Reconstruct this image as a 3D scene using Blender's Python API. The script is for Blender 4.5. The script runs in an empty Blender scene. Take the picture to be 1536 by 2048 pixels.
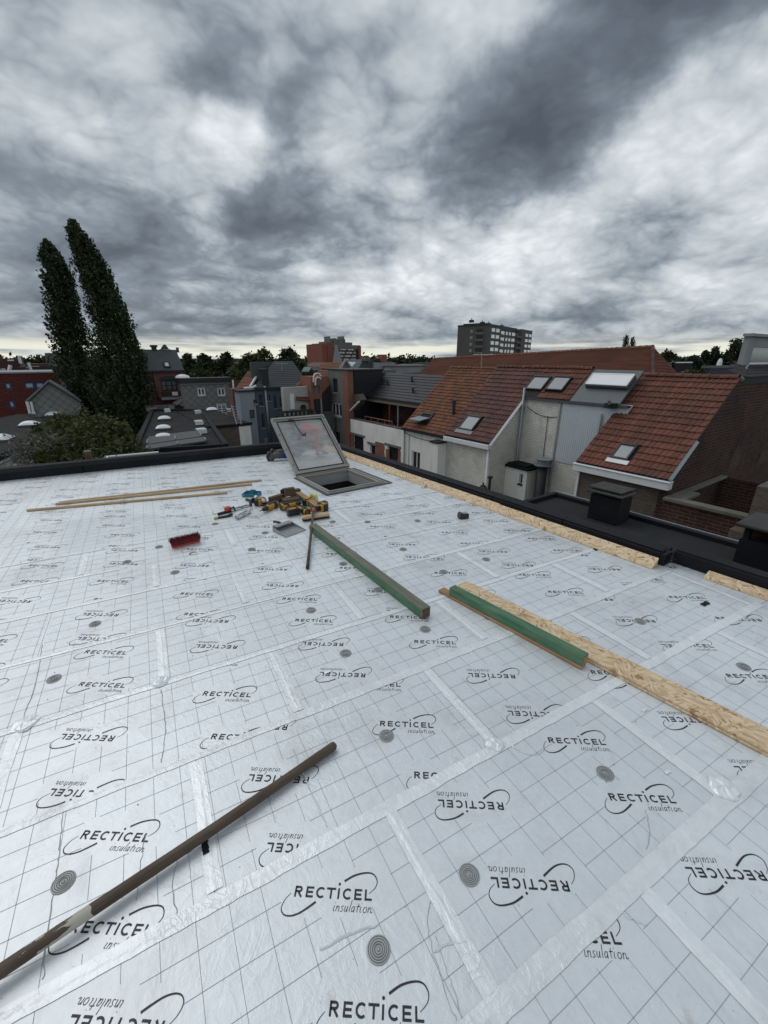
import bpy, bmesh, math, random
import numpy as np
from mathutils import Vector, Matrix
random.seed(7); rng = np.random.default_rng(7)
SC = bpy.context.scene; COL = SC.collection

# ---------------------------------------------------------------- camera
FPX = 849.; PITCH = math.atan((1024-715)/FPX); YAW = math.radians(-35.2); EYE = 1.65
cam = bpy.data.objects.new('camera', bpy.data.cameras.new('camera')); COL.objects.link(cam)
cam.location = (0, 0, EYE); cam.rotation_euler = (math.pi/2-PITCH, 0, YAW)
cam.data.sensor_fit = 'HORIZONTAL'; cam.data.sensor_width = 36; cam.data.lens = FPX/1536*36
cam.data.clip_end = 6000; cam.data.clip_start = 0.02
SC.camera = cam
SC.view_settings.view_transform = 'Standard'; SC.view_settings.look = 'None'
SC.view_settings.exposure = 0.12; SC.view_settings.gamma = 1; SC.view_settings.use_curve_mapping = False

cp, sp = math.cos(PITCH), math.sin(PITCH); cy, sy = math.cos(YAW), math.sin(YAW)
def ray(px, py):
    x = (px-768)/FPX; y = -(py-1024)/FPX
    X, Y, Z = x, cp+y*sp, -sp+y*cp
    return Vector((X*cy-Y*sy, X*sy+Y*cy, Z))
CAMP = Vector((0, 0, EYE))
def atz(px, py, Z=0): r = ray(px, py); return CAMP + r*((Z-EYE)/r.z)
def atx(px, py, X): r = ray(px, py); return CAMP + r*(X/r.x)
def aty(px, py, Y): r = ray(px, py); return CAMP + r*(Y/r.y)
def atd(px, py, D): r = ray(px, py); return CAMP + r*D       # D along the lens axis
def hd(px): r = ray(px, 715); r.z = 0; return r.normalized()

# ---------------------------------------------------------------- sky
SUN_EL, SUN_AZ = math.radians(52), math.radians(115)          # azimuth counter-clockwise from +x
world = bpy.data.worlds.new('World'); SC.world = world; world.use_nodes = True
class NT:
    def __init__(s, tree): s.t = tree; tree.nodes.clear()
    def n(s, kind, **kw):
        nd = s.t.nodes.new(kind)
        for k, v in kw.items():
            if k == 'i':
                for a, b in v.items():
                    if hasattr(b, 'is_output'): s.t.links.new(b, nd.inputs[a])
                    else: nd.inputs[a].default_value = b
            else: setattr(nd, k, v)
        return nd
    def m(s, op, a, b=0., c=None, clamp=False):
        i = {0: a, 1: b}
        if c is not None: i[2] = c
        return s.n('ShaderNodeMath', operation=op, use_clamp=clamp, i=i).outputs[0]
    def v(s, op, a, b=(0, 0, 0), out=0):
        return s.n('ShaderNodeVectorMath', operation=op, i={0: a, 1: b}).outputs[out]
    def ramp(s, f, stops, interp='LINEAR'):
        r = s.n('ShaderNodeValToRGB', i={0: f}); cr = r.color_ramp; cr.interpolation = interp
        while len(cr.elements) < len(stops): cr.elements.new(.5)
        for e, (p, c) in zip(cr.elements, stops): e.position = p; e.color = (*c, 1) if len(c) == 3 else c
        return r.outputs[0]
    def rampf(s, f, stops):
        return s.ramp(f, [(p, (c, c, c)) for p, c in stops])
    def mix(s, f, a, b, mode='MIX'):
        n = s.n('ShaderNodeMix', data_type='RGBA', blend_type=mode)
        for idx, val in ((0, f), (6, a), (7, b)):
            if hasattr(val, 'is_output'): s.t.links.new(val, n.inputs[idx])
            else: n.inputs[idx].default_value = val if idx == 0 else ((*val, 1) if len(val) == 3 else val)
        return n.outputs[2]
    def noise(s, vec, scale, detail=4, rough=.55, dist=0., out=0):
        return s.n('ShaderNodeTexNoise', i={'Vector': vec, 'Scale': scale, 'Detail': detail, 'Roughness': rough, 'Distortion': dist}).outputs[out]

w = NT(world.node_tree)
sky = w.n('ShaderNodeTexSky', sky_type='NISHITA', sun_disc=False, sun_elevation=SUN_EL, sun_rotation=math.pi/2-SUN_AZ, air_density=1.2, dust_density=3)
D0 = w.n('ShaderNodeTexCoord').outputs['Generated']
D = w.v('NORMALIZE', D0)
sep = w.n('ShaderNodeSeparateXYZ', i={0: D})
dz = w.m('MAXIMUM', sep.outputs[2], 0.0)
den = w.m('ADD', dz, 0.42)
P = w.v('DIVIDE', w.v('MULTIPLY', D, (1., 1., 1.55)), w.n('ShaderNodeCombineXYZ', i={0: den, 1: den, 2: den}).outputs[0])
def wn(vec, scale, detail, rough): return w.n('ShaderNodeTexNoise', i={'Vector': vec, 'Scale': scale, 'Detail': detail, 'Roughness': rough}).outputs['Color']
def scl(v, k): return w.n('ShaderNodeVectorMath', operation='SCALE', i={0: v, 'Scale': k}).outputs[0]
P2 = w.v('ADD', P, scl(w.v('SUBTRACT', wn(P, 2.2, 3, .5), (.5, .5, .5)), .26))
def billow(vec, sc, det, rough):    # rounded puffs: folded noise
    n = w.noise(vec, sc, det, rough)
    return w.m('SUBTRACT', 1.0, w.m('MULTIPLY', w.m('ABSOLUTE', w.m('SUBTRACT', n, .5)), 4.0))
def up(vec, k): return w.v('ADD', vec, (-.2*k, -.3*k, k))
big = w.noise(P2, 1.1, 4, .5)
mid = w.noise(P2, 2.7, 6, .5)
P3_ = w.v('ADD', P, scl(w.v('SUBTRACT', wn(P, 3.4, 4, .5), (.5, .5, .5)), .12))
turb = None; turbL = None
for k_, (sc_, wt_) in enumerate(((2.3, .50), (4.9, .28), (10.3, .15), (21., .085), (43., .045))):     # piled-up rounded heads
    for tag_ in (0, 1):
        n_ = w.n('ShaderNodeTexNoise', i={'Vector': w.v('ADD', P3_ if not tag_ else up(P3_, .045), (k_*3.7, k_*1.9, k_*5.3)), 'Scale': sc_, 'Detail': 0, 'Roughness': .5}).outputs[0]
        a_ = w.m('MULTIPLY', w.m('ABSOLUTE', w.m('SUBTRACT', n_, .5)), 4*wt_)
        if tag_ == 0: turb = a_ if turb is None else w.m('ADD', turb, a_)
        else: turbL = a_ if turbL is None else w.m('ADD', turbL, a_)
relief = w.m('ADD', w.m('MULTIPLY', w.m('SUBTRACT', turb, .45), .30), w.m('MULTIPLY', w.m('SUBTRACT', turb, turbL), .26))
# individual clouds, given by direction; the offsets bend their outlines
d1 = scl(w.v('SUBTRACT', wn(D, 2.6, 2, .5), (.5, .5, .5)), .08)
d2 = scl(w.v('SUBTRACT', wn(D, 8.0, 7, .6), (.5, .5, .5)), .13)
DW = w.v('NORMALIZE', w.v('ADD', w.v('ADD', D, d1), d2))
CL = [  # px, py, radius px, amplitude
 (960,290,85,-.42),(1060,250,100,-.42),(1150,160,95,-.38),(1260,60,100,-.34),(1330,0,90,-.2),(1030,130,50,-.16),(1400,-80,120,-.2),(100,150,160,-.08),(80,40,140,-.04),(150,260,60,-.10),(820,140,80,-.14),(640,250,60,-.08),(700,180,60,-.10),(1350,330,100,.12),(1250,330,70,.10),(1480,280,90,.08),(930,280,60,-.14),
 (1380,200,90,-.10),(1490,60,80,-.04),(1290,470,60,-.22),(1200,560,60,-.06),
 (430,50,75,-.30),(640,10,70,-.10),(600,230,50,-.22),(560,400,65,-.30),(635,420,45,-.28),(480,400,65,-.16),(380,330,60,-.10),(250,440,75,-.20),(360,500,80,-.22),(540,490,55,-.24),(720,490,55,-.26),
 (50,375,70,-.30),(20,300,50,-.2),(200,520,100,-.14),(60,540,100,-.20),(460,560,70,-.14),(620,590,70,-.10),(840,640,90,-.14),(1150,650,120,-.16),(1400,640,130,-.18),(500,620,100,-.10),(300,620,100,-.10),(150,470,60,-.12),
 (300,250,80,.12),(470,290,55,.18),(160,320,60,.12),(520,330,45,.18),(420,440,35,.26),(650,330,55,.12),(880,560,65,.18),(1060,545,75,.24),(1180,500,60,.16),(980,470,70,.10),(760,560,55,.18),(1440,540,80,.22),(1300,570,65,.24),(940,400,70,.12),(420,550,50,.20),(620,525,30,.20),(1110,450,45,.12),(690,590,40,.16),(380,590,30,.16)]
acc = None
for px, py, rr, amp in CL:
    d = ray(px, py); fl = d.length; d.normalize()
    ang = rr*.90/FPX/fl
    e = w.m('MULTIPLY', w.m('POWER', w.m('MULTIPLY', w.m('SUBTRACT', 1.0, w.v('DOT_PRODUCT', DW, tuple(d), out='Value')), 1.0/(ang*ang)), 1.6), -.75)
    acc = w.m('MULTIPLY_ADD', w.m('EXPONENT', e), amp, acc if acc is not None else 0.0)
base = w.rampf(sep.outputs[2], [(0, .59), (.06, .60), (.12, .65), (.3, .655), (.5, .62), (.8, .61), (1, .61)])
L = w.m('ADD', base, w.m('MULTIPLY', w.m('SUBTRACT', big, .5), .20))
L = w.m('ADD', L, w.m('MULTIPLY', w.m('SUBTRACT', mid, .5), .38))
L = w.m('ADD', L, relief)
# soft limit keeps form inside the darkest clouds
accs = w.m('MULTIPLY', w.m('TANGENT', 0.0), 1.0) if False else w.m('DIVIDE', acc, w.m('ADD', 1.0, w.m('MULTIPLY', w.m('ABSOLUTE', acc), .85)))
L = w.m('ADD', L, w.m('MULTIPLY', accs, 1.0), clamp=True)
ccol = w.ramp(L, [(0, (.075, .092, .115)), (.22, (.125, .150, .182)), (.42, (.215, .253, .298)), (.53, (.33, .375, .42)), (.62, (.435, .48, .52)), (.78, (.60, .645, .68)), (1, (.92, .94, .955))])
# pale clear band just over the horizon
hb = w.rampf(sep.outputs[2], [(0, 1), (.022, .9), (.045, 0)])
hn = w.rampf(w.noise(w.n('ShaderNodeCombineXYZ', i={0: w.m('MULTIPLY', sep.outputs[0], 2.2), 1: w.m('MULTIPLY', sep.outputs[1], 2.2), 2: w.m('MULTIPLY', sep.outputs[2], 34.)}).outputs[0], 1.6, 4, .55), [(.38, 0), (.56, 1)])
ccol = w.mix(w.m('MULTIPLY', hb, hn), ccol, (.84, .84, .72))
skyc = w.n('ShaderNodeVectorMath', operation='SCALE', i={0: sky.outputs[0], 'Scale': 0.08}).outputs[0]
ccol = w.mix(0.04, ccol, skyc)
bg = w.n('ShaderNodeBackground', i={0: ccol, 1: 1.0})
w.n('ShaderNodeOutputWorld', i={0: bg.outputs[0]})

sun = bpy.data.objects.new('sun', bpy.data.lights.new('sun', 'SUN')); COL.objects.link(sun)
sun.data.energy = 0.8; sun.data.angle = math.radians(48); sun.data.color = (1, .97, .93)
sd = Vector((math.cos(SUN_EL)*math.cos(SUN_AZ), math.cos(SUN_EL)*math.sin(SUN_AZ), math.sin(SUN_EL)))
sun.rotation_euler = sd.to_track_quat('Z', 'Y').to_euler()
sun.location = sd*60

# ---------------------------------------------------------------- materials
MATS = {}
def mat(name, col, rough=.8, metal=0., var=.15, vs=3., bump=.15, bs=40., spec=.5, obj_rand=0., island=0., dirt=None, ds=1.2, pre=None, emit=None, coat=0.):
    """general procedural surface: base colour with two scales of variation, optional soiling and relief"""
    if name in MATS: return MATS[name]
    m = bpy.data.materials.new(name); m.use_nodes = True; t = NT(m.node_tree)
    tc = t.n('ShaderNodeTexCoord').outputs['Object']
    oi = t.n('ShaderNodeObjectInfo')
    vec = t.v('ADD', tc, oi.outputs['Location'])
    c = (*col, 1)
    n1 = t.noise(vec, vs, 6, .6); n2 = t.noise(vec, vs*9, 4, .6)
    f = t.m('ADD', t.m('MULTIPLY', t.m('SUBTRACT', n1, .5), var*3.2), t.m('MULTIPLY', t.m('SUBTRACT', n2, .5), var*1.6))
    if obj_rand or island:
        r = oi.outputs['Random']
        if island: r = t.m('FRACT', t.m('ADD', r, t.n('ShaderNodeNewGeometry').outputs['Random Per Island']))
        f = t.m('ADD', f, t.m('MULTIPLY', t.m('SUBTRACT', r, .5), max(obj_rand, island)))
    k = t.m('ADD', f, 1.0)
    k = t.m('MAXIMUM', k, .15)
    colr = t.n('ShaderNodeVectorMath', operation='SCALE', i={0: c[:3], 'Scale': k}).outputs[0]
    if pre: colr = pre(t, vec, colr)
    if dirt:
        dvec = t.v('MULTIPLY', vec, (1., 1., .28)) if 'plaster' in name or 'render' in name or 'paint' in name else vec
        dn = t.rampf(t.noise(dvec, ds*(1.6 if 'plaster' in name else 1.), 8, .65, .4), [(.48, 0), (.68, 1)])
        colr = t.mix(t.m('MULTIPLY', dn, dirt[1]), colr, dirt[0])
    b = t.n('ShaderNodeBsdfPrincipled', i={'Base Color': colr, 'Metallic': metal, 'Specular IOR Level': spec, 'Coat Weight': coat})
    rn = t.m('ADD', t.m('MULTIPLY', t.m('SUBTRACT', n2, .5), .25), rough, clamp=True)
    t.t.links.new(rn, b.inputs['Roughness'])
    if bump:
        bn = t.n('ShaderNodeBump', i={'Height': t.noise(vec, bs, 5, .6), 'Strength': bump, 'Distance': .02})
        t.t.links.new(bn.outputs[0], b.inputs['Normal'])
    if emit: b.inputs['Emission Color'].default_value = (*emit[0], 1); b.inputs['Emission Strength'].default_value = emit[1]
    t.n('ShaderNodeOutputMaterial', i={0: b.outputs[0]})
    MATS[name] = m; return m

def brick_mat(name, c1, c2, mortar, size=1., var=.3, bump=.6, dirt=None, moss=None):
    if name in MATS: return MATS[name]
    m = bpy.data.materials.new(name); m.use_nodes = True; t = NT(m.node_tree)
    tc = t.n('ShaderNodeTexCoord').outputs['Object']
    vec = t.v('ADD', tc, t.n('ShaderNodeObjectInfo').outputs['Location'])
    s = t.n('ShaderNodeSeparateXYZ', i={0: vec})
    uv = t.n('ShaderNodeCombineXYZ', i={0: t.m('ADD', s.outputs[0], s.outputs[1]), 1: s.outputs[2], 2: 0.}).outputs[0]
    wv = t.v('ADD', uv, t.n('ShaderNodeVectorMath', operation='SCALE', i={0: t.v('SUBTRACT', t.noise(vec, 2.5, 3, out='Color'), (.5, .5, .5)), 'Scale': .035}).outputs[0])
    bt = t.n('ShaderNodeTexBrick', i={'Vector': wv, 'Color1': (*c1, 1), 'Color2': (*c2, 1), 'Mortar': (*mortar, 1), 'Scale': 1., 'Mortar Size': .012*size, 'Mortar Smooth': .3, 'Bias': -.1, 'Brick Width': .22*size, 'Row Height': .075*size})
    k = t.m('ADD', 1., t.m('ADD', t.m('MULTIPLY', t.m('SUBTRACT', t.noise(vec, .9, 7, .65), .5), var*3), t.m('MULTIPLY', t.m('SUBTRACT', t.noise(vec, 9, 4, .6), .5), var*2)))
    k = t.m('MAXIMUM', k, .2)
    colr = t.n('ShaderNodeVectorMath', operation='SCALE', i={0: bt.outputs[0], 'Scale': k}).outputs[0]
    if dirt:
        dn = t.rampf(t.noise(vec, .8, 8, .65, .5), [(.47, 0), (.62, 1)])
        colr = t.mix(t.m('MULTIPLY', dn, dirt[1]), colr, dirt[0])
    b = t.n('ShaderNodeBsdfPrincipled', i={'Base Color': colr, 'Roughness': .9, 'Specular IOR Level': .2})
    h = t.m('ADD', t.m('MULTIPLY', bt.outputs[1], -1.), t.m('MULTIPLY', t.noise(vec, 30, 4), .5))
    bn = t.n('ShaderNodeBump', i={'Height': h, 'Strength': bump, 'Distance': .02})
    t.t.links.new(bn.outputs[0], b.inputs['Normal'])
    t.n('ShaderNodeOutputMaterial', i={0: b.outputs[0]})
    MATS[name] = m; return m

def foil_mat(name, col, rough, bump, tape=False):
    m = bpy.data.materials.new(name); m.use_nodes = True; t = NT(m.node_tree)
    tc = t.n('ShaderNodeTexCoord').outputs['Object']; oi = t.n('ShaderNodeObjectInfo')
    off = t.n('ShaderNodeVectorMath', operation='SCALE', i={0: (37., 91., 13.), 'Scale': oi.outputs['Random']}).outputs[0]
    vec = t.v('ADD', tc, off)
    geo = t.n('ShaderNodeNewGeometry').outputs['Position']
    patch = t.noise(geo, 1.1, 7, .62, .3)
    fine = t.noise(vec, 26, 5, .65)
    stain = t.rampf(t.noise(geo, 2.3, 9, .72, .8), [(.52, 0), (.70, 1)])
    f = t.m('ADD', 1., t.m('ADD', t.m('MULTIPLY', t.m('SUBTRACT', patch, .5), .34), t.m('MULTIPLY', t.m('SUBTRACT', fine, .5), .16 if not tape else .3)))
    f = t.m('ADD', f, t.m('MULTIPLY', t.m('SUBTRACT', oi.outputs['Random'], .5), .10))
    colr = t.n('ShaderNodeVectorMath', operation='SCALE', i={0: col, 'Scale': f}).outputs[0]
    colr = t.mix(t.m('MULTIPLY', stain, .34), colr, (.36, .37, .37))
    sc1 = t.rampf(t.noise(t.v('MULTIPLY', geo, (2.2, 9., 1.)), 1.6, 8, .7, .6), [(.60, 0), (.70, 1)]); sc2 = t.rampf(t.noise(geo, 5.5, 7, .7, .5), [(.63, 0), (.70, 1)])
    colr = t.mix(t.m('MULTIPLY', sc1, .30), colr, (.88, .90, .92)); colr = t.mix(t.m('MULTIPLY', sc2, .38), colr, (.40, .37, .33))
    speck = t.rampf(t.noise(geo, 60, 2, .5), [(.74, 0), (.78, 1)])
    colr = t.mix(t.m('MULTIPLY', speck, .45), colr, (.22, .21, .19))
    if tape: # crinkled tape: noise paints pale glints into the colour
        cr = t.n('ShaderNodeTexNoise', i={'Vector': t.v('MULTIPLY', vec, (1., 1., 1.)), 'Scale': 55, 'Detail': 6, 'Roughness': .7, 'Distortion': 1.2}).outputs[0]
        colr = t.mix(t.m('MULTIPLY', t.rampf(cr, [(.55, 0), (.74, 1)]), .30), colr, (.90, .93, .95))
    b = t.n('ShaderNodeBsdfPrincipled', i={'Base Color': colr, 'Metallic': .42 if not tape else .35, 'Specular IOR Level': .5})
    rr = t.m('ADD', rough, t.m('MULTIPLY', t.m('SUBTRACT', patch, .5), .25), clamp=True)
    t.t.links.new(rr, b.inputs['Roughness'])
    w1 = t.n('ShaderNodeTexNoise', i={'Vector': vec, 'Scale': 7., 'Detail': 5, 'Roughness': .55, 'Distortion': 1.6}).outputs[0]
    ridge = t.m('POWER', t.m('SUBTRACT', 1., t.m('ABSOLUTE', t.m('MULTIPLY', t.m('SUBTRACT', w1, .5), 4.))), 5.)   # long creases
    w2 = t.n('ShaderNodeTexNoise', i={'Vector': t.v('MULTIPLY', vec, (1.6, .8, 1)), 'Scale': 18., 'Detail': 6, 'Roughness': .6, 'Distortion': .9}).outputs[0]
    msk = t.rampf(t.noise(geo, 1.7, 3), [(.42, .15), (.62, 1)])
    h = t.m('ADD', t.m('MULTIPLY', t.m('MULTIPLY', ridge, msk), .35), t.m('MULTIPLY', w2, t.m('ADD', .35, msk)))
    h = t.m('ADD', h, t.m('MULTIPLY', patch, .8))
    bn = t.n('ShaderNodeBump', i={'Height': h, 'Strength': bump, 'Distance': .012})
    t.t.links.new(bn.outputs[0], b.inputs['Normal'])
    t.n('ShaderNodeOutputMaterial', i={0: b.outputs[0]})
    MATS[name] = m; return m

def osb_mat():
    m = bpy.data.materials.new('osb'); m.use_nodes = True; t = NT(m.node_tree)
    tc = t.n('ShaderNodeTexCoord').outputs['Object']
    def flakes(sc, rot, seed):
        rv = t.n('ShaderNodeVectorRotate', rotation_type='Z_AXIS', i={'Vector': tc, 'Angle': rot}).outputs[0]
        rv = t.v('ADD', rv, t.n('ShaderNodeVectorMath', operation='SCALE', i={0: t.v('SUBTRACT', t.noise(tc, 14, 2, out='Color'), (.5, .5, .5)), 'Scale': .016}).outputs[0])
        mp = t.v('ADD', t.v('MULTIPLY', rv, (sc, sc*3.6, sc)), (seed, seed*2., 0.))
        vn = t.n('ShaderNodeTexVoronoi', i={'Vector': mp, 'Scale': 1., 'Randomness': 1.})
        return t.n('ShaderNodeSeparateColor', i={0: vn.outputs['Color']}).outputs[0], vn.outputs['Distance']
    a, da = flakes(22, .35, 0); b_, db = flakes(20, 1.25, 3); c_, dc = flakes(26, 2.3, 7)
    sel = t.rampf(t.noise(tc, 11, 3, .6), [(.44, 0), (.48, 1)]); sel2 = t.rampf(t.noise(t.v('ADD', tc, (3., 1., 0.)), 9, 3, .6), [(.52, 0), (.56, 1)])
    v = t.m('ADD', t.m('MULTIPLY', a, t.m('SUBTRACT', 1., sel)), t.m('MULTIPLY', b_, sel)); v = t.m('ADD', t.m('MULTIPLY', v, t.m('SUBTRACT', 1., sel2)), t.m('MULTIPLY', c_, sel2))
    colr = t.ramp(v, [(.0, (.34, .20, .10)), (.12, (.56, .40, .24)), (.5, (.70, .54, .35)), (.9, (.80, .65, .46))])
    fib = t.noise(t.v('MULTIPLY', tc, (12, 90, 20)), 3, 4)
    colr = t.mix(t.m('MULTIPLY', fib, .25), colr, (.34, .21, .11))
    b = t.n('ShaderNodeBsdfPrincipled', i={'Base Color': colr, 'Roughness': .75, 'Specular IOR Level': .3})
    bn = t.n('ShaderNodeBump', i={'Height': t.m('ADD', v, t.m('MULTIPLY', da, .4)), 'Strength': .5, 'Distance': .004})
    t.t.links.new(bn.outputs[0], b.inputs['Normal'])
    t.n('ShaderNodeOutputMaterial', i={0: b.outputs[0]}); MATS['osb'] = m; return m

def wood_mat(name, c1, c2, worn=None, rough=.7, axis=0, amt=.5):
    """long grain along local x, with a worn or stained second colour"""
    m = bpy.data.materials.new(name); m.use_nodes = True; t = NT(m.node_tree)
    tc = t.n('ShaderNodeTexCoord').outputs['Object']
    off = t.n('ShaderNodeVectorMath', operation='SCALE', i={0: (31., 17., 5.), 'Scale': t.n('ShaderNodeObjectInfo').outputs['Random']}).outputs[0]
    tc = t.v('ADD', tc, off)
    g = t.noise(t.v('MULTIPLY', tc, (2.2, 60, 60)), 1.3, 5, .6, .6)
    kn = t.noise(t.v('MULTIPLY', tc, (4, 14, 14)), 1., 3, .5, 1.5)
    v = t.m('ADD', t.m('MULTIPLY', g, .6), t.m('MULTIPLY', kn, .4))
    colr = t.ramp(v, [(.3, c1), (.65, c2)])
    if worn:
        wn = t.rampf(t.noise(t.v('MULTIPLY', tc, (3, 9, 9)), 1.5, 7, .7, .3), [(.46, 0), (.62, 1)])
        colr = t.mix(t.m('MULTIPLY', wn, amt), colr, worn)
    b = t.n('ShaderNodeBsdfPrincipled', i={'Base Color': colr, 'Roughness': rough, 'Specular IOR Level': .4})
    bn = t.n('ShaderNodeBump', i={'Height': v, 'Strength': .45, 'Distance': .004})
    t.t.links.new(bn.outputs[0], b.inputs['Normal'])
    t.n('ShaderNodeOutputMaterial', i={0: b.outputs[0]}); MATS[name] = m; return m

def leaf_mat(name, c1, c2, c3):
    m = bpy.data.materials.new(name); m.use_nodes = True; t = NT(m.node_tree)
    r = t.n('ShaderNodeNewGeometry').outputs['Random Per Island']
    tc = t.n('ShaderNodeTexCoord').outputs['Object']
    v = t.m('ADD', t.m('MULTIPLY', r, .6), t.m('MULTIPLY', t.noise(tc, .8, 3), .4))
    colr = t.ramp(v, [(.2, c1), (.55, c2), (.85, c3)])
    b = t.n('ShaderNodeBsdfPrincipled', i={'Base Color': colr, 'Roughness': .6, 'Specular IOR Level': .3})
    tr = t.n('ShaderNodeBsdfTranslucent', i={0: colr})
    mx = t.n('ShaderNodeMixShader', i={0: .25, 1: b.outputs[0], 2: tr.outputs[0]})
    t.n('ShaderNodeOutputMaterial', i={0: mx.outputs[0]}); MATS[name] = m; return m

def glass_mat(name, col, rough=.08, spec=.8):
    return mat(name, col, rough, 0., .12, 1.2, 0.03, 3, spec)
def film_mat():
    m = bpy.data.materials.new('dusty_acrylic'); m.use_nodes = True; t = NT(m.node_tree)
    tc = t.n('ShaderNodeTexCoord').outputs['Object']
    n = t.noise(t.v('MULTIPLY', tc, (2.5, 2.5, 6)), 1.6, 7, .6, 1.5)
    k = t.rampf(n, [(.3, .40), (.5, .58), (.7, .76)])
    tr = t.n('ShaderNodeBsdfTransparent', i={0: (.80, .83, .84, 1)})
    rf = t.n('ShaderNodeBsdfRefraction', i={'Color': (.85, .87, .88, 1), 'Roughness': .12, 'IOR': 1.02})
    df = t.n('ShaderNodeBsdfDiffuse', i={0: (.50, .50, .485, 1)})
    gl = t.n('ShaderNodeBsdfGlossy', i={0: (.9, .9, .9, 1), 'Roughness': .18})
    bn = t.n('ShaderNodeBump', i={'Height': n, 'Strength': .5, 'Distance': .04})
    t.t.links.new(bn.outputs[0], gl.inputs['Normal'])
    a = t.n('ShaderNodeMixShader', i={0: .6, 1: tr.outputs[0], 2: rf.outputs[0]})
    b = t.n('ShaderNodeMixShader', i={0: k, 1: a.outputs[0], 2: df.outputs[0]})
    fr = t.n('ShaderNodeFresnel', i={'IOR': 1.45})
    c = t.n('ShaderNodeMixShader', i={0: t.m('MULTIPLY', fr.outputs[0], .8), 1: b.outputs[0], 2: gl.outputs[0]})
    t.n('ShaderNodeOutputMaterial', i={0: c.outputs[0]}); MATS['film'] = m; return m

FOIL = foil_mat('foil_facing', (.745, .785, .815), .47, .19)
TAPE = foil_mat('aluminium_tape', (.83, .865, .89), .40, .40, True)
INK = mat('black_print', (.016, .019, .026), .5, 0, .2, 6, 0)
GRIDINK = mat('grey_print', (.30, .325, .35), .5, 0, .3, 9, 0)
FOAM = mat('foam_core', (.62, .52, .30), .9)
OSB = osb_mat()
GREENW = wood_mat('green_treated_wood', (.035, .115, .062), (.075, .20, .115), (.19, .23, .14), .65, amt=.45)
GREYGREENW = wood_mat('weathered_green_wood', (.11, .115, .085), (.20, .20, .155), (.06, .13, .085), .7, amt=.45)
RAWW = wood_mat('raw_timber', (.30, .15, .07), (.50, .30, .16), (.22, .13, .07), .75)
PALEW = wood_mat('pale_batten_wood', (.42, .29, .16), (.58, .43, .26), (.35, .24, .13), .7, amt=.3)
BROWNW = wood_mat('brown_wood', (.085, .05, .032), (.16, .10, .065), (.06, .04, .03), .8)
POLEW = wood_mat('dark_pole_wood', (.045, .029, .019), (.10, .066, .044), (.14, .105, .08), .55, amt=.35)
BITU = mat('bitumen', (.011, .012, .015), .7, 0, .3, 2.5, .35, 60, .18, dirt=((.03, .03, .03), .4))
BITUG = mat('bitumen_grey', (.027, .028, .030), .9, 0, .2, 1.2, .3, 60, .15, dirt=((.048, .048, .048), .5))
SLATEROOF = mat('black_metal_tile', (.018, .020, .025), .5, .15, .12, 3, .1, 20, .5, obj_rand=.25, island=.25)
TILE_R = mat('red_brown_tile', (.150, .056, .036), .7, 0, .30, .9, .3, 25, .3, obj_rand=.38, island=.38, dirt=((.055, .038, .030), .6))
TILE_D = mat('dark_red_tile', (.105, .042, .031), .65, 0, .22, 1.3, .3, 25, .4, obj_rand=.6, island=.6, dirt=((.045, .03, .028), .5))
TILE_O = mat('orange_tile', (.190, .078, .044), .75, 0, .22, .9, .3, 25, .3, obj_rand=.45, island=.45, dirt=((.075, .050, .032), .75))
TILE_B = mat('black_tile', (.03, .028, .03), .8, 0, .2, 1.3, .3, 25, .3, obj_rand=.6, island=.6)
BR_DARK = brick_mat('dark_red_brick', (.085, .032, .025), (.045, .020, .018), (.105, .09, .08), 1.7, .35, 1.2, dirt=((.03, .02, .018), .5))
BR_BROWN = brick_mat('brown_brick', (.15, .115, .09), (.10, .075, .06), (.12, .11, .10), 1, .25)
BR_RED = brick_mat('red_brick', (.20, .075, .055), (.15, .055, .045), (.18, .15, .13), 1, .22)
BR_ORANGE = brick_mat('orange_brick', (.30, .10, .055), (.24, .08, .05), (.25, .20, .17), 1, .2)
BR_WHITE = brick_mat('white_painted_brick', (.83, .80, .73), (.74, .71, .64), (.56, .53, .47), 1.1, .12, 1.1, dirt=((.42, .39, .33), .45))
BR_REDFLAT = brick_mat('red_clad_brick', (.15, .045, .034), (.13, .040, .031), (.08, .03, .026), 3.2, .2)
PLASTER = mat('white_plaster', (.84, .82, .77), .85, 0, .07, .8, .25, 12, .2, dirt=((.38, .37, .34), .4), ds=.7)
PLASTER_G = mat('grey_render', (.30, .31, .32), .9, 0, .1, .8, .2, 12, .2, dirt=((.18, .18, .18), .4))
CEMENT = mat('cement_render', (.17, .165, .155), .95, 0, .2, .8, .4, 12, .2, dirt=((.09, .085, .08), .6))
BLUEW = mat('blue_grey_render', (.105, .135, .175), .85, 0, .12, .6, .2, 12, .2)
PALEBLUEW = mat('pale_grey_render', (.27, .29, .33), .85, 0, .1, .6, .2, 12, .2)
WHITEP = mat('white_paint', (.75, .76, .77), .5, 0, .05, 2, .05, 20, .4, dirt=((.5, .5, .48), .3))
GREYM = mat('grey_metal', (.30, .34, .37), .45, .5, .1, 2, .05)
ZINC = mat('zinc_sheet', (.10, .11, .12), .5, .4, .12, 2, .05)
STEEL = mat('steel', (.45, .46, .47), .35, .9, .1, 5, .1)
DARKM = mat('dark_metal', (.03, .03, .033), .5, .3, .15, 4, .1)
BLACKP = mat('black_plastic', (.014, .014, .016), .42, 0, .2, 8, .1, 60)
YELLOWP = mat('yellow_plastic', (.50, .25, .02), .45, 0, .1, 8, .05, 60)
TEALP = mat('teal_plastic', (.01, .16, .23), .45, 0, .1, 8, .05, 60)
REDP = mat('red_bristle', (.17, .012, .018), .6, 0, .25, 15, .2, 80, obj_rand=.2, island=.7)
REDPL = mat('red_plastic', (.50, .06, .03), .45)
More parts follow.
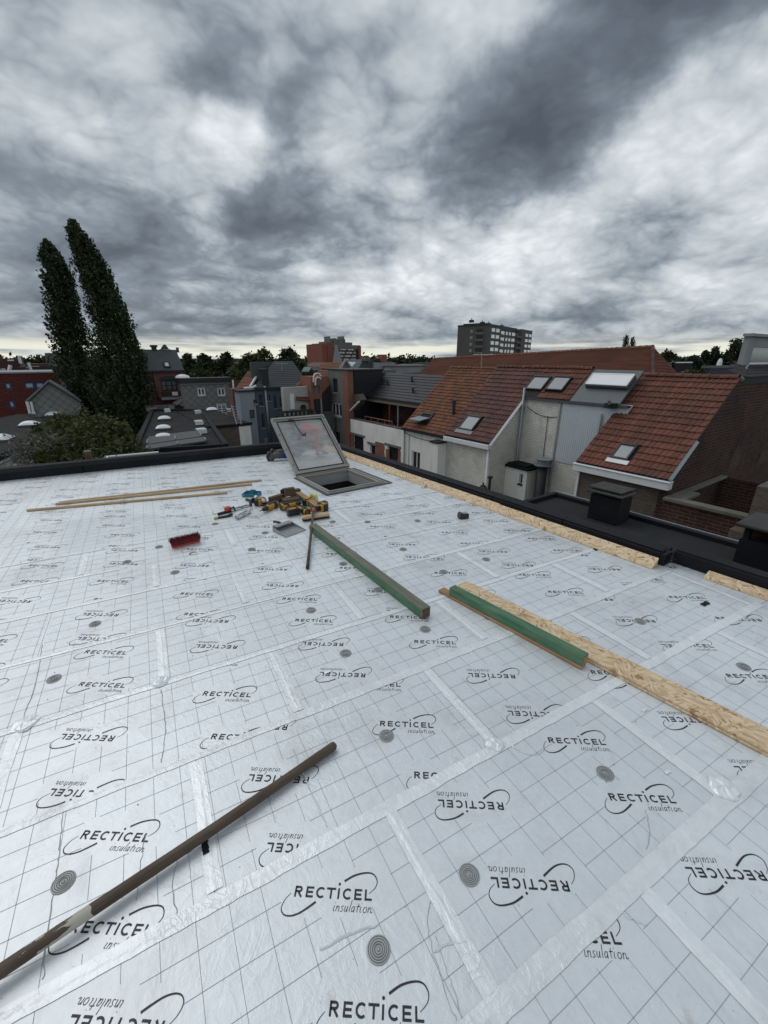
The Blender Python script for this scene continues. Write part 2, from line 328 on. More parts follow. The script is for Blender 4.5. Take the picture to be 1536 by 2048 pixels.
PANE = glass_mat('window_glass', (.035, .04, .045), .06, 1.)
PANE_B = glass_mat('sky_toned_glass', (.13, .16, .18), .15, .7)  # the sky's reflection is painted into the pane's base colour
PANE_W = glass_mat('pale_glass', (.62, .64, .62), .25, .8)  # pane given an even pale grey colour
PANE_L = glass_mat('lilac_glass', (.46, .48, .53), .2, .8)
DOME = mat('opal_dome', (.74, .76, .77), .3, 0, .05, 2, .03)
STONE = mat('sill_stone', (.28, .29, .30), .8, 0, .15, 3, .2)
COPING = mat('coping_concrete', (.15, .14, .12), .9, 0, .2, 2, .4, dirt=((.06, .07, .04), .5))
DARKIN = mat('dark_interior', (.01, .01, .01), .9)
SHAFT = mat('shaft_lining', (.33, .34, .34), .8, 0, .1, 3, .1)
CARD = mat('frame_pvc_brown', (.31, .30, .27), .5, .2, .1, 4, .1)
BARK = mat('bark', (.07, .055, .04), .9, 0, .3, 3, .6, 15)
SIDING = mat('white_corrugated_sheet', (.60, .65, .69), .5, .1, .05, .6, .05, dirt=((.45, .48, .5), .3))
def diam(t, vec, c):
    s = t.n('ShaderNodeSeparateXYZ', i={0: vec}); u = t.m('ADD', s.outputs[0], s.outputs[1])
    a = t.m('ABSOLUTE', t.m('SINE', t.m('MULTIPLY', t.m('ADD', u, s.outputs[2]), 4.6))); b = t.m('ABSOLUTE', t.m('SINE', t.m('MULTIPLY', t.m('SUBTRACT', u, s.outputs[2]), 4.6)))
    return t.mix(t.rampf(t.m('MULTIPLY', a, b), [(.02, .50), (.4, 0)]), c, (.09, .09, .085))
SHINGLE = mat('diamond_shingle', (.23, .23, .215), .9, 0, .12, 1, .2, 20, .2, pre=diam)
SLATEW = mat('slate_wall', (.012, .013, .017), .6, .1, .2, 2, .2, 20)
SLATEG = mat('grey_slate_roof', (.075, .085, .09), .7, 0, .14, .7, .2, 20, .3)
GROUNDM = mat('yard_ground', (.07, .075, .06), .95, 0, .4, .05, .3, 2)

# ---------------------------------------------------------------- mesh helpers
class MB:
    def __init__(s): s.v = []; s.f = []; s.mi = []
    def add(s, vs, fs, mi=0):
        o = len(s.v); s.v += [tuple(p) for p in vs]; s.f += [tuple(i+o for i in f) for f in fs]; s.mi += [mi]*len(fs)
    def hexa(s, p, mi=0):   # p: 4 bottom + 4 top
        s.add(p, [(0, 3, 2, 1), (4, 5, 6, 7), (0, 1, 5, 4), (1, 2, 6, 5), (2, 3, 7, 6), (3, 0, 4, 7)], mi)
    def box(s, x0, x1, y0, y1, z0, z1, mi=0):
        s.hexa([(x0, y0, z0), (x1, y0, z0), (x1, y1, z0), (x0, y1, z0), (x0, y0, z1), (x1, y0, z1), (x1, y1, z1), (x0, y1, z1)], mi)
    def prism(s, lo, hi, mi=0):
        n = len(lo); s.add(list(lo)+list(hi), [tuple(range(n-1, -1, -1)), tuple(range(n, 2*n))] + [(i, (i+1) % n, n+(i+1) % n, n+i) for i in range(n)], mi)
    def tube(s, pts, rad, seg=10, mi=0, cap=True):
        pts = [Vector(p) for p in pts]; rad = rad if isinstance(rad, (list, tuple)) else [rad]*len(pts)
        rings = []; up = None
        for i, p in enumerate(pts):
            d = (pts[min(i+1, len(pts)-1)]-pts[max(i-1, 0)]).normalized()
            a = Vector((0, 0, 1)) if abs(d.z) < .9 else Vector((1, 0, 0))
            if up is not None: a = up
            x = d.cross(a).normalized(); y = x.cross(d).normalized(); up = y
            rings.append([p+(x*math.cos(t)+y*math.sin(t))*rad[i] for t in [2*math.pi*k/seg for k in range(seg)]])
        vs = [v for r in rings for v in r]; fs = []
        for i in range(len(rings)-1):
            for k in range(seg): fs.append((i*seg+k, i*seg+(k+1) % seg, (i+1)*seg+(k+1) % seg, (i+1)*seg+k))
        if cap: fs += [tuple(range(seg-1, -1, -1)), tuple(range((len(rings)-1)*seg, len(rings)*seg))]
        s.add(vs, fs, mi)
    def lathe(s, prof, c, seg=24, mi=0, sx=1, sy=1):
        n = len(prof); vs = []
        for r, z in prof:
            for k in range(seg):
                a = 2*math.pi*k/seg; vs.append((c[0]+r*math.cos(a)*sx, c[1]+r*math.sin(a)*sy, c[2]+z))
        fs = [(i*seg+k, i*seg+(k+1) % seg, (i+1)*seg+(k+1) % seg, (i+1)*seg+k) for i in range(n-1) for k in range(seg)]
        s.add(vs, fs, mi)
    def pbox(s, pl, u0, u1, v0, v1, d0, d1, mi=0):
        s.hexa([pl.pt(u0, v0, d0), pl.pt(u1, v0, d0), pl.pt(u1, v1, d0), pl.pt(u0, v1, d0), pl.pt(u0, v0, d1), pl.pt(u1, v0, d1), pl.pt(u1, v1, d1), pl.pt(u0, v1, d1)], mi)
    def ppoly(s, pl, uv, d0, d1, mi=0):
        s.prism([pl.pt(u, v, d0) for u, v in uv], [pl.pt(u, v, d1) for u, v in uv], mi)
    def wall(s, pl, u0, u1, v0, v1, holes=(), t=.2, mi=0, d=0.):
        us = sorted({u0, u1, *[x for h in holes for x in h[:2] if u0 < x < u1]}); vs = sorted({v0, v1, *[x for h in holes for x in h[2:] if v0 < x < v1]})
        for i in range(len(us)-1):
            for j in range(len(vs)-1):
                a, b = (us[i]+us[i+1])/2, (vs[j]+vs[j+1])/2
                if any(h[0] < a < h[1] and h[2] < b < h[3] for h in holes): continue
                s.add([pl.pt(us[i], vs[j], d), pl.pt(us[i+1], vs[j], d), pl.pt(us[i+1], vs[j+1], d), pl.pt(us[i], vs[j+1], d)], [(0, 1, 2, 3)], mi)
        for a, b, c, e in holes:
            for q in (((a, c), (b, c)), ((b, c), (b, e)), ((b, e), (a, e)), ((a, e), (a, c))):
                s.add([pl.pt(*q[0], d), pl.pt(*q[1], d), pl.pt(*q[1], d-t), pl.pt(*q[0], d-t)], [(0, 1, 2, 3)], mi)
    def build(s, name, mats, parent=None, origin=None, smooth=False, bevel=0., stuff=False, norm=True):
        me = bpy.data.meshes.new(name)
        o = Vector(origin) if origin is not None else (parent_world(parent) if parent else Vector((0, 0, 0)))
        me.from_pydata([tuple(Vector(p)-o) for p in s.v], [], s.f)
        for m in (mats if isinstance(mats, (list, tuple)) else [mats]): me.materials.append(m)
        me.polygons.foreach_set('material_index', s.mi)
        if norm or bevel:
            bm = bmesh.new(); bm.from_mesh(me); bmesh.ops.recalc_face_normals(bm, faces=bm.faces[:])
            if bevel: bmesh.ops.bevel(bm, geom=bm.edges[:], offset=bevel, segments=1, affect='EDGES', profile=.5)
            bm.to_mesh(me); bm.free()
        if smooth: me.polygons.foreach_set('use_smooth', [True]*len(me.polygons))
        me.update()
        ob = bpy.data.objects.new(name, me); COL.objects.link(ob)
        ob.location = o
        if parent: ob.parent = parent; ob.location = o-parent_world(parent)
        if stuff: ob['kind'] = 'stuff'
        return ob
WP = {}
def parent_world(p):
    v = Vector(p.location)
    q = p.parent
    while q: v = v+Vector(q.location); q = q.parent
    return v
def tag(o, label, cat, group=None):
    o['label'] = label; o['category'] = cat
    if group: o['group'] = group
    return o
def thing(name, label, cat, loc, group=None):
    o = bpy.data.objects.new(name, None); COL.objects.link(o); o.location = loc; o.empty_display_size = .1
    return tag(o, label, cat, group)
class Pl:
    def __init__(s, O, U, V=(0, 0, 1)):
        s.O = Vector(O); s.U = Vector(U).normalized(); s.V = Vector(V).normalized(); s.N = s.U.cross(s.V).normalized()
        if s.N.dot(CAMP-s.O) < 0: s.N = -s.N
    def hit(s, px, py):
        r = ray(px, py); p = CAMP + r*((s.O-CAMP).dot(s.N)/r.dot(s.N)); d = p-s.O
        return d.dot(s.U), d.dot(s.V)
    def pt(s, u, v, d=0.): return s.O + s.U*u + s.V*v + s.N*d
    def rect(s, x0, y0, x1, y1):
        xm, ym = (x0+x1)/2, (y0+y1)/2
        a, b = s.hit(x0, ym)[0], s.hit(x1, ym)[0]; c, d = s.hit(xm, y1)[1], s.hit(xm, y0)[1]
        return (min(a, b), max(a, b), min(c, d), max(c, d))
def vpl(px, D, vp):      # vertical plane through the direction px at depth D, running towards the vanishing point vp
    o = atd(px, 715, D); o.z = 0
    return Pl(o, hd(vp))
def window(pl, r, parent, fm, pm, bars=1, hbars=0, fw=.06, rec=.12, sill=None, name='window'):
    u0, u1, v0, v1 = r; m = MB()
    m.pbox(pl, u0, u0+fw, v0, v1, -rec-.03, -rec+.03); m.pbox(pl, u1-fw, u1, v0, v1, -rec-.03, -rec+.03)
    m.pbox(pl, u0+fw, u1-fw, v0, v0+fw, -rec-.03, -rec+.03); m.pbox(pl, u0+fw, u1-fw, v1-fw, v1, -rec-.03, -rec+.03)
    for k in range(bars):
        c = u0+(u1-u0)*(k+1)/(bars+1); m.pbox(pl, c-fw*.5, c+fw*.5, v0+fw, v1-fw, -rec-.028, -rec+.027)
    for k in range(hbars):
        c = v0+(v1-v0)*(k+1)/(hbars+1); m.pbox(pl, u0+fw, u1-fw, c-fw*.3, c+fw*.3, -rec-.026, -rec+.025)
    o = m.build(name, fm, parent, pl.pt((u0+u1)/2, v0, -rec))
    p = MB(); p.pbox(pl, u0+fw*.5, u1-fw*.5, v0+fw*.5, v1-fw*.5, -rec-.012, -rec); p.build('pane', pm, o, pl.pt((u0+u1)/2, v0, -rec))
    if sill: s_ = MB(); s_.pbox(pl, u0-.05, u1+.05, v0-.08, v0, -rec, .06); s_.build('sill', sill, o, pl.pt((u0+u1)/2, v0, 0))
    return o

# ================================================================ the roof we stand on
BA = math.radians(-6.6)
BU = Vector((math.cos(BA), math.sin(BA), 0)); BV = Vector((-math.sin(BA), math.cos(BA), 0))
def b2w(u, v, z=0.): return BU*u + BV*v + Vector((0, 0, z))
def w2b(p): return Vector(p).dot(BU), Vector(p).dot(BV)
def clip(poly, nx, ny, c):      # keep nx*x+ny*y <= c
    out = []
    for i in range(len(poly)):
        a, b = poly[i], poly[(i+1) % len(poly)]
        da, db = nx*a[0]+ny*a[1]-c, nx*b[0]+ny*b[1]-c
        if da <= 0: out.append(a)
        if da*db < 0:
            t = da/(da-db); out.append((a[0]+(b[0]-a[0])*t, a[1]+(b[1]-a[1])*t))
    return out
HX0, HX1, HY0, HY1 = 2.44, 3.24, 4.67, 5.56      # the hatch opening
DECK_X = 3.98; V_BACK = 7.82; V_FRONT = -2.2; U_LEFT = -5.0
VX, VY = BV.x, BV.y; UX, UY = BU.x, BU.y
def deck_clip(poly):            # world xy polygon -> list of polygons inside the deck, outside the hatch
    poly = clip(poly, 1, 0, DECK_X); poly = clip(poly, VX, VY, V_BACK) if poly else poly
    poly = clip(poly, -UX, -UY, -U_LEFT) if poly else poly; poly = clip(poly, -VX, -VY, -V_FRONT) if poly else poly
    if not poly: return []
    xs = [p[0] for p in poly]; ys = [p[1] for p in poly]
    if max(xs) < HX0 or min(xs) > HX1 or max(ys) < HY0 or min(ys) > HY1: return [poly]
    out = [clip(poly, 1, 0, HX0), clip(poly, -1, 0, -HX1)]
    m = clip(poly, -1, 0, -HX0); m = clip(m, 1, 0, HX1) if m else m
    if m: out += [clip(m, 0, 1, HY0), clip(m, 0, -1, -HY1)]
    return [p for p in out if len(p) > 2]
big_ = [(-30, -30), (30, -30), (30, 30), (-30, 30)]
m = MB()
for p in deck_clip(big_): m.prism([(x, y, -.62) for x, y in p], [(x, y, -.101) for x, y in p])
fp = clip(clip(clip(clip(big_, 1, 0, DECK_X), VX, VY, V_BACK), -UX, -UY, -U_LEFT), -VX, -VY, -V_FRONT)
for p in deck_clip(big_): m.prism([(x, y, -9) for x, y in p], [(x, y, -.621) for x, y in p])
deck = m.build('roof_deck', BITU, None, (0, 0, 0)); deck['kind'] = 'structure'

# ---- the printed mark: letters and swooshes as strokes, metres, origin at the left end of the base line
def stroke(pts, wds):
    out = []; n = len(pts); L_, R_ = [], []
    for i in range(n):
        a, b = pts[max(i-1, 0)], pts[min(i+1, n-1)]
        dx, dy = b[0]-a[0], b[1]-a[1]; l = math.hypot(dx, dy) or 1; w_ = (wds[i] if isinstance(wds, (list, tuple)) else wds)/2
        L_.append((pts[i][0]-dy/l*w_, pts[i][1]+dx/l*w_)); R_.append((pts[i][0]+dy/l*w_, pts[i][1]-dx/l*w_))
    for i in range(n-1): out.append([R_[i], R_[i+1], L_[i+1], L_[i]])
    return out
def arc(cx, cy_, rx, ry, a0, a1, n=10): return [(cx+rx*math.cos(math.radians(a0+(a1-a0)*k/n)), cy_+ry*math.sin(math.radians(a0+(a1-a0)*k/n))) for k in range(n+1)]
def spline(pts, k=5):
    out = []; P_ = [pts[0]]+list(pts)+[pts[-1]]
    for i in range(1, len(P_)-2):
        for j in range(k):
            t = j/k; f = lambda c: .5*((2*P_[i][c])+(-P_[i-1][c]+P_[i+1][c])*t+(2*P_[i-1][c]-5*P_[i][c]+4*P_[i+1][c]-P_[i+2][c])*t*t+(-P_[i-1][c]+3*P_[i][c]-3*P_[i+1][c]+P_[i+2][c])*t**3)
            out.append((f(0), f(1)))
    return out+[pts[-1]]
HL, SW = .0302, .0058
def logo_polys():
    q = []; s = SW/2
    def ln(*pts, w=SW): q.extend(stroke(list(pts), w))
    ln((s, 0), (s, HL)); q.extend(stroke([(s, HL-s), (.012, HL-s)]+arc(.0145, HL-.0088, .0068, .0059, 90, -90, 8)+[(s, HL-.0147)], SW)); ln((.0125, .0135), (.0235, 0))      # R
    x = .0372; ln((x+s, 0), (x+s, HL)); ln((x+SW, s), (x+.0245, s)); ln((x+SW, HL-s), (x+.0245, HL-s)); ln((x+SW, HL/2), (x+.0225, HL/2))      # E
    cx = .0865; q.extend(stroke(arc(cx, HL/2, .0132, HL/2-s+.0004, 48, 312, 14), SW))      # C
    ln((.1045, HL-s), (.1345, HL-s)); ln((.1195, 0), (.1195, HL-SW))      # T
    ln((.1445, 0), (.1445, HL-.001)); q.append([(.1447+.0041*math.cos(a), .0415+.0041*math.sin(a)) for a in [2*math.pi*k/12 for k in range(12)]])      # i
    cx = .1745; q.extend(stroke(arc(cx, HL/2, .0132, HL/2-s+.0004, 48, 312, 14), SW))      # C
    x = .1965; ln((x+s, 0), (x+s, HL)); ln((x+SW, s), (x+.0245, s)); ln((x+SW, HL-s), (x+.0245, HL-s)); ln((x+SW, HL/2), (x+.0225, HL/2))      # E
    x = .2305; ln((x+s, 0), (x+s, HL)); ln((x+SW, s), (x+.0240, s))      # L
    a = spline([(-.0108, .0091), (-.0263, -.0092), (-.0324, -.0328), (-.0211, -.0479), (-.0008, -.0512), (.0247, -.0441), (.0496, -.029), (.0742, -.0109)])
    q.extend(stroke(a, [.0012+.0052*k/(len(a)-1) for k in range(len(a))]))
    a = spline([(.2442, .0193), (.2638, .037), (.2683, .0564), (.2557, .0744), (.2313, .0784), (.1929, .0692), (.1594, .0504)])
    q.extend(stroke(a, [.0012+.0052*k/(len(a)-1) for k in range(len(a))]))
    # "insulation" in a thin slanted hand
    W = .0017; x0, y0 = .1315, -.0325; sl = .22; xh = .0150
    def P(x, y): return (x0+x+y*sl, y0+y*1.0)
    def hand(*pts): q.extend(stroke([P(*p) for p in pts], W))
    def dot(x): q.append([tuple(np.add(P(x, .0235), (.0011*math.cos(t), .0011*math.sin(t)))) for t in [2*math.pi*k/6 for k in range(6)]])
    hand((.002, xh), (.001, .003), (.003, .0005), (.006, .002)); dot(.002)                                   # i
    hand((.010, xh), (.010, 0)); hand((.010, .009), (.014, xh*.95), (.0175, xh*.9), (.018, 0), (.020, .001))  # n
    hand((.031, xh*.95), (.027, xh*.98), (.025, xh*.7), (.029, xh*.45), (.0305, xh*.15), (.027, 0), (.023, .0015))     # s
    hand((.037, xh), (.036, .004), (.039, 0), (.043, .004), (.0445, xh)); hand((.0445, xh), (.0445, .001), (.047, .0005))     # u
    hand((.053, .031), (.052, .003), (.054, 0))                                                              # l
    hand((.067, xh*.9), (.062, xh), (.0585, .008), (.060, .0005), (.064, .002), (.067, .008)); hand((.067, xh), (.0672, 0), (.069, .0005))   # a
    hand((.0775, .0235), (.0765, .003), (.079, .0003)); hand((.072, xh), (.0835, xh+.0008))                    # t
    hand((.087, xh), (.086, .003), (.088, .0005), (.090, .002)); dot(.087)                                    # i
    q.extend(stroke([P(.1015+.0055*math.cos(t), .0075+.0073*math.sin(t)) for t in [2*math.pi*k/10 for k in range(11)]], W))  # o
    hand((.112, xh), (.112, 0)); hand((.112, .009), (.116, xh*.95), (.1195, xh*.9), (.120, .001), (.123, .0005), (.126, .004))   # n
    return q
LOGO = logo_polys(); LCX, LCY = .1275, 0.
LANG = math.radians(-31.3)
def place_logo(u, v, flip):   # base line centre, board frame (u, v are the middle of the word's base line)
    a = LANG+(math.pi if flip else 0); c, s = math.cos(a), math.sin(a)
    return [[(u+(x-LCX)*c-(y-LCY)*s, v+(x-LCX)*s+(y-LCY)*c) for x, y in q] for q in LOGO]
ROWV = [-2.2, -1.6, -1.0, -.4, .395-.18, .395]   # rows in front of the picture
ROWS = [(-2.0, -1.4), (-1.4, -.8), (-.8, -.205), (-.205, .395), (.395, 1.015), (1.015, 1.615), (1.615, 2.18), (2.18, 2.755), (2.755, 3.32), (3.32, 3.82), (3.82, 4.33), (4.33, 4.83)]
while ROWS[-1][1] < V_BACK+.02: ROWS.append((ROWS[-1][1], ROWS[-1][1]+.52))
JOINT = {3: 1.176, 4: .568, 5: -.065, 6: .415, 7: -.16, 8: .395, 9: -.163, 10: .51, 11: -.12}
PH = {(4, 0): (.548, .575), (4, -1): (.839, .866), (5, -1): (1.08, 1.10), (5, 0): (1.306, 1.349), (5, 1): (1.054, 1.085), (6, 0): (1.755, 1.792), (6, -1): (1.919, 1.975), (7, -1): (2.309, 2.35), (7, 0): (2.329, 2.382), (8, -1): (2.762, 2.817), (8, 0): (2.88, 2.914), (5, 2): (1.30, 1.329), (6, 1): (1.777, 1.80), (3, -1): (.383, .41), (3, 0): (.25, .278), (4, 1): (.677, .698)}
fcache = []
for ri, (v0, v1) in enumerate(ROWS):
    j0 = JOINT.get(ri, (.5 if ri % 2 == 0 else -.1)+random.uniform(-.12, .12))
    pitch = 1.2
    for k in range(-6, 6):
        a, b = j0+pitch*k, j0+pitch*(k+1)
        cell = [(a+.001, v0+.001), (b-.001, v0+.001), (b-.001, v1-.001), (a+.001, v1-.001)]
        pieces = deck_clip([tuple(b2w(u, v)[:2]) for u, v in cell])
        if not pieces: continue
        m = MB()
        for p in pieces: m.prism([(x, y, -.1) for x, y in p], [(x, y, 0) for x, y in p], 0)
        rnd = random.uniform(0, .305)
        pn, pf = PH.get((ri, k), (v0+rnd, v0+rnd+.03))
        logos = []
        for q_ in range(-3, 5):
            logos.append((a+.90, pn+.305*q_, False)); logos.append((a+.30, pf+.305*q_, True))
        cs = [tuple(b2w(u, v)[:2]) for u, v in cell]
        def emit(poly, mi, z):
            n_in = all(a+.012 < p[0] < b-.012 and v0+.004 < p[1] < v1-.004 for p in poly)
            if not n_in:
                for args in ((1, 0, b-.012), (-1, 0, -a-.012), (0, 1, v1-.004), (0, -1, -v0-.004)):
                    poly = clip(poly, *args)
                    if len(poly) < 3: return
            wp = [tuple(b2w(u, v)[:2]) for u, v in poly]
            xs = [p[0] for p in wp]; ys = [p[1] for p in wp]
            pcs = [wp] if (max(xs) < HX0-.05 and max(xs) < DECK_X) or max(ys) < HY0-.05 and max(xs) < DECK_X-.05 else deck_clip(wp)
            for q in pcs:
                if len(q) > 2: m.add([(x, y, z) for x, y in q], [tuple(range(len(q)))], mi)
        ca, sa = math.cos(LANG), math.sin(LANG)
        for (lu, lv, fl) in logos:
            if lv < v0-.15 or lv > v1+.15: continue
            for q in place_logo(lu, lv, fl): emit(q, 1, .0010)
        # the printed 100 mm grid, interrupted round every mark
        live = [(lu, lv, fl) for lu, lv, fl in logos if v0-.15 < lv < v1+.15]
        def free(u, v):
            for lu, lv, fl in live:
                du, dv = u-lu, v-lv; s_ = -1 if fl else 1
                x = (du*ca+dv*sa)*s_; y = (-du*sa+dv*ca)*s_
                if (x/.185)**2+((y-.012)/.075)**2 < 1: return False
            return True
        gw = .0006+.00009*max(0, (v0+v1)/2)
        def gline(p, q_):
            n = 24; run = None
            for i in range(n+1):
                t = i/n; ok = free(p[0]+(q_[0]-p[0])*t, p[1]+(q_[1]-p[1])*t) and i < n
                if ok and run is None: run = t
                if not ok and run is not None:
                    A_ = (p[0]+(q_[0]-p[0])*run, p[1]+(q_[1]-p[1])*run); B_ = (p[0]+(q_[0]-p[0])*t, p[1]+(q_[1]-p[1])*t)
                    if p[0] == q_[0]: emit([(A_[0]-gw, A_[1]), (A_[0]+gw, A_[1]), (B_[0]+gw, B_[1]), (B_[0]-gw, B_[1])], 2, .0009)
                    else: emit([(A_[0], A_[1]-gw), (B_[0], B_[1]-gw), (B_[0], B_[1]+gw), (A_[0], A_[1]+gw)], 2, .0009)
                    run = None
        uu = math.ceil((a-.07)/.1)*.1+.07
        while uu < b: gline((uu, v0), (uu, v1)); uu += .1
        vv = math.ceil((v0-.01)/.1)*.1+.01
        while vv < v1: gline((a, vv), (b, vv)); vv += .1
        c0 = b2w((a+b)/2, (v0+v1)/2)
        m.build('insulation_board', [FOIL, INK, GRIDINK], deck, (c0.x, c0.y, 0), norm=False)

# ---- tape over the joints
def tape(p0, p1, wd, h=.0022, seg=None, jag=.0022):
    """p0,p1 in board frame"""
    L_ = math.dist(p0, p1); n = max(4, int(L_/.035)); du, dv = (p1[0]-p0[0])/L_, (p1[1]-p0[1])/L_
    m = MB(); vs = []; cols = (-.5, -.2, -.04, .04, .22, .5)
    j1 = j2 = 0
    for i in range(n+1):
        t = i/n*L_; j1 = j1*.6+random.uniform(-jag, jag); j2 = j2*.6+random.uniform(-jag, jag)
        for c in cols:
            o = c*wd+(j1 if c < -.3 else j2 if c > .3 else 0)
            z = h+(.0006*random.random() if abs(c) < .4 else 0)+(.0008 if abs(c) < .1 else 0)
            p = b2w(p0[0]+du*t-dv*o, p0[1]+dv*t+du*o, z)
            inside = p.x < 3.72 and not (HX0-.08 < p.x < HX1+.08 and HY0-.08 < p.y < HY1+.08)
            vs.append((p, inside))
    k = len(cols); fs = []
    for i in range(n):
        for c in range(k-1):
            q = (i*k+c, i*k+c+1, (i+1)*k+c+1, (i+1)*k+c)
            if all(vs[x][1] for x in q): fs.append(q)
    if not fs: return
    m.add([v[0] for v in vs], fs); c0 = b2w((p0[0]+p1[0])/2, (p0[1]+p1[1])/2)
    m.build('tape_strip', TAPE, deck, (c0.x, c0.y, 0), norm=False)
for i, (v0, v1) in enumerate(ROWS):
    if i < 2: continue
    far = v0 > 3.5
    wd = .075 if v0 < 3.0 else .04 if v0 < 4 else .018
    wd = {3: .058, 4: .062, 5: .056, 6: .048, 7: .04, 8: .035, 9: .045}.get(i, wd)
    u = -4.6
    while u < 4.6:
        u2 = u+random.uniform(1.6, 3.2)
        if not (far and random.random() < .45): tape((u, v0+random.uniform(-.004, .004)), (u2, v0+random.uniform(-.004, .004)), wd*random.uniform(.85, 1.1))
        u = u2-.03
    j0 = JOINT.get(i)
    if j0 is None:
        for k in range(-4, 5):
            if random.random() < .35: tape((j0_ := -.1+1.19*k+(.6 if i % 2 == 0 else 0), v0+.02), (j0_, v1-.02), .02)
    else:
        for k in range(-4, 4):
            if i > 7 and random.random() < .3: continue
            tape((j0+1.2*k, v0+.03), (j0+1.2*k, v1-.03), .052 if i < 9 else .045)
def patch(px, py, r):
    c = atz(px, py); m = MB(); n = 14; vs = [(c.x, c.y, .016)]; fs = []
    for ring, (rr, z) in enumerate(((.45, .015), (.8, .011), (1.0, .0035))):
        for k in range(n):
            a = 2*math.pi*k/n; q = r*rr*random.uniform(.86, 1.14); vs.append((c.x+q*math.cos(a), c.y+q*math.sin(a), z*random.uniform(.6, 1.25)))
    for k in range(n):
        fs.append((0, 1+k, 1+(k+1) % n))
        for g_ in range(2): fs.append((1+g_*n+k, 1+(g_+1)*n+k, 1+(g_+1)*n+(k+1) % n, 1+g_*n+(k+1) % n))
    m.add(vs, fs); m.build('tape_patch', TAPE, deck, (c.x, c.y, 0), norm=False)
for a in ((990, 1490, .042), (1448, 1578, .055), (320, 1364, .045), (50, 1448, .055)): patch(*a)

# ---- insulation washers
wm = MB()
wm.lathe([(.0352, 0), (.0352, .0016), (.033, .0032), (.0305, .0020), (.028, .0034), (.0255, .0020), (.023, .0034), (.0205, .0020), (.018, .0034), (.0155, .0018), (.013, .0030), (.0105, .0014), (.008, .0022), (.0045, .0008), (.0042, .004), (.0, .0045)], (0, 0, .0012), 28)
WASH = mat('galvanised_washer', (.43, .45, .45), .55, .25, .12, 20, .05)
GRV = MB()
for r_ in (.0305, .0243, .0181, .0119, .0045): GRV.lathe([(r_+.0013, .0036), (r_-.0013, .0036)], (0, 0, .0012), 28)  # dark flat rings paint the shade of the grooves onto the washer
GRV.mi = [1]*len(GRV.f); wm.add(GRV.v, GRV.f, 1)
first = None
for px, py in [(757,1900),(938,1750),(127,1765),(773,1472),(1210,1547),(850,1259),(691,1307),(108,1358),(190,1248),(622,1221),(1487,1334),(350,1145),(1280,1243),(887,1144),(972,1119),(806,1099),(503,1099),(386,1107),(254,1124),(756,1180),(686,1128),(665,1044),(735,1044),(835,1042),(530,1066),(430,1048),(560,1010),(318,1094)]:
    c = atz(px, py)
    if first is None: o = wm.build('fixing_washer', [WASH, mat('washer_groove_shade', (.15, .16, .16), .7)], deck, (0, 0, 0), smooth=True); first = o
    else: o = first.copy(); COL.objects.link(o)
    o.location = (c.x, c.y, 0)

# ---- parapets
def parapet(name, label, x0, x1, y0, y1, z1, mb_in=None):
    t = thing(name, label, 'parapet', ((x0+x1)/2, (y0+y1)/2, 0))
    return t
t = thing('roof_parapet', 'long black bitumen covered parapet along the right edge of the silver roof', 'parapet', (3.9, 4.3, 0))
m = MB(); y = 1.30
while y < 7.75:
    y2 = min(y+.92, 7.75); j = random.uniform(-.004, .004)
    m.box(3.76+j, 3.86, y+.002, y2-.002, 0, .108+j); m.box(3.772, 3.885, y, y2, .114, .122+random.uniform(0, .004)); y = y2
m.build('upstand', BITU, t, bevel=.006)
m = MB(); m.box(3.861, 3.99, 1.3, 7.75, -1.2, .10); m.build('outer_flashing', BITU, t)
m = MB()
for k in range(3): m.tube([(3.77+.03*k, 1.29, .02+.03*k), (3.79+.02*k, 1.22, .05+.015*k), (3.84, 1.21+.02*k, .07+.02*k)], .008, 6)
m.box(3.76, 3.9, 1.262, 1.299, 0, .10); m.build('torn_felt_end', BITU, t)
t2 = thing('roof_parapet', 'lower black bitumen parapet in the right foreground beyond the torn felt end', 'parapet', (4.05, 0, 0))
m = MB(); m.box(3.90, 4.0, -2.0, 1.255, -.12, .11); m.box(3.915, 4.03, -2.0, 1.25, .1101, .122); m.build('upstand', BITU, t2, bevel=.006)
# parapet along the back, parallel to the board rows
t = thing('roof_parapet', 'black bitumen covered parapet along the back edge of the roof, in front of the bush', 'parapet', b2w(-.6, V_BACK))
def bbox(m, u0, u1, v0, v1, z0, z1, mi=0):
    m.hexa([b2w(u0, v0, z0), b2w(u1, v0, z0), b2w(u1, v1, z0), b2w(u0, v1, z0), b2w(u0, v0, z1), b2w(u1, v0, z1), b2w(u1, v1, z1), b2w(u0, v1, z1)], mi)
m = MB(); u = -5.
while u < 2.92:
    u2 = min(u+1.0, 2.92); bbox(m, u+.002, u2-.002, V_BACK-.12, V_BACK+.02, 0, .155+random.uniform(-.004, .004)); bbox(m, u, u2, V_BACK-.10, V_BACK+.05, .156, .166+random.uniform(0, .004)); u = u2
m.build('upstand', BITU, t, bevel=.006)
m = MB(); bbox(m, -5, 2.92, V_BACK-.128, V_BACK-.121, .11, .165); m.build('felt_edge', BITUG, t)

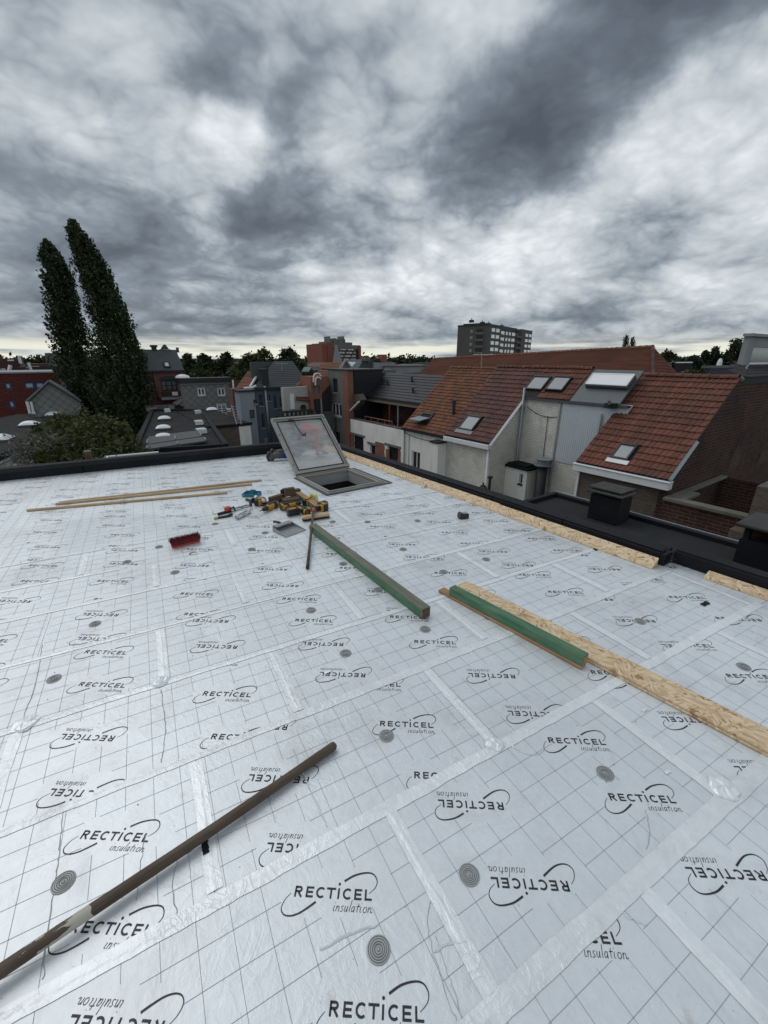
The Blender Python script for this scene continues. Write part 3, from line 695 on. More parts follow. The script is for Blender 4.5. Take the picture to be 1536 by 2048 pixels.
# ---- OSB along the parapet
def osb_strip(label, y0, y1, x, zt=.075):
    m = MB(); 
    m.hexa([(x-.095, y0, .003), (x-.01, y0, .003), (x-.01, y1, .003), (x-.095, y1, .003), (x-.085, y0, .018), (x+.0, y0, zt), (x+.0, y1, zt), (x-.085, y1, .018)])
    o = m.build('osb_strip', OSB, None, (x-.05, (y0+y1)/2, 0)); tag(o, label, 'osb strip', 'osb strips along the right parapet')
osb_strip('far pale osb strip laid sloping against the right parapet, beside the open hatch', 5.02, 7.3, 3.755)
osb_strip('middle pale osb strip laid sloping against the right parapet', 3.0, 5.01, 3.74)
osb_strip('nearest end of the sloping osb strip, stopping at the torn parapet end', 1.29, 2.99, 3.72)
osb_strip('short pale osb strip lying beside the lower parapet at the right edge of the photo', -1.0, .98, 3.885, .045)

# ---- roof hatch
t = thing('roof_hatch', 'open grey framed roof hatch with dusty clear lid propped back', 'roof hatch', (2.84, 5.1, 0))
m = MB(); X0, X1, Y0, Y1 = 2.39, 3.29, 4.62, 5.61; fr = .06
def ring(m, x0, x1, y0, y1, f, z0, z1):
    m.box(x0, x1, y0, y0+f, z0, z1); m.box(x0, x1, y1-f, y1, z0, z1); m.box(x0, x0+f, y0+f, y1-f, z0, z1); m.box(x1-f, x1, y0+f, y1-f, z0, z1)
ring(m, X0, X1, Y0, Y1, .075, -.02, .030); ring(m, X0+.02, X1-.02, Y0+.02, Y1-.02, .02, .0301, .048); m.build('curb', CARD, t, bevel=.004)
m = MB(); ring(m, X0-.03, X1+.10, Y0-.02, Y1+.01, .035, .003, .012); m.build('flashing', ZINC, t)
m = MB(); a = .005
m.box(HX0+.02, HX0+.03, HY0+.02, HY1-.02, -.15, -.02); m.box(HX1-.03, HX1-.02, HY0+.02, HY1-.02, -.15, -.02); m.box(HX0+.03, HX1-.03, HY0+.02, HY0+.03, -.15, -.02); m.box(HX0+.03, HX1-.03, HY1-.03, HY1-.02, -.15, -.02)
m.build('shaft_lining', SHAFT, t)
m = MB(); m.box(HX0-.0, HX1, HY0, HY0+.03, -1.6, -.17); m.box(HX0, HX1, HY1-.03, HY1, -1.6, -.17); m.box(HX0-.0, HX0+.02, HY0, HY1, -1.6, -.17); m.box(HX1-.02, HX1, HY0, HY1, -1.6, -.17); m.box(HX0, HX1, HY0, HY1, -1.62, -1.6); m.build('dark_shaft', DARKIN, t)
tl = Vector((0, .80, .69)).normalized(); LL = 1.08
lid = Pl((X0, 5.60, .05), (1, 0, 0), tl)
def lidring(m, u0, u1, v0, v1, f, d0, d1):
    m.pbox(lid, u0, u1, v0, v0+f, d0, d1); m.pbox(lid, u0, u1, v1-f, v1, d0, d1); m.pbox(lid, u0, u0+f, v0+f, v1-f, d0, d1); m.pbox(lid, u1-f, u1, v0+f, v1-f, d0, d1)
W_ = X1-X0
m = MB(); lidring(m, 0, W_, 0, LL, .030, -.03, .028); lidring(m, .031, W_-.031, .031, LL-.031, .035, -.02, .010); lf = m.build('lid_frame', CARD, t, bevel=.003)
m = MB(); lidring(m, .0665, W_-.0665, .0665, LL-.0665, .010, -.012, .018); m.build('gasket', BLACKP, lf)
m = MB()
NU, NV = 26, 30
for i in range(NU+1):
    for j in range(NV+1):
        a_, b_ = i/NU, j/NV; bul = .03*math.sin(math.pi*a_)*math.sin(math.pi*b_)+.004*math.sin(a_*9+b_*5)
        m.v.append(tuple(lid.pt(.07+(W_-.14)*a_, .07+(LL-.14)*b_, -bul)))
for i in range(NU):
    for j in range(NV): m.f.append((i*(NV+1)+j, (i+1)*(NV+1)+j, (i+1)*(NV+1)+j+1, i*(NV+1)+j+1)); m.mi.append(0)
m.build('lid_pane', film_mat(), t, smooth=True, norm=False)
m = MB(); m.tube([lid.pt(.34, LL-.07, .03), lid.pt(.33, LL-.22, .05), lid.pt(.36, LL-.42, .05)], .008, 8); m.tube([lid.pt(.27, LL-.06, .02), lid.pt(.35, LL-.09, .035)], .016, 8); m.tube([lid.pt(.36, LL-.40, .05), lid.pt(.40, LL-.42, .05), lid.pt(.42, LL-.38, .05)], .014, 8); m.build('lid_stay', DARKM, t)
for u in (.015, W_-.015):
    for v in (.15, .42, .68, .93):
        m = MB(); p = lid.pt(u, v*LL, .028); m.lathe([(.009, 0), (.009, .004), (0, .006)], (0, 0, 0), 8)
        m.v = [tuple(p+lid.N*q[2]+lid.U*q[0]+lid.V*q[1]) for q in m.v]; m.build('screw_head', DARKM, t)

# ---- timber on the roof
def beam(name, mats, p0, p1, w_, h_, z0, label=None, cat=None, group=None, parent=None, bev=.003, jit=0.):
    p0 = Vector((p0[0], p0[1], 0)); p1 = Vector((p1[0], p1[1], 0)); d = p1-p0; L_ = d.length
    m = MB(); n = max(1, int(L_/.25)) if jit else 1
    def sec(i):
        x = L_*i/n; a = random.uniform(-jit, jit); return [(x, -w_/2+a, 0), (x, w_/2+a, 0), (x, w_/2+a, h_), (x, -w_/2+a, h_)]
    secs = [sec(i) for i in range(n+1)]
    vs = [p for s in secs for p in s]; fs = [(3, 2, 1, 0), tuple(4*n+k for k in range(4))]
    for i in range(n):
        for k in range(4): fs.append((4*i+k, 4*i+(k+1) % 4, 4*(i+1)+(k+1) % 4, 4*(i+1)+k))
    m.add(vs, fs)
    o = m.build(name, mats, None, (0, 0, 0), bevel=bev)
    o.location = (p0.x, p0.y, z0); o.rotation_euler = (0, 0, math.atan2(d.y, d.x))
    if label: tag(o, label, cat, group)
    return o
def endgrain(o, L_, w_, h_, m_):
    e = MB(); e.box(L_-.001, L_+.0015, -w_/2+.004, w_/2-.004, .004, h_-.004); q = e.build('end_grain', m_, None, (0, 0, 0)); q.parent = o
A_, B_ = atz(626, 1062), atz(852, 1236)
b1 = beam('timber_beam', GREYGREENW, A_, B_, .072, .075, .004, 'long weathered green timber beam lying from the broom towards the camera', 'timber beam')
endgrain(b1, (B_-A_).length, .072, .075, BROWNW)
m = MB(); L1 = (B_-A_).length; m.box(.0, L1-.02, -.0372, -.0362, .003, .058); q = m.build('green_stained_side', GREENW, None, (0, 0, 0)); q.parent = b1
A_, B_ = atz(903, 1192), atz(1168, 1335)
b2 = beam('timber_beam', GREENW, A_, B_, .062, .062, .022, 'shorter dark green treated beam with cut pink end, beside the large osb board', 'timber beam')
endgrain(b2, (B_-A_).length, .062, .062, RAWW)
d = (B_-A_).normalized(); nrm = Vector((d.y, -d.x, 0))
beam('timber_lath', RAWW, A_-d*.10+nrm*.004, B_-d*.002+nrm*.004, .066, .018, .003, 'raw pinkish lath lying flat underneath the shorter green beam', 'lath')
# large OSB
def slab(name, mats, pts, z0, z1, label, cat, origin=None, bevel=.0015):
    m = MB(); m.prism([(p[0], p[1], z0) for p in pts], [(p[0], p[1], z1) for p in pts])
    c = sum((Vector((p[0], p[1], 0)) for p in pts), Vector())/len(pts)
    return tag(m.build(name, mats, None, (c.x, c.y, z0), bevel=bevel), label, cat)
f0, f1 = atz(934, 1168), atz(905, 1181); n0, n1 = atz(1536, 1446), atz(1536, 1516)
dd = (f1-n1).normalized(); side = Vector((-dd.y, dd.x, 0)); side = side if side.dot(f0-f1) > 0 else -side
near = n1-dd*1.1; wO = .150
slab('osb_board', OSB, [near, f1-dd*.03, f1+side*wO-dd*.03, near+side*wO], .003, .015, 'lower of two long osb boards, its edge showing under the upper one', 'osb board')
slab('osb_board', OSB, [near+side*.008, f1+side*.004, f1+side*(wO+.01), near+side*(wO+.02)], .0165, .029, 'upper of two long osb boards lying across the silver roof, bottom right', 'osb board')
# battens
for (a, b), z, lab in ((((112, 1010), (504, 970)), .003, 'middle thin pale batten of three lying on the left of the roof'), (((120, 1007), (523, 962)), .003, 'farthest and longest thin pale batten, reaching towards the hatch'), (((54, 1023), (455, 987)), .003, 'nearest thin pale batten, lying a little apart on the left')):
    beam('timber_batten', PALEW, atz(*a), atz(*b), .034, .022, z, lab, 'batten', 'thin pale battens on the roof', jit=.004)
# ---- dark pole in the foreground
A_, B_ = atz(-60, 2010), atz(668, 1500); A_ = A_+(A_-B_)*.25
def pole(name, a, b, r0, r1, mats, label, cat, za, zb):
    L_ = (b-a).length; m = MB(); n = 24; pts = []; rad = []
    for i in range(n+1): t_ = i/n; pts.append((L_*t_, .0035*math.sin(t_*7), 0)); rad.append(r0+(r1-r0)*t_+random.uniform(-.00025, .00025))
    pts += [(L_+r1*.35, 0, 0), (L_+r1*.6, 0, 0)]; rad += [r1*.85, r1*.45]
    m.tube(pts, rad, 16); o = m.build(name, mats, None, (0, 0, 0), smooth=True)
    d = b-a; o.location = (a.x, a.y, za); o.rotation_euler = (0, -math.atan2(zb-za, L_), math.atan2(d.y, d.x)); return tag(o, label, cat), L_
pol, PL = pole('broom_pole', A_, B_, .0200, .0188, POLEW, 'dark brown wooden pole with flaking cream paint, lying bottom left', 'pole', .046, .022)
# flaking cream paint over one stretch of the pole
pm = POLEW.copy(); pm.name = 'pole_with_flaking_paint'; t_ = pm.node_tree; bs = [n for n in t_.nodes if n.type == 'BSDF_PRINCIPLED'][0]; src = bs.inputs['Base Color'].links[0].from_socket
q = NT.__new__(NT); q.t = t_
tc = q.n('ShaderNodeTexCoord').outputs['Object']; sx_ = q.n('ShaderNodeSeparateXYZ', i={0: tc})
x0_, x1_ = (atz(55, 1905)-A_).length, (atz(172, 1815)-A_).length
win = q.rampf(q.m('DIVIDE', q.m('SUBTRACT', sx_.outputs[0], x0_-.05), x1_-x0_+.07), [(0, 0), (.2, .16), (.7, .30), (.93, .42), (1, 0)])
fl = q.m('GREATER_THAN', q.m('ADD', q.noise(q.v('MULTIPLY', tc, (7, 26, 26)), 1.6, 6, .62, .4), win), .73)
t_.links.new(q.mix(fl, src, (.46, .43, .36)), bs.inputs['Base Color'])
pol.data.materials[0] = pm

# ---------------------------------------------------------------- loose tools
def local(parent, mb, name, mats, **k):
    o = mb.build(name, mats, None, (0, 0, 0), **k); o.parent = parent; return o
def gthing(name, label, cat, px, py, rot, group=None, z=.0015):
    p = atz(px, py); t = thing(name, label, cat, (p.x, p.y, z), group); t.rotation_euler = (0, 0, rot); return t
def rotpx(a, b): p, q = atz(*a), atz(*b); return math.atan2(q.y-p.y, q.x-p.x)

# loose red brush head, bristles up
t = gthing('brush_head', 'loose brush head with upright red bristles lying on the foil left of the tools', 'brush head', 372, 1089, rotpx((347, 1093), (397, 1081)))
m = MB(); m.box(-.125, .125, -.03, .03, 0, .022); local(t, m, 'brush_block', REDPL, bevel=.008)
m = MB()
for i in range(44):
    for j in range(9):
        x, y = -.118+.236*i/43, -.026+.052*j/8
        for k in range(3):
            a = random.uniform(-.010, .010)+(x*.10); b_ = random.uniform(-.014, .014)+y*.5; h = random.uniform(.080, .098); x_, y_ = x+random.uniform(-.003, .003), y+random.uniform(-.003, .003)
            m.add([(x_-.0032, y_-.002, .02), (x_+.0032, y_-.002, .02), (x_, y_+.0036, .02), (x_+a, y_+b_, h)], [(0, 1, 3), (1, 2, 3), (2, 0, 3)])
q = local(t, m, 'bristles', REDP, norm=False); q['kind'] = 'stuff'

# push broom with its pole
t = gthing('push_broom', 'push broom with cream wooden head, red socket and thin dark pole pointing to the camera', 'broom', 632, 1038, rotpx((604, 1041), (661, 1033)))
m = MB(); m.box(-.15, .15, -.045, .045, .022, .05); local(t, m, 'broom_head', PALEW, bevel=.012)
m = MB()
for i in range(34):
    for j in range(5):
        x, y = -.143+.286*i/33, -.03+.06*j/4; a = random.uniform(-.004, .004)
        m.add([(x-.002, y-.002, .024), (x+.002, y-.002, .024), (x, y+.003, .024), (x-.003+a, y-.003, 0), (x+.003+a, y-.003, 0), (x+a, y+.004, 0)], [(0, 1, 4, 3), (1, 2, 5, 4), (2, 0, 3, 5)])
q = local(t, m, 'bristles', BLACKP, norm=False); q['kind'] = 'stuff'
Rm = Matrix.Rotation(-t.rotation_euler.z, 3, 'Z')
def tol(p): return Rm @ (Vector(p)-Vector(t.location))
s0 = atz(628, 1034); s0.z = .085; s1 = atz(615, 1140); s1.z = .018
dd = (s1-s0).normalized()
m = MB(); m.tube([tol(s0-dd*.02-Vector((0, 0, .03))), tol(s0), tol(s0+dd*.05)], [.024, .022, .017], 14); local(t, m, 'socket', REDPL, smooth=True)
m = MB(); m.tube([tol(s0+dd*.03), tol(s0+dd*.6), tol(s1-dd*.15)], .0125, 12); local(t, m, 'pole', POLEW, smooth=True)
m = MB(); m.tube([tol(s1-dd*.15), tol(s1)], .0138, 12); local(t, m, 'pole_grip', BLACKP, smooth=True)

# dustpan
t = gthing('dustpan', 'grey plastic dustpan lying below the tools, its handle to the left', 'dustpan', 578, 1062, rotpx((560, 1047), (588, 1069))+.25)
DP = mat('grey_plastic', (.27, .28, .29), .4, 0, .12, 8, .08)
m = MB(); m.hexa([(-.12, -.105, .004), (.12, -.12, .001), (.12, .12, .001), (-.12, .105, .004), (-.12, -.105, .010), (.12, -.12, .004), (.12, .12, .004), (-.12, .105, .010)])
m.box(-.128, -.12, -.105, .105, .002, .055); m.hexa([(-.12, -.112, .004), (.12, -.126, .001), (.12, -.12, .001), (-.12, -.105, .004), (-.12, -.112, .05), (.10, -.126, .010), (.10, -.12, .010), (-.12, -.105, .05)])
m.hexa([(-.12, .105, .004), (.12, .12, .001), (.12, .126, .001), (-.12, .112, .004), (-.12, .105, .05), (.10, .12, .010), (.10, .126, .010), (-.12, .112, .05)])
m.box(-.126, -.06, -.10, .10, .051, .054); local(t, m, 'pan', DP, bevel=.002)
m = MB(); m.tube([(-.125, 0, .045), (-.17, 0, .05), (-.25, .0, .035)], [.012, .015, .013], 10); local(t, m, 'handle', BLACKP, smooth=True)

# teal insert tray
t = gthing('parts_tray', 'empty teal plastic tray behind the tools, near the battens', 'tray', 504, 991, rotpx((486, 992), (508, 998))+.5)
m = MB(); ring(m, -.10, .10, -.075, .075, .010, 0, .04); m.box(-.09, .09, -.065, .065, 0, .004); m.box(-.006, .006, -.065, .065, .004, .036); m.box(.006, .09, -.004, .004, .004, .036); m.box(-.09, -.006, .02, .028, .004, .036); m.box(-.05, .02, .076, .09, .01, .05)
local(t, m, 'tray_body', TEALP, bevel=.002)

def cartridge(label, a, b, mats_label, z, nozzle, marks):
    p, q = atz(*a), atz(*b); ang = math.atan2(q.y-p.y, q.x-p.x)
    t = thing('sealant_cartridge', label, 'cartridge', (p.x, p.y, z)); t.rotation_euler = (0, 0, ang)
    m = MB(); m.tube([(0, 0, 0), (.215, 0, 0)], .0245, 20); local(t, m, 'tube', mats_label, smooth=True)
    m = MB(); m.tube([(-.006, 0, 0), (0, 0, 0), (.002, 0, 0)], [.023, .0255, .0255], 20); m.tube([(.213, 0, 0), (.219, 0, 0), (.228, 0, 0), (.24, 0, 0)], [.0255, .0255, .01, .008], 20); local(t, m, 'end_cap', nozzle, smooth=True)
    if marks:   # blocky dark lettering and stripes printed round the tube
        m = MB(); r = .0248
        def patch_(x0, x1, a0, a1):
            n = 4; vs = []
            for k in range(n+1):
                a_ = a0+(a1-a0)*k/n; vs += [(x0, r*math.sin(a_), r*math.cos(a_)), (x1, r*math.sin(a_), r*math.cos(a_))]
            m.add(vs, [(2*k, 2*k+1, 2*k+3, 2*k+2) for k in range(n)])
        for k in range(9): x = .022+.0165*k; patch_(x, x+.011, -.75, -.10); 
        for k in range(9): x = .026+.0165*k; patch_(x, x+.003, -.95, .05)
        patch_(.02, .17, .25, .42); patch_(.06, .12, -1.5, -1.2); patch_(.178, .186, -1.6, 1.2)
        local(t, m, 'print', BLACKP, norm=False)
    else:
        m = MB(); m.tube([(.045, 0, 0), (.12, 0, 0)], .0249, 20, cap=False); local(t, m, 'label_band', mat('green_label', (.06, .15, .10), .5), smooth=True, norm=False)
    return t
cartridge('white sealant cartridge with black print in front of the tool pile', (474, 1039), (511, 1020), WHITEP, .027, STEEL, True)
cartridge('white cartridge with a green band resting on the black sealant gun', (512, 1003), (538, 1015), WHITEP, .055, STEEL, False)

def gun(label, a, b, z, red):
    p, q = atz(*a), atz(*b); L_ = min((q-p).length, .42); t = thing('sealant_gun', label, 'sealant gun', (p.x, p.y, z)); t.rotation_euler = (0, 0, math.atan2(q.y-p.y, q.x-p.x))
    m = MB(); m.tube([(0, 0, .012), (.16, 0, .012)], .016, 10); m.tube([(.14, 0, .03), (.20, 0, .045), (.21, .0, .0)], .010, 8); local(t, m, 'handle', BLACKP, smooth=True)
    m = MB(); m.box(.13, .145, -.03, .03, 0, .055); m.box(.145, L_, -.028, -.022, .004, .012); m.box(.145, L_, .022, .028, .004, .012); m.box(L_-.008, L_, -.028, .028, 0, .05); local(t, m, 'carriage', DARKM, bevel=.002)
    m = MB(); m.tube([(-.05, 0, .028), (L_-.05, 0, .028)], .004, 8); m.tube([(-.05, 0, .028), (-.06, 0, .04), (-.05, 0, .06)], .004, 8); local(t, m, 'push_rod', STEEL, smooth=True)
    if red: m = MB(); m.box(.09, .155, -.028, .028, .02, .066); local(t, m, 'trigger', REDPL, bevel=.008)
gun('black sealant gun with red trigger at the left end of the tool pile', (436, 1031), (503, 1012), .003, True)
gun('plain black sealant gun under the green banded cartridge', (493, 1001), (545, 1016), .003, False)
t = gthing('utility_knife', 'black and yellow utility knife at the far left of the tools', 'knife', 428, 1039, rotpx((428, 1039), (455, 1034)))
m = MB(); m.box(0, .045, -.012, .012, 0, .018); local(t, m, 'tip', YELLOWP, bevel=.004)
m = MB(); m.box(.045, .16, -.013, .013, 0, .020); m.tube([(.16, 0, .012), (.20, .01, .02)], .016, 8); local(t, m, 'grip', BLACKP, bevel=.003)

def drill(label, px, py, rot, sx=1., z=.032, kind='drill', style=0):
    t = gthing('cordless_'+kind, label, 'power tool', px, py, rot, 'yellow and black cordless tools', z*1.2); t.scale = (1.22, 1.22, 1.22)
    m = MB(); m.tube([(0, 0, 0), (.012, 0, 0), (.10, 0, 0), (.135, 0, 0), (.15, 0, 0)], [.020, .030, .032, .029, .020], 16); m.tube([(.045, -.02, 0), (.04, -.055, 0)], [.022, .019], 10); local(t, m, 'motor_housing', YELLOWP, smooth=True); m = MB(); m.tube([(.03, 0, 0), (.032, 0, 0), (.075, 0, 0), (.077, 0, 0)], [.03, .0333, .0338, .03], 16); m.box(.02, .13, -.012, .012, .024, .036); local(t, m, 'rubber_band', BLACKP, smooth=False)
    m = MB(); m.tube([(.15, 0, 0), (.165, 0, 0), (.20, 0, 0), (.208, 0, 0)], [.022, .024, .019, .012], 14); m.tube([(.208, 0, 0), (.25, 0, 0)], .004, 6); local(t, m, 'chuck' if not style else 'tool_nose', BLACKP, smooth=True)
    m = MB(); m.tube([(.042, -.045, 0), (.036, -.10, 0), (.032, -.155, 0)], [.020, .0175, .019], 12); m.tube([(.0, 0, 0), (.004, 0, 0)], .031, 14); m.box(.03, .11, -.004, .004, .030, .034); local(t, m, 'grip', BLACKP, smooth=True)
    m = MB(); m.box(-.02, .095, -.215, -.165, -.030, .034); local(t, m, 'battery', BLACKP, bevel=.006)
    m = MB(); m.box(-.012, .087, -.165, -.150, -.026, .030); m.box(.0, .06, -.205, -.175, .0341, .036); local(t, m, 'battery_shoe', YELLOWP, bevel=.003)
    return t
drill('yellow cordless drill lying behind the broom head, its battery at the left', 616, 1031, rotpx((590, 1036), (640, 1026))+math.pi/2+.15)
drill('black and yellow cordless drill at the end of the green offcut, right of the pile', 652, 1013, rotpx((650, 1010), (690, 1008))-2.2)
drill('biggest yellow cordless tool in the middle of the pile, below the brown blocks', 562, 1021, rotpx((555, 1022), (592, 1014)), style=1)
drill('cordless tool half hidden among the guns, left of the biggest yellow one', 556, 1013, rotpx((560, 1005), (530, 1018)), style=1)

def block(label, a, b, w_, h_, z, mm, rolltilt=0.):
    p, q = atz(*a), atz(*b); t = beam('wood_offcut', mm, p, q, w_, h_, z, label, 'wood block', 'wood offcuts in the tool pile', bev=.002); t.rotation_euler.y = rolltilt; return t
block('green sided offcut with raw end grain at the right of the tool pile', (597, 994), (637, 1022), .07, .062, .003, GREENW)
o = bpy.data.objects['wood_offcut']; q_, r_ = atz(597, 994), atz(637, 1022); LO = (r_-q_).length
m = MB(); m.box(.0, LO, -.036, .036, .0621, .0645); q = m.build('sawn_top', RAWW, None, (0, 0, 0)); q.parent = o
m = MB(); m.box(LO, LO+.002, -.03, .03, .006, .056); q = m.build('end_grain', RAWW, None, (0, 0, 0)); q.parent = o
block('low brown block lying across the middle of the tool pile', (566, 1008), (597, 1003), .12, .055, .003, BROWNW)
block('flat brown block leaning behind the left sealant cartridge', (540, 1009), (566, 1001), .05, .085, .003, BROWNW)
block('tall brown block standing on the low one in the tool pile', (571, 1002), (590, 999), .055, .10, .0595, BROWNW, .0)
block('small brown block propped at the back of the tool pile', (582, 994), (600, 990), .06, .085, .003, BROWNW, .0)
t = gthing('charging_cable_clip', 'small black metal bracket sticking up behind the brown blocks', 'bracket', 568, 996, .7); m = MB(); m.box(-.03, .03, -.015, .015, 0, .12); m.box(-.055, -.03, -.015, .015, .07, .12); m.box(.03, .05, -.01, .01, .03, .09); local(t, m, 'bracket_body', BLACKP, bevel=.004)
t.name = 'black_bracket'
t = gthing('sanding_sponge', 'pale yellow sponge behind the green offcut', 'sponge', 628, 1001, rotpx((616, 1000), (636, 1003)))
m = MB(); m.hexa([(-.05, -.03, 0), (.05, -.03, 0), (.05, .03, 0), (-.05, .03, 0), (-.045, -.02, .09), (.045, -.025, .075), (.045, .02, .085), (-.045, .025, .095)]); local(t, m, 'sponge_body', mat('pale_yellow_sponge', (.62, .60, .22), .9), bevel=.008)
# battery on its own by the right side
t = gthing('tool_battery', 'single black power tool battery standing alone on the foil near the right parapet', 'battery', 926, 1036, rotpx((915, 1036), (937, 1033)))
m = MB(); m.box(-.055, .055, -.04, .04, 0, .055); m.box(-.05, -.02, -.036, .036, .055, .068); local(t, m, 'casing', BLACKP, bevel=.008)
m = MB(); m.box(-.012, .045, -.026, .026, .0552, .059); local(t, m, 'terminal_plate', DP, bevel=.002)
# scraps of foil and debris; black quads stand for dark patches and a tape hole
for k, (px, py, sc) in enumerate([(640,1003,.03),(735,1000,.02),(1410,1208,.04),(1290,1420,.02),(390,1108,.03),(655,1345,.02),(411,1695,.026),(1335,1545,.015),(1195,1098,.05)]):
    p = atz(px, py); m = MB(); n = 9; dark = k in (2, 6, 8); ex = (BU, BV) if not dark else ((BV, BU) if k == 6 else (BU, BV)); vs = []
    for i in range(n+1): q = -1+2*i/n; vs += [tuple(p+ex[0]*sc*q-ex[1]*sc*(.40+random.uniform(-.1, .1))+Vector((0, 0, .0046))), tuple(p+ex[0]*sc*q+ex[1]*sc*(.40+random.uniform(-.1, .1))+Vector((0, 0, .0046+random.uniform(0, .002))))]
    m.add(vs, [(2*i, 2*i+1, 2*i+3, 2*i+2) for i in range(n)])
    m.build('scrap_and_patch', TAPE if not dark else BITU, deck, (p.x, p.y, 0), norm=False)
gr = MB()
for k in range(420):
    u, v = random.uniform(-2.5, 4), random.triangular(.3, 7, 1.5); p = b2w(u, v)
    if p.x > 3.6 or (2.3 < p.x < 3.4 and 4.5 < p.y < 5.7): continue
    a = random.uniform(0, 6.3); r = random.uniform(.0012, .004)
    gr.add([(p.x+r*math.cos(a), p.y+r*math.sin(a), .001), (p.x+r*math.cos(a+2.1), p.y+r*math.sin(a+2.1), .001), (p.x+r*.6*math.cos(a+4.2), p.y+r*.6*math.sin(a+4.2), .001), (p.x, p.y, .001+r)], [(0, 1, 3), (1, 2, 3), (2, 0, 3)])
o = gr.build('grit', mat('grit', (.09, .08, .065), .9), None, (0, 0, 0), norm=False); tag(o, 'dark grit and crumbs scattered over the silver insulation boards', 'grit'); o['kind'] = 'stuff'
# trodden-in creases
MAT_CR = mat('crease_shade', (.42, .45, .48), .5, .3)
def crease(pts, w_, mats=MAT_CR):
    P_ = [atz(*p) for p in pts]; sp_ = spline([(p.x, p.y) for p in P_], 8); m = MB()
    jit = [(x+random.uniform(-.003, .003), y+random.uniform(-.003, .003)) for x, y in sp_]
    vs = []; fs = []
    for i, (x, y) in enumerate(jit):
        a, b = jit[max(i-1, 0)], jit[min(i+1, len(jit)-1)]; l = math.hypot(b[0]-a[0], b[1]-a[1]) or 1; nx, ny = -(b[1]-a[1])/l, (b[0]-a[0])/l; q = w_*random.uniform(.5, 1.3)
        vs += [(x-nx*q, y-ny*q, .0012), (x, y, .0012+w_*.9), (x+nx*q, y+ny*q, .0012)]
        if i: k = 3*i; fs += [(k-3, k-2, k+1, k), (k-2, k-1, k+2, k+1)]
    m.add(vs, fs); m.build('foil_crease', mats, deck, (P_[0].x, P_[0].y, 0), norm=False)
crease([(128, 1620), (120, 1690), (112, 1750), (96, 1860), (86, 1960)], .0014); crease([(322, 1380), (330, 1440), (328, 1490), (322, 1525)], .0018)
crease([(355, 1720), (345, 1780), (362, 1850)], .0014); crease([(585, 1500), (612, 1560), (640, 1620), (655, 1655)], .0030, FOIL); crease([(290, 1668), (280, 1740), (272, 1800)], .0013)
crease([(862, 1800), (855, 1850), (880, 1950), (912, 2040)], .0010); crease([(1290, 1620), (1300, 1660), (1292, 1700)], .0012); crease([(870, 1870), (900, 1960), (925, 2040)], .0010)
crease([(868, 1905), (895, 1890), (935, 1885)], .0035, FOIL); crease([(640, 1900), (700, 1870), (760, 1850)], .0035, FOIL); crease([(1020, 1490), (1060, 1510), (1090, 1500)], .003, FOIL)
crease([(85, 1290), (70, 1370), (45, 1440)], .002); crease([(1215, 1790), (1250, 1830), (1290, 1850)], .003, FOIL)

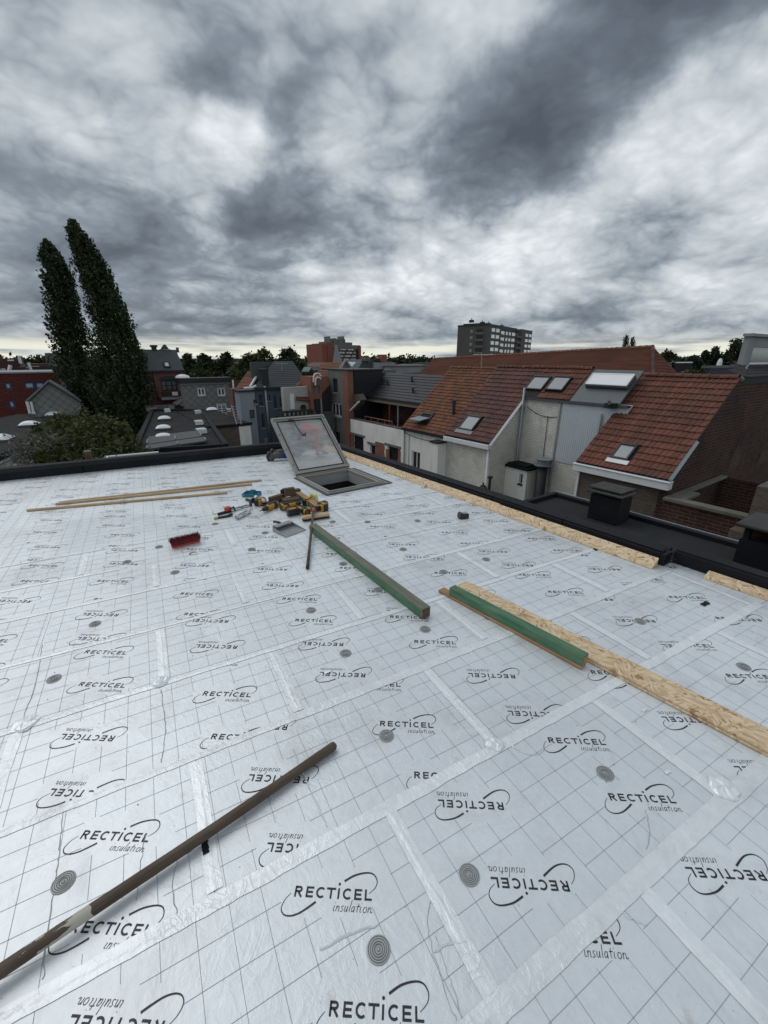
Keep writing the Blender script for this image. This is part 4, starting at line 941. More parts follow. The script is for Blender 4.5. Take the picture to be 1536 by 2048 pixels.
# ---------------------------------------------------------------- the worker
def person():
    t = thing('person', 'person kneeling behind the propped lid, in red top, blue trousers and grey boots', 'person', (3.05, 6.8, 0))
    fw = Vector((.94, -.34, 0)).normalized(); sd_ = Vector((-fw.y, fw.x, 0)); O = Vector((2.62, 6.98, 0))
    def L(x, y, z): return O+fw*x+sd_*y+Vector((0, 0, z))
    V = []; E_ = []; R_ = []
    def add(p, r, par=None):
        V.append(p); R_.append(r); 
        if par is not None: E_.append((par, len(V)-1))
        return len(V)-1
    pel = add(L(.36, 0, .47), (.15, .13)); sp1 = add(L(.52, 0, .50), (.135, .12), pel); ch = add(L(.66, 0, .50), (.16, .13), sp1); nk0 = add(L(.76, 0, .46), (.10, .09), ch); nk = add(L(.80, 0, .41), (.06, .06), nk0)
    h1 = add(L(.84, 0, .35), (.085, .09), nk); h2 = add(L(.87, 0, .27), (.09, .095), h1); add(L(.86, 0, .20), (.06, .065), h2)
    for s in (-1, 1):
        hip = add(L(.36, s*.10, .40), (.105, .10), pel); kn = add(L(.46+.05*s, s*.13, .075), (.07, .07), hip); mid_ = add(L(.25+.05*s, s*.13, .085), (.062, .06), kn); an = add(L(.08+.03*s, s*.12, .085), (.045, .045), mid_); heel = add(L(.02+.03*s, s*.12, .09), (.045, .045), an); add(L(-.02+.03*s, s*.12, .02), (.035, .03), heel)
        sh = add(L(.70, s*.18, .47), (.075, .07), ch); el = add(L(.70, s*.24, .24), (.05, .05), sh); wr = add(L(.76+.05*s, s*.18, .055), (.033, .03), el); add(L(.83+.05*s, s*.17, .025), (.04, .02), wr)
    me = bpy.data.meshes.new('body'); me.from_pydata([tuple(v) for v in V], E_, [])
    ob = bpy.data.objects.new('body', me); COL.objects.link(ob)
    md = ob.modifiers.new('s', 'SKIN'); me.skin_vertices.new() if not me.skin_vertices else None
    for i, r in enumerate(R_): me.skin_vertices[0].data[i].radius = r
    me.skin_vertices[0].data[0].use_root = True
    ob.modifiers.new('d', 'SUBSURF').levels = 2
    dg = bpy.context.evaluated_depsgraph_get(); nm = bpy.data.meshes.new_from_object(ob.evaluated_get(dg)); COL.objects.unlink(ob); bpy.data.objects.remove(ob)
    skin = mat('skin', (.45, .26, .19), .6); red = mat('red_jersey', (.45, .025, .03), .85, 0, .15, 6, .3, 20); blue = mat('blue_trousers', (.02, .035, .17), .85, 0, .2, 6, .3, 20); boot = mat('grey_boot', (.10, .10, .09), .8, 0, .2, 12, .2)
    for q in (red, blue, skin, boot): nm.materials.append(q)
    for p in nm.polygons:
        d_ = Vector(p.center)-O; x, z = d_.dot(fw), p.center.z
        p.material_index = 3 if (x < .12 and z < .2) else 2 if (x > .775 and abs(d_.dot(sd_)) < .13 and z > .1 and z < .44) or (x > .74 and z < .10) else 0 if x > .45 and z > .10 and (x > .58 or z > .42) else 1
        p.use_smooth = True
    bo = bpy.data.objects.new('body', nm); COL.objects.link(bo); loc = Vector(t.location); nm.transform(Matrix.Translation(-loc)); bo.parent = t
    for s in (-1, 1):   # hands: palm, four fingers and a thumb each
        m = MB(); base = L(.81+.05*s, s*.17, .022)
        for k in range(4): y = (-.03+.02*k); l_ = (.062, .072, .068, .055)[k]; m.tube([base+sd_*y, base+fw*l_*.6+sd_*y*1.15+Vector((0, 0, .012)), base+fw*(l_+.02)+sd_*y*1.2-Vector((0, 0, .008))], [.0095, .009, .007], 8)
        m.tube([base-sd_*s*.035-fw*.02, base-sd_*s*.06+fw*.02, base-sd_*s*.058+fw*.045-Vector((0, 0, .008))], [.011, .010, .008], 8); m.build('hand', skin, t, smooth=True)
    m = MB(); c = L(.885, 0, .31)
    for i in range(9):
        for j in range(13):
            th = math.pi*.55*i/8; ph = 2*math.pi*j/12; m.v.append(tuple(c+Vector((0, 0, 1))*(.09*math.cos(th))+fw*(.115*math.sin(th)*math.cos(ph)-.02)+sd_*(.098*math.sin(th)*math.sin(ph))))
    for i in range(8):
        for j in range(12): m.f.append((i*13+j, i*13+j+1, (i+1)*13+j+1, (i+1)*13+j)); m.mi.append(0)
    m.build('hair', mat('dark_hair', (.03, .022, .018), .8), t, smooth=True, norm=False)
    for s in (-1, 1):
        m = MB(); b0 = L(.03+.03*s, s*.12, .08)
        m.tube([L(.14+.03*s, s*.12, .09), L(.07+.03*s, s*.12, .09), L(.0+.03*s, s*.12, .085)], [.055, .056, .05], 12); m.tube([L(.0+.03*s, s*.12, .10), L(-.045+.03*s, s*.12, .045), L(-.03+.03*s, s*.12, .0)], [.052, .05, .042], 12); m.build('boot', boot, t, smooth=True)
        m = MB(); m.tube([L(-.055+.03*s, s*.12, .15), L(-.085+.03*s, s*.12, .07), L(-.07+.03*s, s*.12, .0)], [.030, .036, .028], 10); m.build('boot_sole', BLACKP, t, smooth=True)
person()

# ================================================================ the surroundings
gm = MB(); gm.add([(-1500, -1500, -9), (2500, -1500, -9), (2500, 3500, -9), (-1500, 3500, -9)], [(0, 1, 2, 3)])
g_ = gm.build('ground', GROUNDM, None, (0, 0, -9), norm=False); g_['kind'] = 'structure'

def tile_mesh(w_, l_, wave=.018, th=.012):
    """one clay tile: x across, y up the slope, z out of the roof; the lower edge sits proud"""
    m = MB(); n = 6; top = []; bot = []
    for j, y in enumerate((0, l_*1.12)):
        zz = .045*(1-j)+.008
        for i in range(n+1):
            x = w_*1.03*i/n; z = zz+wave*math.sin(math.pi*2*(i/n)-.6); top.append((x, y, z)); bot.append((x, y, z-th if j == 0 else z-.006))
    vs = top+bot; k = n+1; fs = []
    for i in range(n): fs += [(i, i+1, k+i+1, k+i), (2*k+i, 2*k+i+1, i+1, i)]
    fs += [(0, k, 3*k, 2*k), (n, 2*k+n, 3*k+n, k+n)]
    m.add(vs, fs); return m
def roof_plane(p0, p1, q0):     # p0,p1 along the eave, q0 up-slope of p0
    return Pl(p0, Vector(p1)-Vector(p0), Vector(q0)-Vector(p0)), (Vector(p1)-Vector(p0)).length, (Vector(q0)-Vector(p0)).length
def tiled(parent, eL, eR, rL, ncol, nrow, mt, objects=True, holes=(), inset=lambda u, v: True, wave=.018, name='roof_tile', ):
    pl, W_, L_ = roof_plane(eL, eR, rL); tw, tl_ = W_/ncol, L_/nrow; X, Y = pl.U, pl.V; Z = X.cross(Y)
    if Z.z < 0: Z = -Z
    flip = X.cross(Y).dot(Z) < 0
    tm = tile_mesh(tw, tl_, wave)
    me = bpy.data.meshes.new(name); me.from_pydata(tm.v, [], tm.f); me.materials.append(mt)
    base = parent_world(parent); big = MB()
    Mx = Matrix(((X.x, Y.x, Z.x), (X.y, Y.y, Z.y), (X.z, Y.z, Z.z)))
    cnt = 0
    for j in range(nrow):
        for i in range(ncol):
            u, v = tw*i, tl_*j; cu, cv = u+tw/2, v+tl_/2
            if any(h[0] < cu < h[1] and h[2] < cv < h[3] for h in holes) or not inset(cu, cv): continue
            p = pl.O+X*u+Y*v+Z*random.uniform(.0, .008)+X*random.uniform(-.004, .004)
            if objects and cnt < 298:
                o = bpy.data.objects.new(name, me); COL.objects.link(o); o.parent = parent
                o.matrix_local = Matrix.Translation(p-base) @ (Mx @ Matrix.Rotation(random.uniform(-.012, .012), 3, 'Z')).to_4x4(); cnt += 1
            else: big.add([tuple(p+Mx @ Vector(q)) for q in tm.v], tm.f)
    if big.v: big.build(name, mt, parent, norm=False, stuff=True)
    return pl, W_, L_
def ridge_tiles(parent, a, b, r, mt, n, name='ridge_tile'):
    a, b = Vector(a), Vector(b); d = (b-a)/n; proto = None; base = parent_world(parent)
    for i in range(n):
        if proto is None:
            m = MB(); m.tube([(0, 0, 0), (0, 0, 0)], r, 8); m = MB(); L_ = d.length; vs = []; fs = []
            for k, (x, s_) in enumerate(((0, 1.12), (L_*.25, 1.1), (L_*.27, 1.), (L_*1.02, .95))):
                for q in range(7): a_ = math.pi*q/6; vs.append((x, r*s_*math.cos(a_), r*s_*math.sin(a_)-.02))
            for k in range(3):
                for q in range(6): fs.append((7*k+q, 7*k+q+1, 7*(k+1)+q+1, 7*(k+1)+q))
            me = bpy.data.meshes.new(name); me.from_pydata(vs, [], fs); me.materials.append(mt); proto = me
        o = bpy.data.objects.new(name, proto); COL.objects.link(o); o.parent = parent; o.location = a+d*i-base+Vector((0, 0, random.uniform(-.01, .01))); o.rotation_euler = d.to_track_quat('X', 'Z').to_euler()
def courses(m, eL, eR, rR, rL, n, proud=.04, jag=0.):
    eL, eR, rR, rL = map(Vector, (eL, eR, rR, rL)); N = (eR-eL).cross(rL-eL).normalized(); N = -N if N.z < 0 else N
    for i in range(n):
        a, b = i/n, (i+1.06)/n; p = [eL.lerp(rL, a), eR.lerp(rR, a), eR.lerp(rR, min(b, 1)), eL.lerp(rL, min(b, 1))]
        m.prism([p[0]-N*.02, p[1]-N*.02, p[2]-N*.02, p[3]-N*.02], [p[0]+N*proud, p[1]+N*proud, p[2]+N*.004, p[3]+N*.004])
def roofwin(parent, pl, r, fm, pm, d=.10, f=.07, name='roof_window', tilt=0.):
    m = MB(); u0, u1, v0, v1 = r
    m.pbox(pl, u0, u0+f, v0, v1, 0, d); m.pbox(pl, u1-f, u1, v0, v1, 0, d); m.pbox(pl, u0+f, u1-f, v0, v0+f, 0, d); m.pbox(pl, u0+f, u1-f, v1-f*1.3, v1, 0, d+.02)
    o = m.build(name, fm, parent, pl.pt(u0, v0, 0))
    p = MB(); p.pbox(pl, u0+f*.6, u1-f*.6, v0+f*.6, v1-f*.6, d-.05, d-.03+tilt); p.build('pane', pm, o, pl.pt(u0, v0, 0)); return o
def body(parent, pl, r, depth, mt, holes=(), name='wall', bodymat=None, rec=.2):
    m = MB(); m.wall(pl, *r, holes=holes, t=rec); u0, u1, v0, v1 = r
    for q in (((u0, v0), (u0, v1)), ((u0, v1), (u1, v1)), ((u1, v1), (u1, v0))): m.add([pl.pt(*q[0]), pl.pt(*q[1]), pl.pt(*q[1], -rec), pl.pt(*q[0], -rec)], [(0, 1, 2, 3)])
    m.pbox(pl, u0, u1, v0, v1, -depth, -rec-.001)
    return m.build(name, mt, parent, norm=False)
def pipe(parent, pts, r, mt, name='downpipe', seg=8): m = MB(); m.tube(pts, r, seg); return m.build(name, mt, parent, smooth=True)

XF = 17.0; F17 = Pl((XF, 0, 0), (0, 1, 0)); GZ = -9.0
def px17(x, y): return F17.hit(x, y)
# ---- H4: red-brown tiled house on the right
Y4R = px17(1335, 962)[0]; Y4L = px17(1152, 925)[0]; ZE = px17(1245, 942)[1]
gp = Pl((0, Y4R, 0), (1, 0, 0)); XR, ZR = gp.hit(1478, 757)
H4 = thing('terraced_house', 'brick house with large red-brown tiled roof, white gutter board and dark gable, right side', 'house', (19, 8, GZ))
m = MB(); m.ppoly(gp, [(XF+.25, GZ), (XR+9, GZ), (XR+9, ZR+.02), (XR+.1, ZR+.02), (XF+.25, ZE+.0)], -.28, 0); m.build('gable_wall', BR_DARK, H4)
fac = Pl((XF+.25, 0, 0), (0, 1, 0)); body(H4, fac, (Y4R+.285, Y4L, GZ, ZE-.02), 4.0, BR_BROWN, name='rear_wall')
m = MB(); th = .06; e0, e1 = (XF, Y4R-.05, ZE), (XF, Y4L, ZE); r1, r0 = (XR, Y4L, ZR), (XR, Y4R-.05, ZR)
m.prism([e0, e1, r1, r0], [(x, y, z-.12) for x, y, z in (e0, e1, r1, r0)]); r0 = (XR, Y4R+.3, ZR); m.prism([r0, r1, (XR+4, Y4L, ZR-3), (XR+4, Y4R+.3, ZR-3)], [(x, y, z-.12) for x, y, z in (r0, r1, (XR+4, Y4L, ZR-3), (XR+4, Y4R+.3, ZR-3))])
r0 = (XR, Y4R-.05, ZR); r4 = m.build('roof', TILE_B, H4)
pl4, W4, L4 = roof_plane(e0, e1, r0)
def rw(pl, a, b, c, d_):
    us = [pl.hit(*p) for p in (a, b, c, d_)]; return (min((us[0][0]+us[2][0])/2, (us[1][0]+us[3][0])/2), max((us[0][0]+us[2][0])/2, (us[1][0]+us[3][0])/2), (us[2][1]+us[3][1])/2, (us[0][1]+us[1][1])/2)
w4 = rw(pl4, (1246, 889), (1278, 894), (1218, 916), (1253, 924))
tiled(r4, e0, e1, r0, 18, 16, TILE_R, holes=[(w4[0]-.05, w4[1]+.05, w4[2]-.02, w4[3])])
ridge_tiles(r4, (XR, Y4R, ZR+.03), (XR, Y4L, ZR+.03), .13, TILE_R, 11)
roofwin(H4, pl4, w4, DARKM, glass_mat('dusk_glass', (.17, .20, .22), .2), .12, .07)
m = MB(); m.pbox(pl4, w4[0]-.1, w4[1]+.1, w4[2]-.22, w4[2]-.01, .05, .075); m.build('lead_apron', WHITEP, H4)
m = MB(); m.box(XF-.12, XF+.20, Y4R-.12, Y4L+.05, ZE-.36, ZE-.09); m.box(XF-.16, XF+.20, Y4R-.14, Y4L+.06, ZE-.088, ZE-.04); m.build('gutter_board', WHITEP, H4, bevel=.01)
m = MB(); a, b = Vector((XF-.02, Y4R-.08, ZE+.02)), Vector((XF, Y4R-.08, ZE)).lerp(Vector((XR, Y4R-.08, ZR)), .36); m.tube([a, b], .075, 4); m.build('verge_flashing', GREYM, H4)
m = MB(); m.box(XF+.17, XF+.24, Y4L-.13, Y4L-.03, GZ, ZE-.37); m.build('downpipe', WHITEP, H4)
for (a, b, c, d_) in ((1462, 895, 1490, 930), (1518, 900, 1545, 925)):
    m = MB(); r = gp.rect(a, b, c, d_); m.pbox(gp, *r, 0, .015); m.build('bricked_up_opening', BR_DARK if False else brick_mat('old_brick_infill', (.10, .06, .045), (.07, .04, .032), (.10, .09, .08), 1, .3, .8, dirt=((.03, .02, .018), .5)), H4)
# dark roof and dormer rising behind that gable wall
t = thing('neighbour_house', 'grey rendered dormer above a strip of black tiles at the far right edge', 'house', (26, 9, GZ))
z0 = ZR+.05; bl = (XR+.45, Y4R-.02, z0); br_ = (XR+9, Y4R-.02, z0); tq = aty(1494, 731, Y4R+.95); tl_ = (tq.x, tq.y, tq.z); tr_ = (XR+9, tq.y, tq.z)
m = MB(); m.prism([bl, br_, tr_, tl_], [(x, y, z-.3) for x, y, z in (bl, br_, tr_, tl_)]); rf = m.build('roof', TILE_B, t)
tiled(rf, bl, br_, tl_, 34, 4, TILE_B, wave=.03)
dp = Pl((0, Y4R+.96, 0), (1, 0, 0)); r = dp.rect(1492, 676, 1600, 735); r = (r[0], r[1]+2, z0+.2, r[3])
wr = dp.rect(1503, 695, 1590, 728)
body(t, dp, r, .22, PLASTER_G, holes=[wr]); window(dp, wr, t, WHITEP, PANE_B, 0, rec=.1, fw=.09)
m = MB(); m.pbox(dp, r[0]-.1, r[1], r[3], r[3]+.12, -.25, .12); m.build('roof_edge', STONE, t)
m = MB(); m.tube([(XR+.3, Y4R-.03, z0-.1), tl_], .06, 6); m.build('verge_flashing', GREYM, t)
# courtyard walls by the gable
t = thing('courtyard_wall', 'low dark brick yard wall with concrete coping around a black pit, right edge', 'wall', (16.9, 4.5, GZ))
zt = px17(1351, 998)[1]; ye = px17(1490, 1031)[0]
m = MB(); m.box(XF-.02, XF+.22, ye-2.5, Y4R-.02, GZ, zt-.12); m.box(XR+1, XR+1.2, ye-2.5, Y4R-.01, GZ, zt-.1); m.build('brickwork', BR_DARK, t)
m = MB(); m.box(XF-.12, XF+.3, ye-2.5, Y4R-.02, zt-.119, zt); m.box(XF+.302, XF+1.6, Y4R-.6, Y4R-.02, zt-.119, zt-.01); m.box(XF+1.602, XR+1, Y4R-.25, Y4R-.02, zt-.119, zt-.012); m.build('coping', COPING, t, bevel=.01)
t = thing('brick_pier', 'weathered brick pier rising at the right edge of the photo above the yard wall', 'wall', (16.9, 3.6, GZ))
r = F17.rect(1497, 900, 1536, 1040); m = MB(); m.box(XF-.6, XF+1.2, r[0]-1.2, r[1]-.35, GZ, px17(1520, 905)[1]-.9); m.box(XF-.6, XF+1.2, r[1]-.349, r[1], GZ, zt-.4); m.build('brickwork', BR_BROWN, t)

# ---- annex with flat black roof between our parapet and the houses
t = thing('flat_roof_annex', 'low annex with dull black felt roof just beyond the right parapet', 'annex', (5.9, 1, GZ))
m = MB(); m.box(4.03, 7.40, -6, 4.62, GZ, -.96); m.build('wall', BR_DARK, t)
m = MB()
for k in range(10): y0 = -5.9+1.05*k; m.box(4.03, 7.36, y0+.002, min(y0+1.048, 4.56), -.959, -.94+(.004 if k % 2 else 0))
m.build('felt_roof', BITUG, t)
m = MB(); m.box(4.03, 7.46, 4.565, 4.66, -.95, -.86); m.box(7.365, 7.45, -6, 4.56, -.95, -.87); m.build('roof_edge', BITU, t)
m = MB(); m.box(7.451, 7.475, -6, 4.66, -.93, -.852); m.build('metal_trim', GREYM, t)
r0 = atz(1183, 1010, -.94)
vx0, vx1, vy0, vy1 = 6.80, 7.20, 3.08, 3.58
t = thing('vent_housing', 'black box shaped vent housing with two flat slabs on top, on the felt roof', 'vent', (7.0, 3.6, -.94))
m = MB(); m.box(vx0, vx1, vy0, vy1, -.94, -.50); m.build('casing', BITU, t, bevel=.01)
m = MB(); m.box(vx0-.03, vx1+.06, vy0-.03, vy1+.05, -.465, -.445); m.box(vx0+.06, vx1+.12, vy0+.03, vy1+.09, -.42, -.40); m.build('cover_slab', mat('weathered_slab', (.045, .043, .040), .9, 0, .3, 6, .4), t)
m = MB(); m.box(vx0+.13, vx1-.1, vy0+.08, vy1-.08, -.50, -.43); m.build('louvre_core', DARKIN, t)
t = thing('chimney', 'squat black chimney with crumbling slab on top, right edge of the felt roof', 'chimney', (6.9, 1.2, -.94))
c = atz(1500, 1100, -.94); cx0 = 6.78; cy1 = atx(1478, 1048, cx0).y; zt = atx(1478, 1045, cx0).z
m = MB(); m.box(cx0+.05, cx0+.65, cy1-1.0, cy1-.04, -.94, zt-.22)
for k in range(3): m.box(cx0+.07, cx0+.2, cy1-.12-.38*k, cy1-.06-.38*k, zt-.22, zt-.045)
m.build('stack', BITU, t)
m = MB(); m.box(cx0+.3, cx0+.6, cy1-.95, cy1-.1, zt-.22, zt-.045); m.build('pots', BR_DARK, t)
m = MB(); m.box(cx0-.03, cx0+.72, cy1-1.05, cy1+.03, zt-.044, zt); m.build('cap_slab', mat('weathered_slab', (.045, .043, .040)), t, bevel=.012)

# ---- H2 / H3: white painted brick
Y2R = px17(978, 885)[0]; Y2L = px17(890, 868)[0]; Z2 = px17(935, 878)[1]
g2 = Pl((0, Y2R, 0), (1, 0, 0)); X3, Z3 = g2.hit(1048, 793)
XRI = X3+1.55; sl2 = (Z3-Z2)/(X3-XF); ZRI = Z2+sl2*(XRI-XF)
H2 = thing('terraced_house', 'white painted brick house with dark red tiled roof and one pale roof window', 'house', (19, 16.5, GZ))
m = MB(); m.ppoly(g2, [(XF+.15, GZ), (X3+.02, GZ), (X3+.02, Z3-.1), (XF+.15, Z2-.1)], -.25, 0); m.build('gable_wall', BR_WHITE, H2)
f2 = Pl((XF+.15, 0, 0), (0, 1, 0)); body(H2, f2, (Y2R+.252, Y2L, GZ, Z2-.05), 3.5, BR_WHITE, name='rear_wall')
e0, e1, r0, r1 = (XF-.02, Y2R-.06, Z2), (XF-.02, Y2L, Z2), (XRI, Y2R-.06, ZRI), (XRI, Y2L, ZRI)
m = MB(); m.prism([e0, e1, r1, r0], [(x, y, z-.12) for x, y, z in (e0, e1, r1, r0)]); m.prism([r0, r1, (XRI+4, Y2L, ZRI-3), (XRI+4, Y2R, ZRI-3)], [(x, y, z-.12) for x, y, z in (r0, r1, (XRI+4, Y2L, ZRI-3), (XRI+4, Y2R, ZRI-3))]); r2 = m.build('roof', TILE_B, H2)
pl2, W2, L2 = roof_plane(e0, e1, r0)
w2 = rw(pl2, (938, 833), (968, 834), (915, 859), (944, 863))
tiled(r2, e0, e1, r0, 16, 17, TILE_D, holes=[(w2[0]-.05, w2[1]+.05, w2[2]-.02, w2[3])]); ridge_tiles(r2, (XRI, Y2R, ZRI+.03), (XRI, Y2L, ZRI+.03), .12, TILE_R, 11)
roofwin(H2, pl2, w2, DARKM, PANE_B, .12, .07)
m = MB(); m.pbox(pl2, w2[0]-.1, w2[1]+.1, w2[2]-.25, w2[2]-.01, .05, .075); m.build('lead_apron', STONE, H2)
m = MB(); m.box(XF-.14, XF+.12, Y2R-.08, Y2L, Z2-.32, Z2-.08); m.build('gutter_board', WHITEP, H2, bevel=.01)
m = MB(); m.tube([(XF-.02, Y2R-.07, Z2-.12), (X3-.05, Y2R-.07, Z3-.12)], .09, 4); m.build('verge_board', WHITEP, H2)
m = MB(); a = f2.hit(876, 900)[0]; b = f2.hit(891, 900)[0]; m.box(XF-.45, XF+.145, min(a, b), max(a, b), GZ, f2.hit(884, 884)[1]); m.build('flue_column', PLASTER, H2); m = MB(); m.box(XF-.52, XF+.2, min(a, b)-.06, max(a, b)+.06, f2.hit(884, 884)[1]+.002, f2.hit(884, 884)[1]+.10); m.build('flue_cap', DARKM, H2)
pipe(H2, [(XF+.05, Y2R+.05, GZ), (XF+.05, Y2R+.05, Z2-.33)], .05, WHITEP)
H3 = thing('terraced_house', 'recessed white brick house, half clad in white corrugated sheet, twin roof windows above', 'house', (21, 12, GZ))
w3 = Pl((X3, 0, 0), (0, 1, 0)); Y3R = Y4L; holes = []
win3 = w3.rect(1055, 944, 1067, 976); door3 = w3.rect(984, 932, 1003, 1010)
body(H3, w3, (Y3R-.6, Y2R-.01, GZ, Z3-.02), 4, BR_WHITE, holes=[win3, door3], name='rear_wall')
window(w3, win3, H3, WHITEP, PANE, 0, sill=STONE); window(w3, door3, H3, DARKM, DARKIN, 0, rec=.15, name='doorway')
zs = w3.hit(1150, 930)[1]; ys = w3.hit(1128, 800)[0]
n = 5
for k in range(n):
    a, b = Y3R-.6+(ys-Y3R+.6)*k/n, Y3R-.6+(ys-Y3R+.6)*(k+1)/n; m = MB(); ribs = 6
    for q in range(ribs):
        c = a+(b-a)*q/ribs; d_ = (b-a)/ribs; m.box(X3-.045, X3-.01, c+.002, c+d_*.6, zs, Z3-.03); m.box(X3-.03, X3-.008, c+d_*.6, c+d_-.002, zs, Z3-.03)
    m.build('siding_sheet', SIDING, H3)
ysk = w3.hit(1142, 795)[0]
e0, e1, r0, r1 = (X3-.12, ysk, Z3+.0), (X3-.12, Y2R-.07, Z3+.0), (XRI, ysk, ZRI), (XRI, Y2R-.07, ZRI)
m = MB(); m.prism([e0, e1, r1, r0], [(x, y, z-.12) for x, y, z in (e0, e1, r1, r0)]); m.prism([r0, r1, (XRI+4, Y2R, ZRI-3), (XRI+4, ysk, ZRI-3)], [(x, y, z-.12) for x, y, z in (r0, r1, (XRI+4, Y2R, ZRI-3), (XRI+4, ysk, ZRI-3))]); r3 = m.build('roof', TILE_B, H3)
pl3, W3, L3 = roof_plane(e0, e1, r0)
wa = rw(pl3, (1070, 755), (1104, 755), (1050, 780), (1084, 783)); wb = rw(pl3, (1111, 755), (1146, 756), (1090, 782), (1125, 784))
tiled(r3, e0, e1, r0, int(W3/.2), 6, TILE_R, holes=[(h[0]-.04, h[1]+.04, h[2]-.3, h[3]) for h in (wa, wb)]); ridge_tiles(r3, (XRI, ysk, ZRI+.03), (XRI, Y2R, ZRI+.03), .12, TILE_R, 12)
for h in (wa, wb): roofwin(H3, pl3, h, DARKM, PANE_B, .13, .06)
m = MB(); m.box(X3-.16, X3+.1, Y3R-.6, Y2R-.01, Z3-.12, Z3-.01); m.build('gutter', ZINC, H3)
zz = [(X3-.12, Y3R-.2, Z3), (X3-.12, ysk-.002, Z3), (XRI, ysk-.002, ZRI-.02), (XRI, Y3R-.2, ZRI-.02)]
m = MB(); m.prism(zz, [(x, y, z-.15) for x, y, z in zz]); m.build('zinc_roof', ZINC, H3)
plz, _, _ = roof_plane(zz[0], zz[1], zz[3]); ws = rw(plz, (1191, 754), (1272, 756), (1169, 776), (1255, 778))
m = MB(); m.pbox(plz, ws[0]-.03, ws[1]+.03, ws[2]-.03, ws[3]+.03, 0, .16); sk = m.build('opal_rooflight', ZINC, H3, bevel=.02)
m = MB(); m.pbox(plz, *ws, .161, .22); m.build('opal_cover', DOME, sk, bevel=.05)
m = MB(); f = .05
m.pbox(plz, ws[0]-.01, ws[0]+f, ws[2], ws[3], .19, .235); m.pbox(plz, ws[1]-f, ws[1]+.01, ws[2], ws[3], .19, .235); m.pbox(plz, ws[0]+f, ws[1]-f, ws[2]-.01, ws[2]+f, .19, .235); m.pbox(plz, ws[0]+f, ws[1]-f, ws[3]-f, ws[3]+.01, .19, .235); m.build('cover_frame', WHITEP, sk)
m = MB(); m.box(X3-.5, X3+.1, Y4L-.15, Y4L+.25, Z3-.15, Z3+.06); m.tube([(X3-.7, Y4L-.1, Z3-.02), (X3-.2, Y4L+.2, Z3+.1)], .07, 6); m.build('junction_flashing', DARKM, H3)
pipe(H3, [(X3-.22, Y2R-.14, GZ), (X3-.22, Y2R-.14, g2.hit(1027, 776)[1])], .055, GREYM, 'vent_pipe')
pipe(H3, [(X3-.12, w3.hit(1258, 0)[0]*0+Y4L+.5, zs), (X3-.12, Y4L+.5, w3.hit(1213, 828)[1])], .05, STONE, 'vent_pipe')
t = thing('porch', 'small cream render porch with dark flat roof against the white brick wall', 'porch', (18.9, 14, GZ))
r = w3.rect(1008, 934, 1054, 1000); pf = Pl((X3-.9, 0, 0), (0, 1, 0)); r = pf.rect(1008, 936, 1052, 1000); sw = pf.rect(1038, 948, 1045, 968)
body(t, pf, (r[0], r[1], GZ, r[3]), .895, PLASTER, holes=[sw]); window(pf, sw, t, WHITEP, PANE, 0, fw=.03, sill=DARKM)
m = MB(); m.box(X3-1.0, X3-.002, r[0]-.08, r[1]+.08, r[3]+.001, r[3]+.12); m.box(X3-.9, X3-.1, r[0]+.1, r[1]-.1, r[3]+.121, r[3]+.22); m.build('flat_roof', BITU, t)
t = thing('flue_pipe', 'tall thick dark flue pipe with wide double disc cap before the white brick wall', 'flue', (18.6, 11.5, GZ))
fp_ = Pl((X3-.5, 0, 0), (0, 1, 0)); a = fp_.rect(1073, 925, 1091, 990); yc, rr = (a[0]+a[1])/2, (a[1]-a[0])/2; zt = fp_.hit(1083, 925)[1]
pipe(t, [(X3-.5, yc, GZ), (X3-.5, yc, zt)], rr, DARKM, 'stack', 20)
m = MB(); m.lathe([(rr*1.7, 0), (rr*1.7, .04), (rr*1.1, .06)], (X3-.5, yc, zt-.12), 20); m.lathe([(rr*1.1, .06), (rr*1.1, .3)], (X3-.5, yc, zt-.12), 20); m.lathe([(rr*1.6, .3), (rr*1.7, .34), (0, .38)], (X3-.5, yc, zt-.12), 20); m.build('cap', GREYM, t, smooth=False)
t = thing('gas_bottles', 'rust brown gas bottle and black vent pipe at the foot of the white wall', 'gas bottle', (16.3, 14.6, -5)); q = Pl((16.6, 0, 0), (0, 1, 0)); a = q.rect(957, 965, 974, 1000)
m = MB(); m.lathe([(0, 0), (.22, .0), (.24, .1), (.24, 1.0), (.12, 1.15), (.05, 1.2), (.05, 1.3), (0, 1.3)], (16.6, (a[0]+a[1])/2, a[3]-1.3), 14); m.build('bottle', BR_DARK, t, smooth=True)
m = MB(); yy = q.hit(980, 960)[0]; m.tube([(16.6, yy, -9), (16.6, yy, q.hit(980, 956)[1])], .07, 8); m.lathe([(.14, 0), (.14, .08), (0, .14)], (16.6, yy, q.hit(980, 956)[1]), 10); m.build('vent_pipe', DARKM, t)

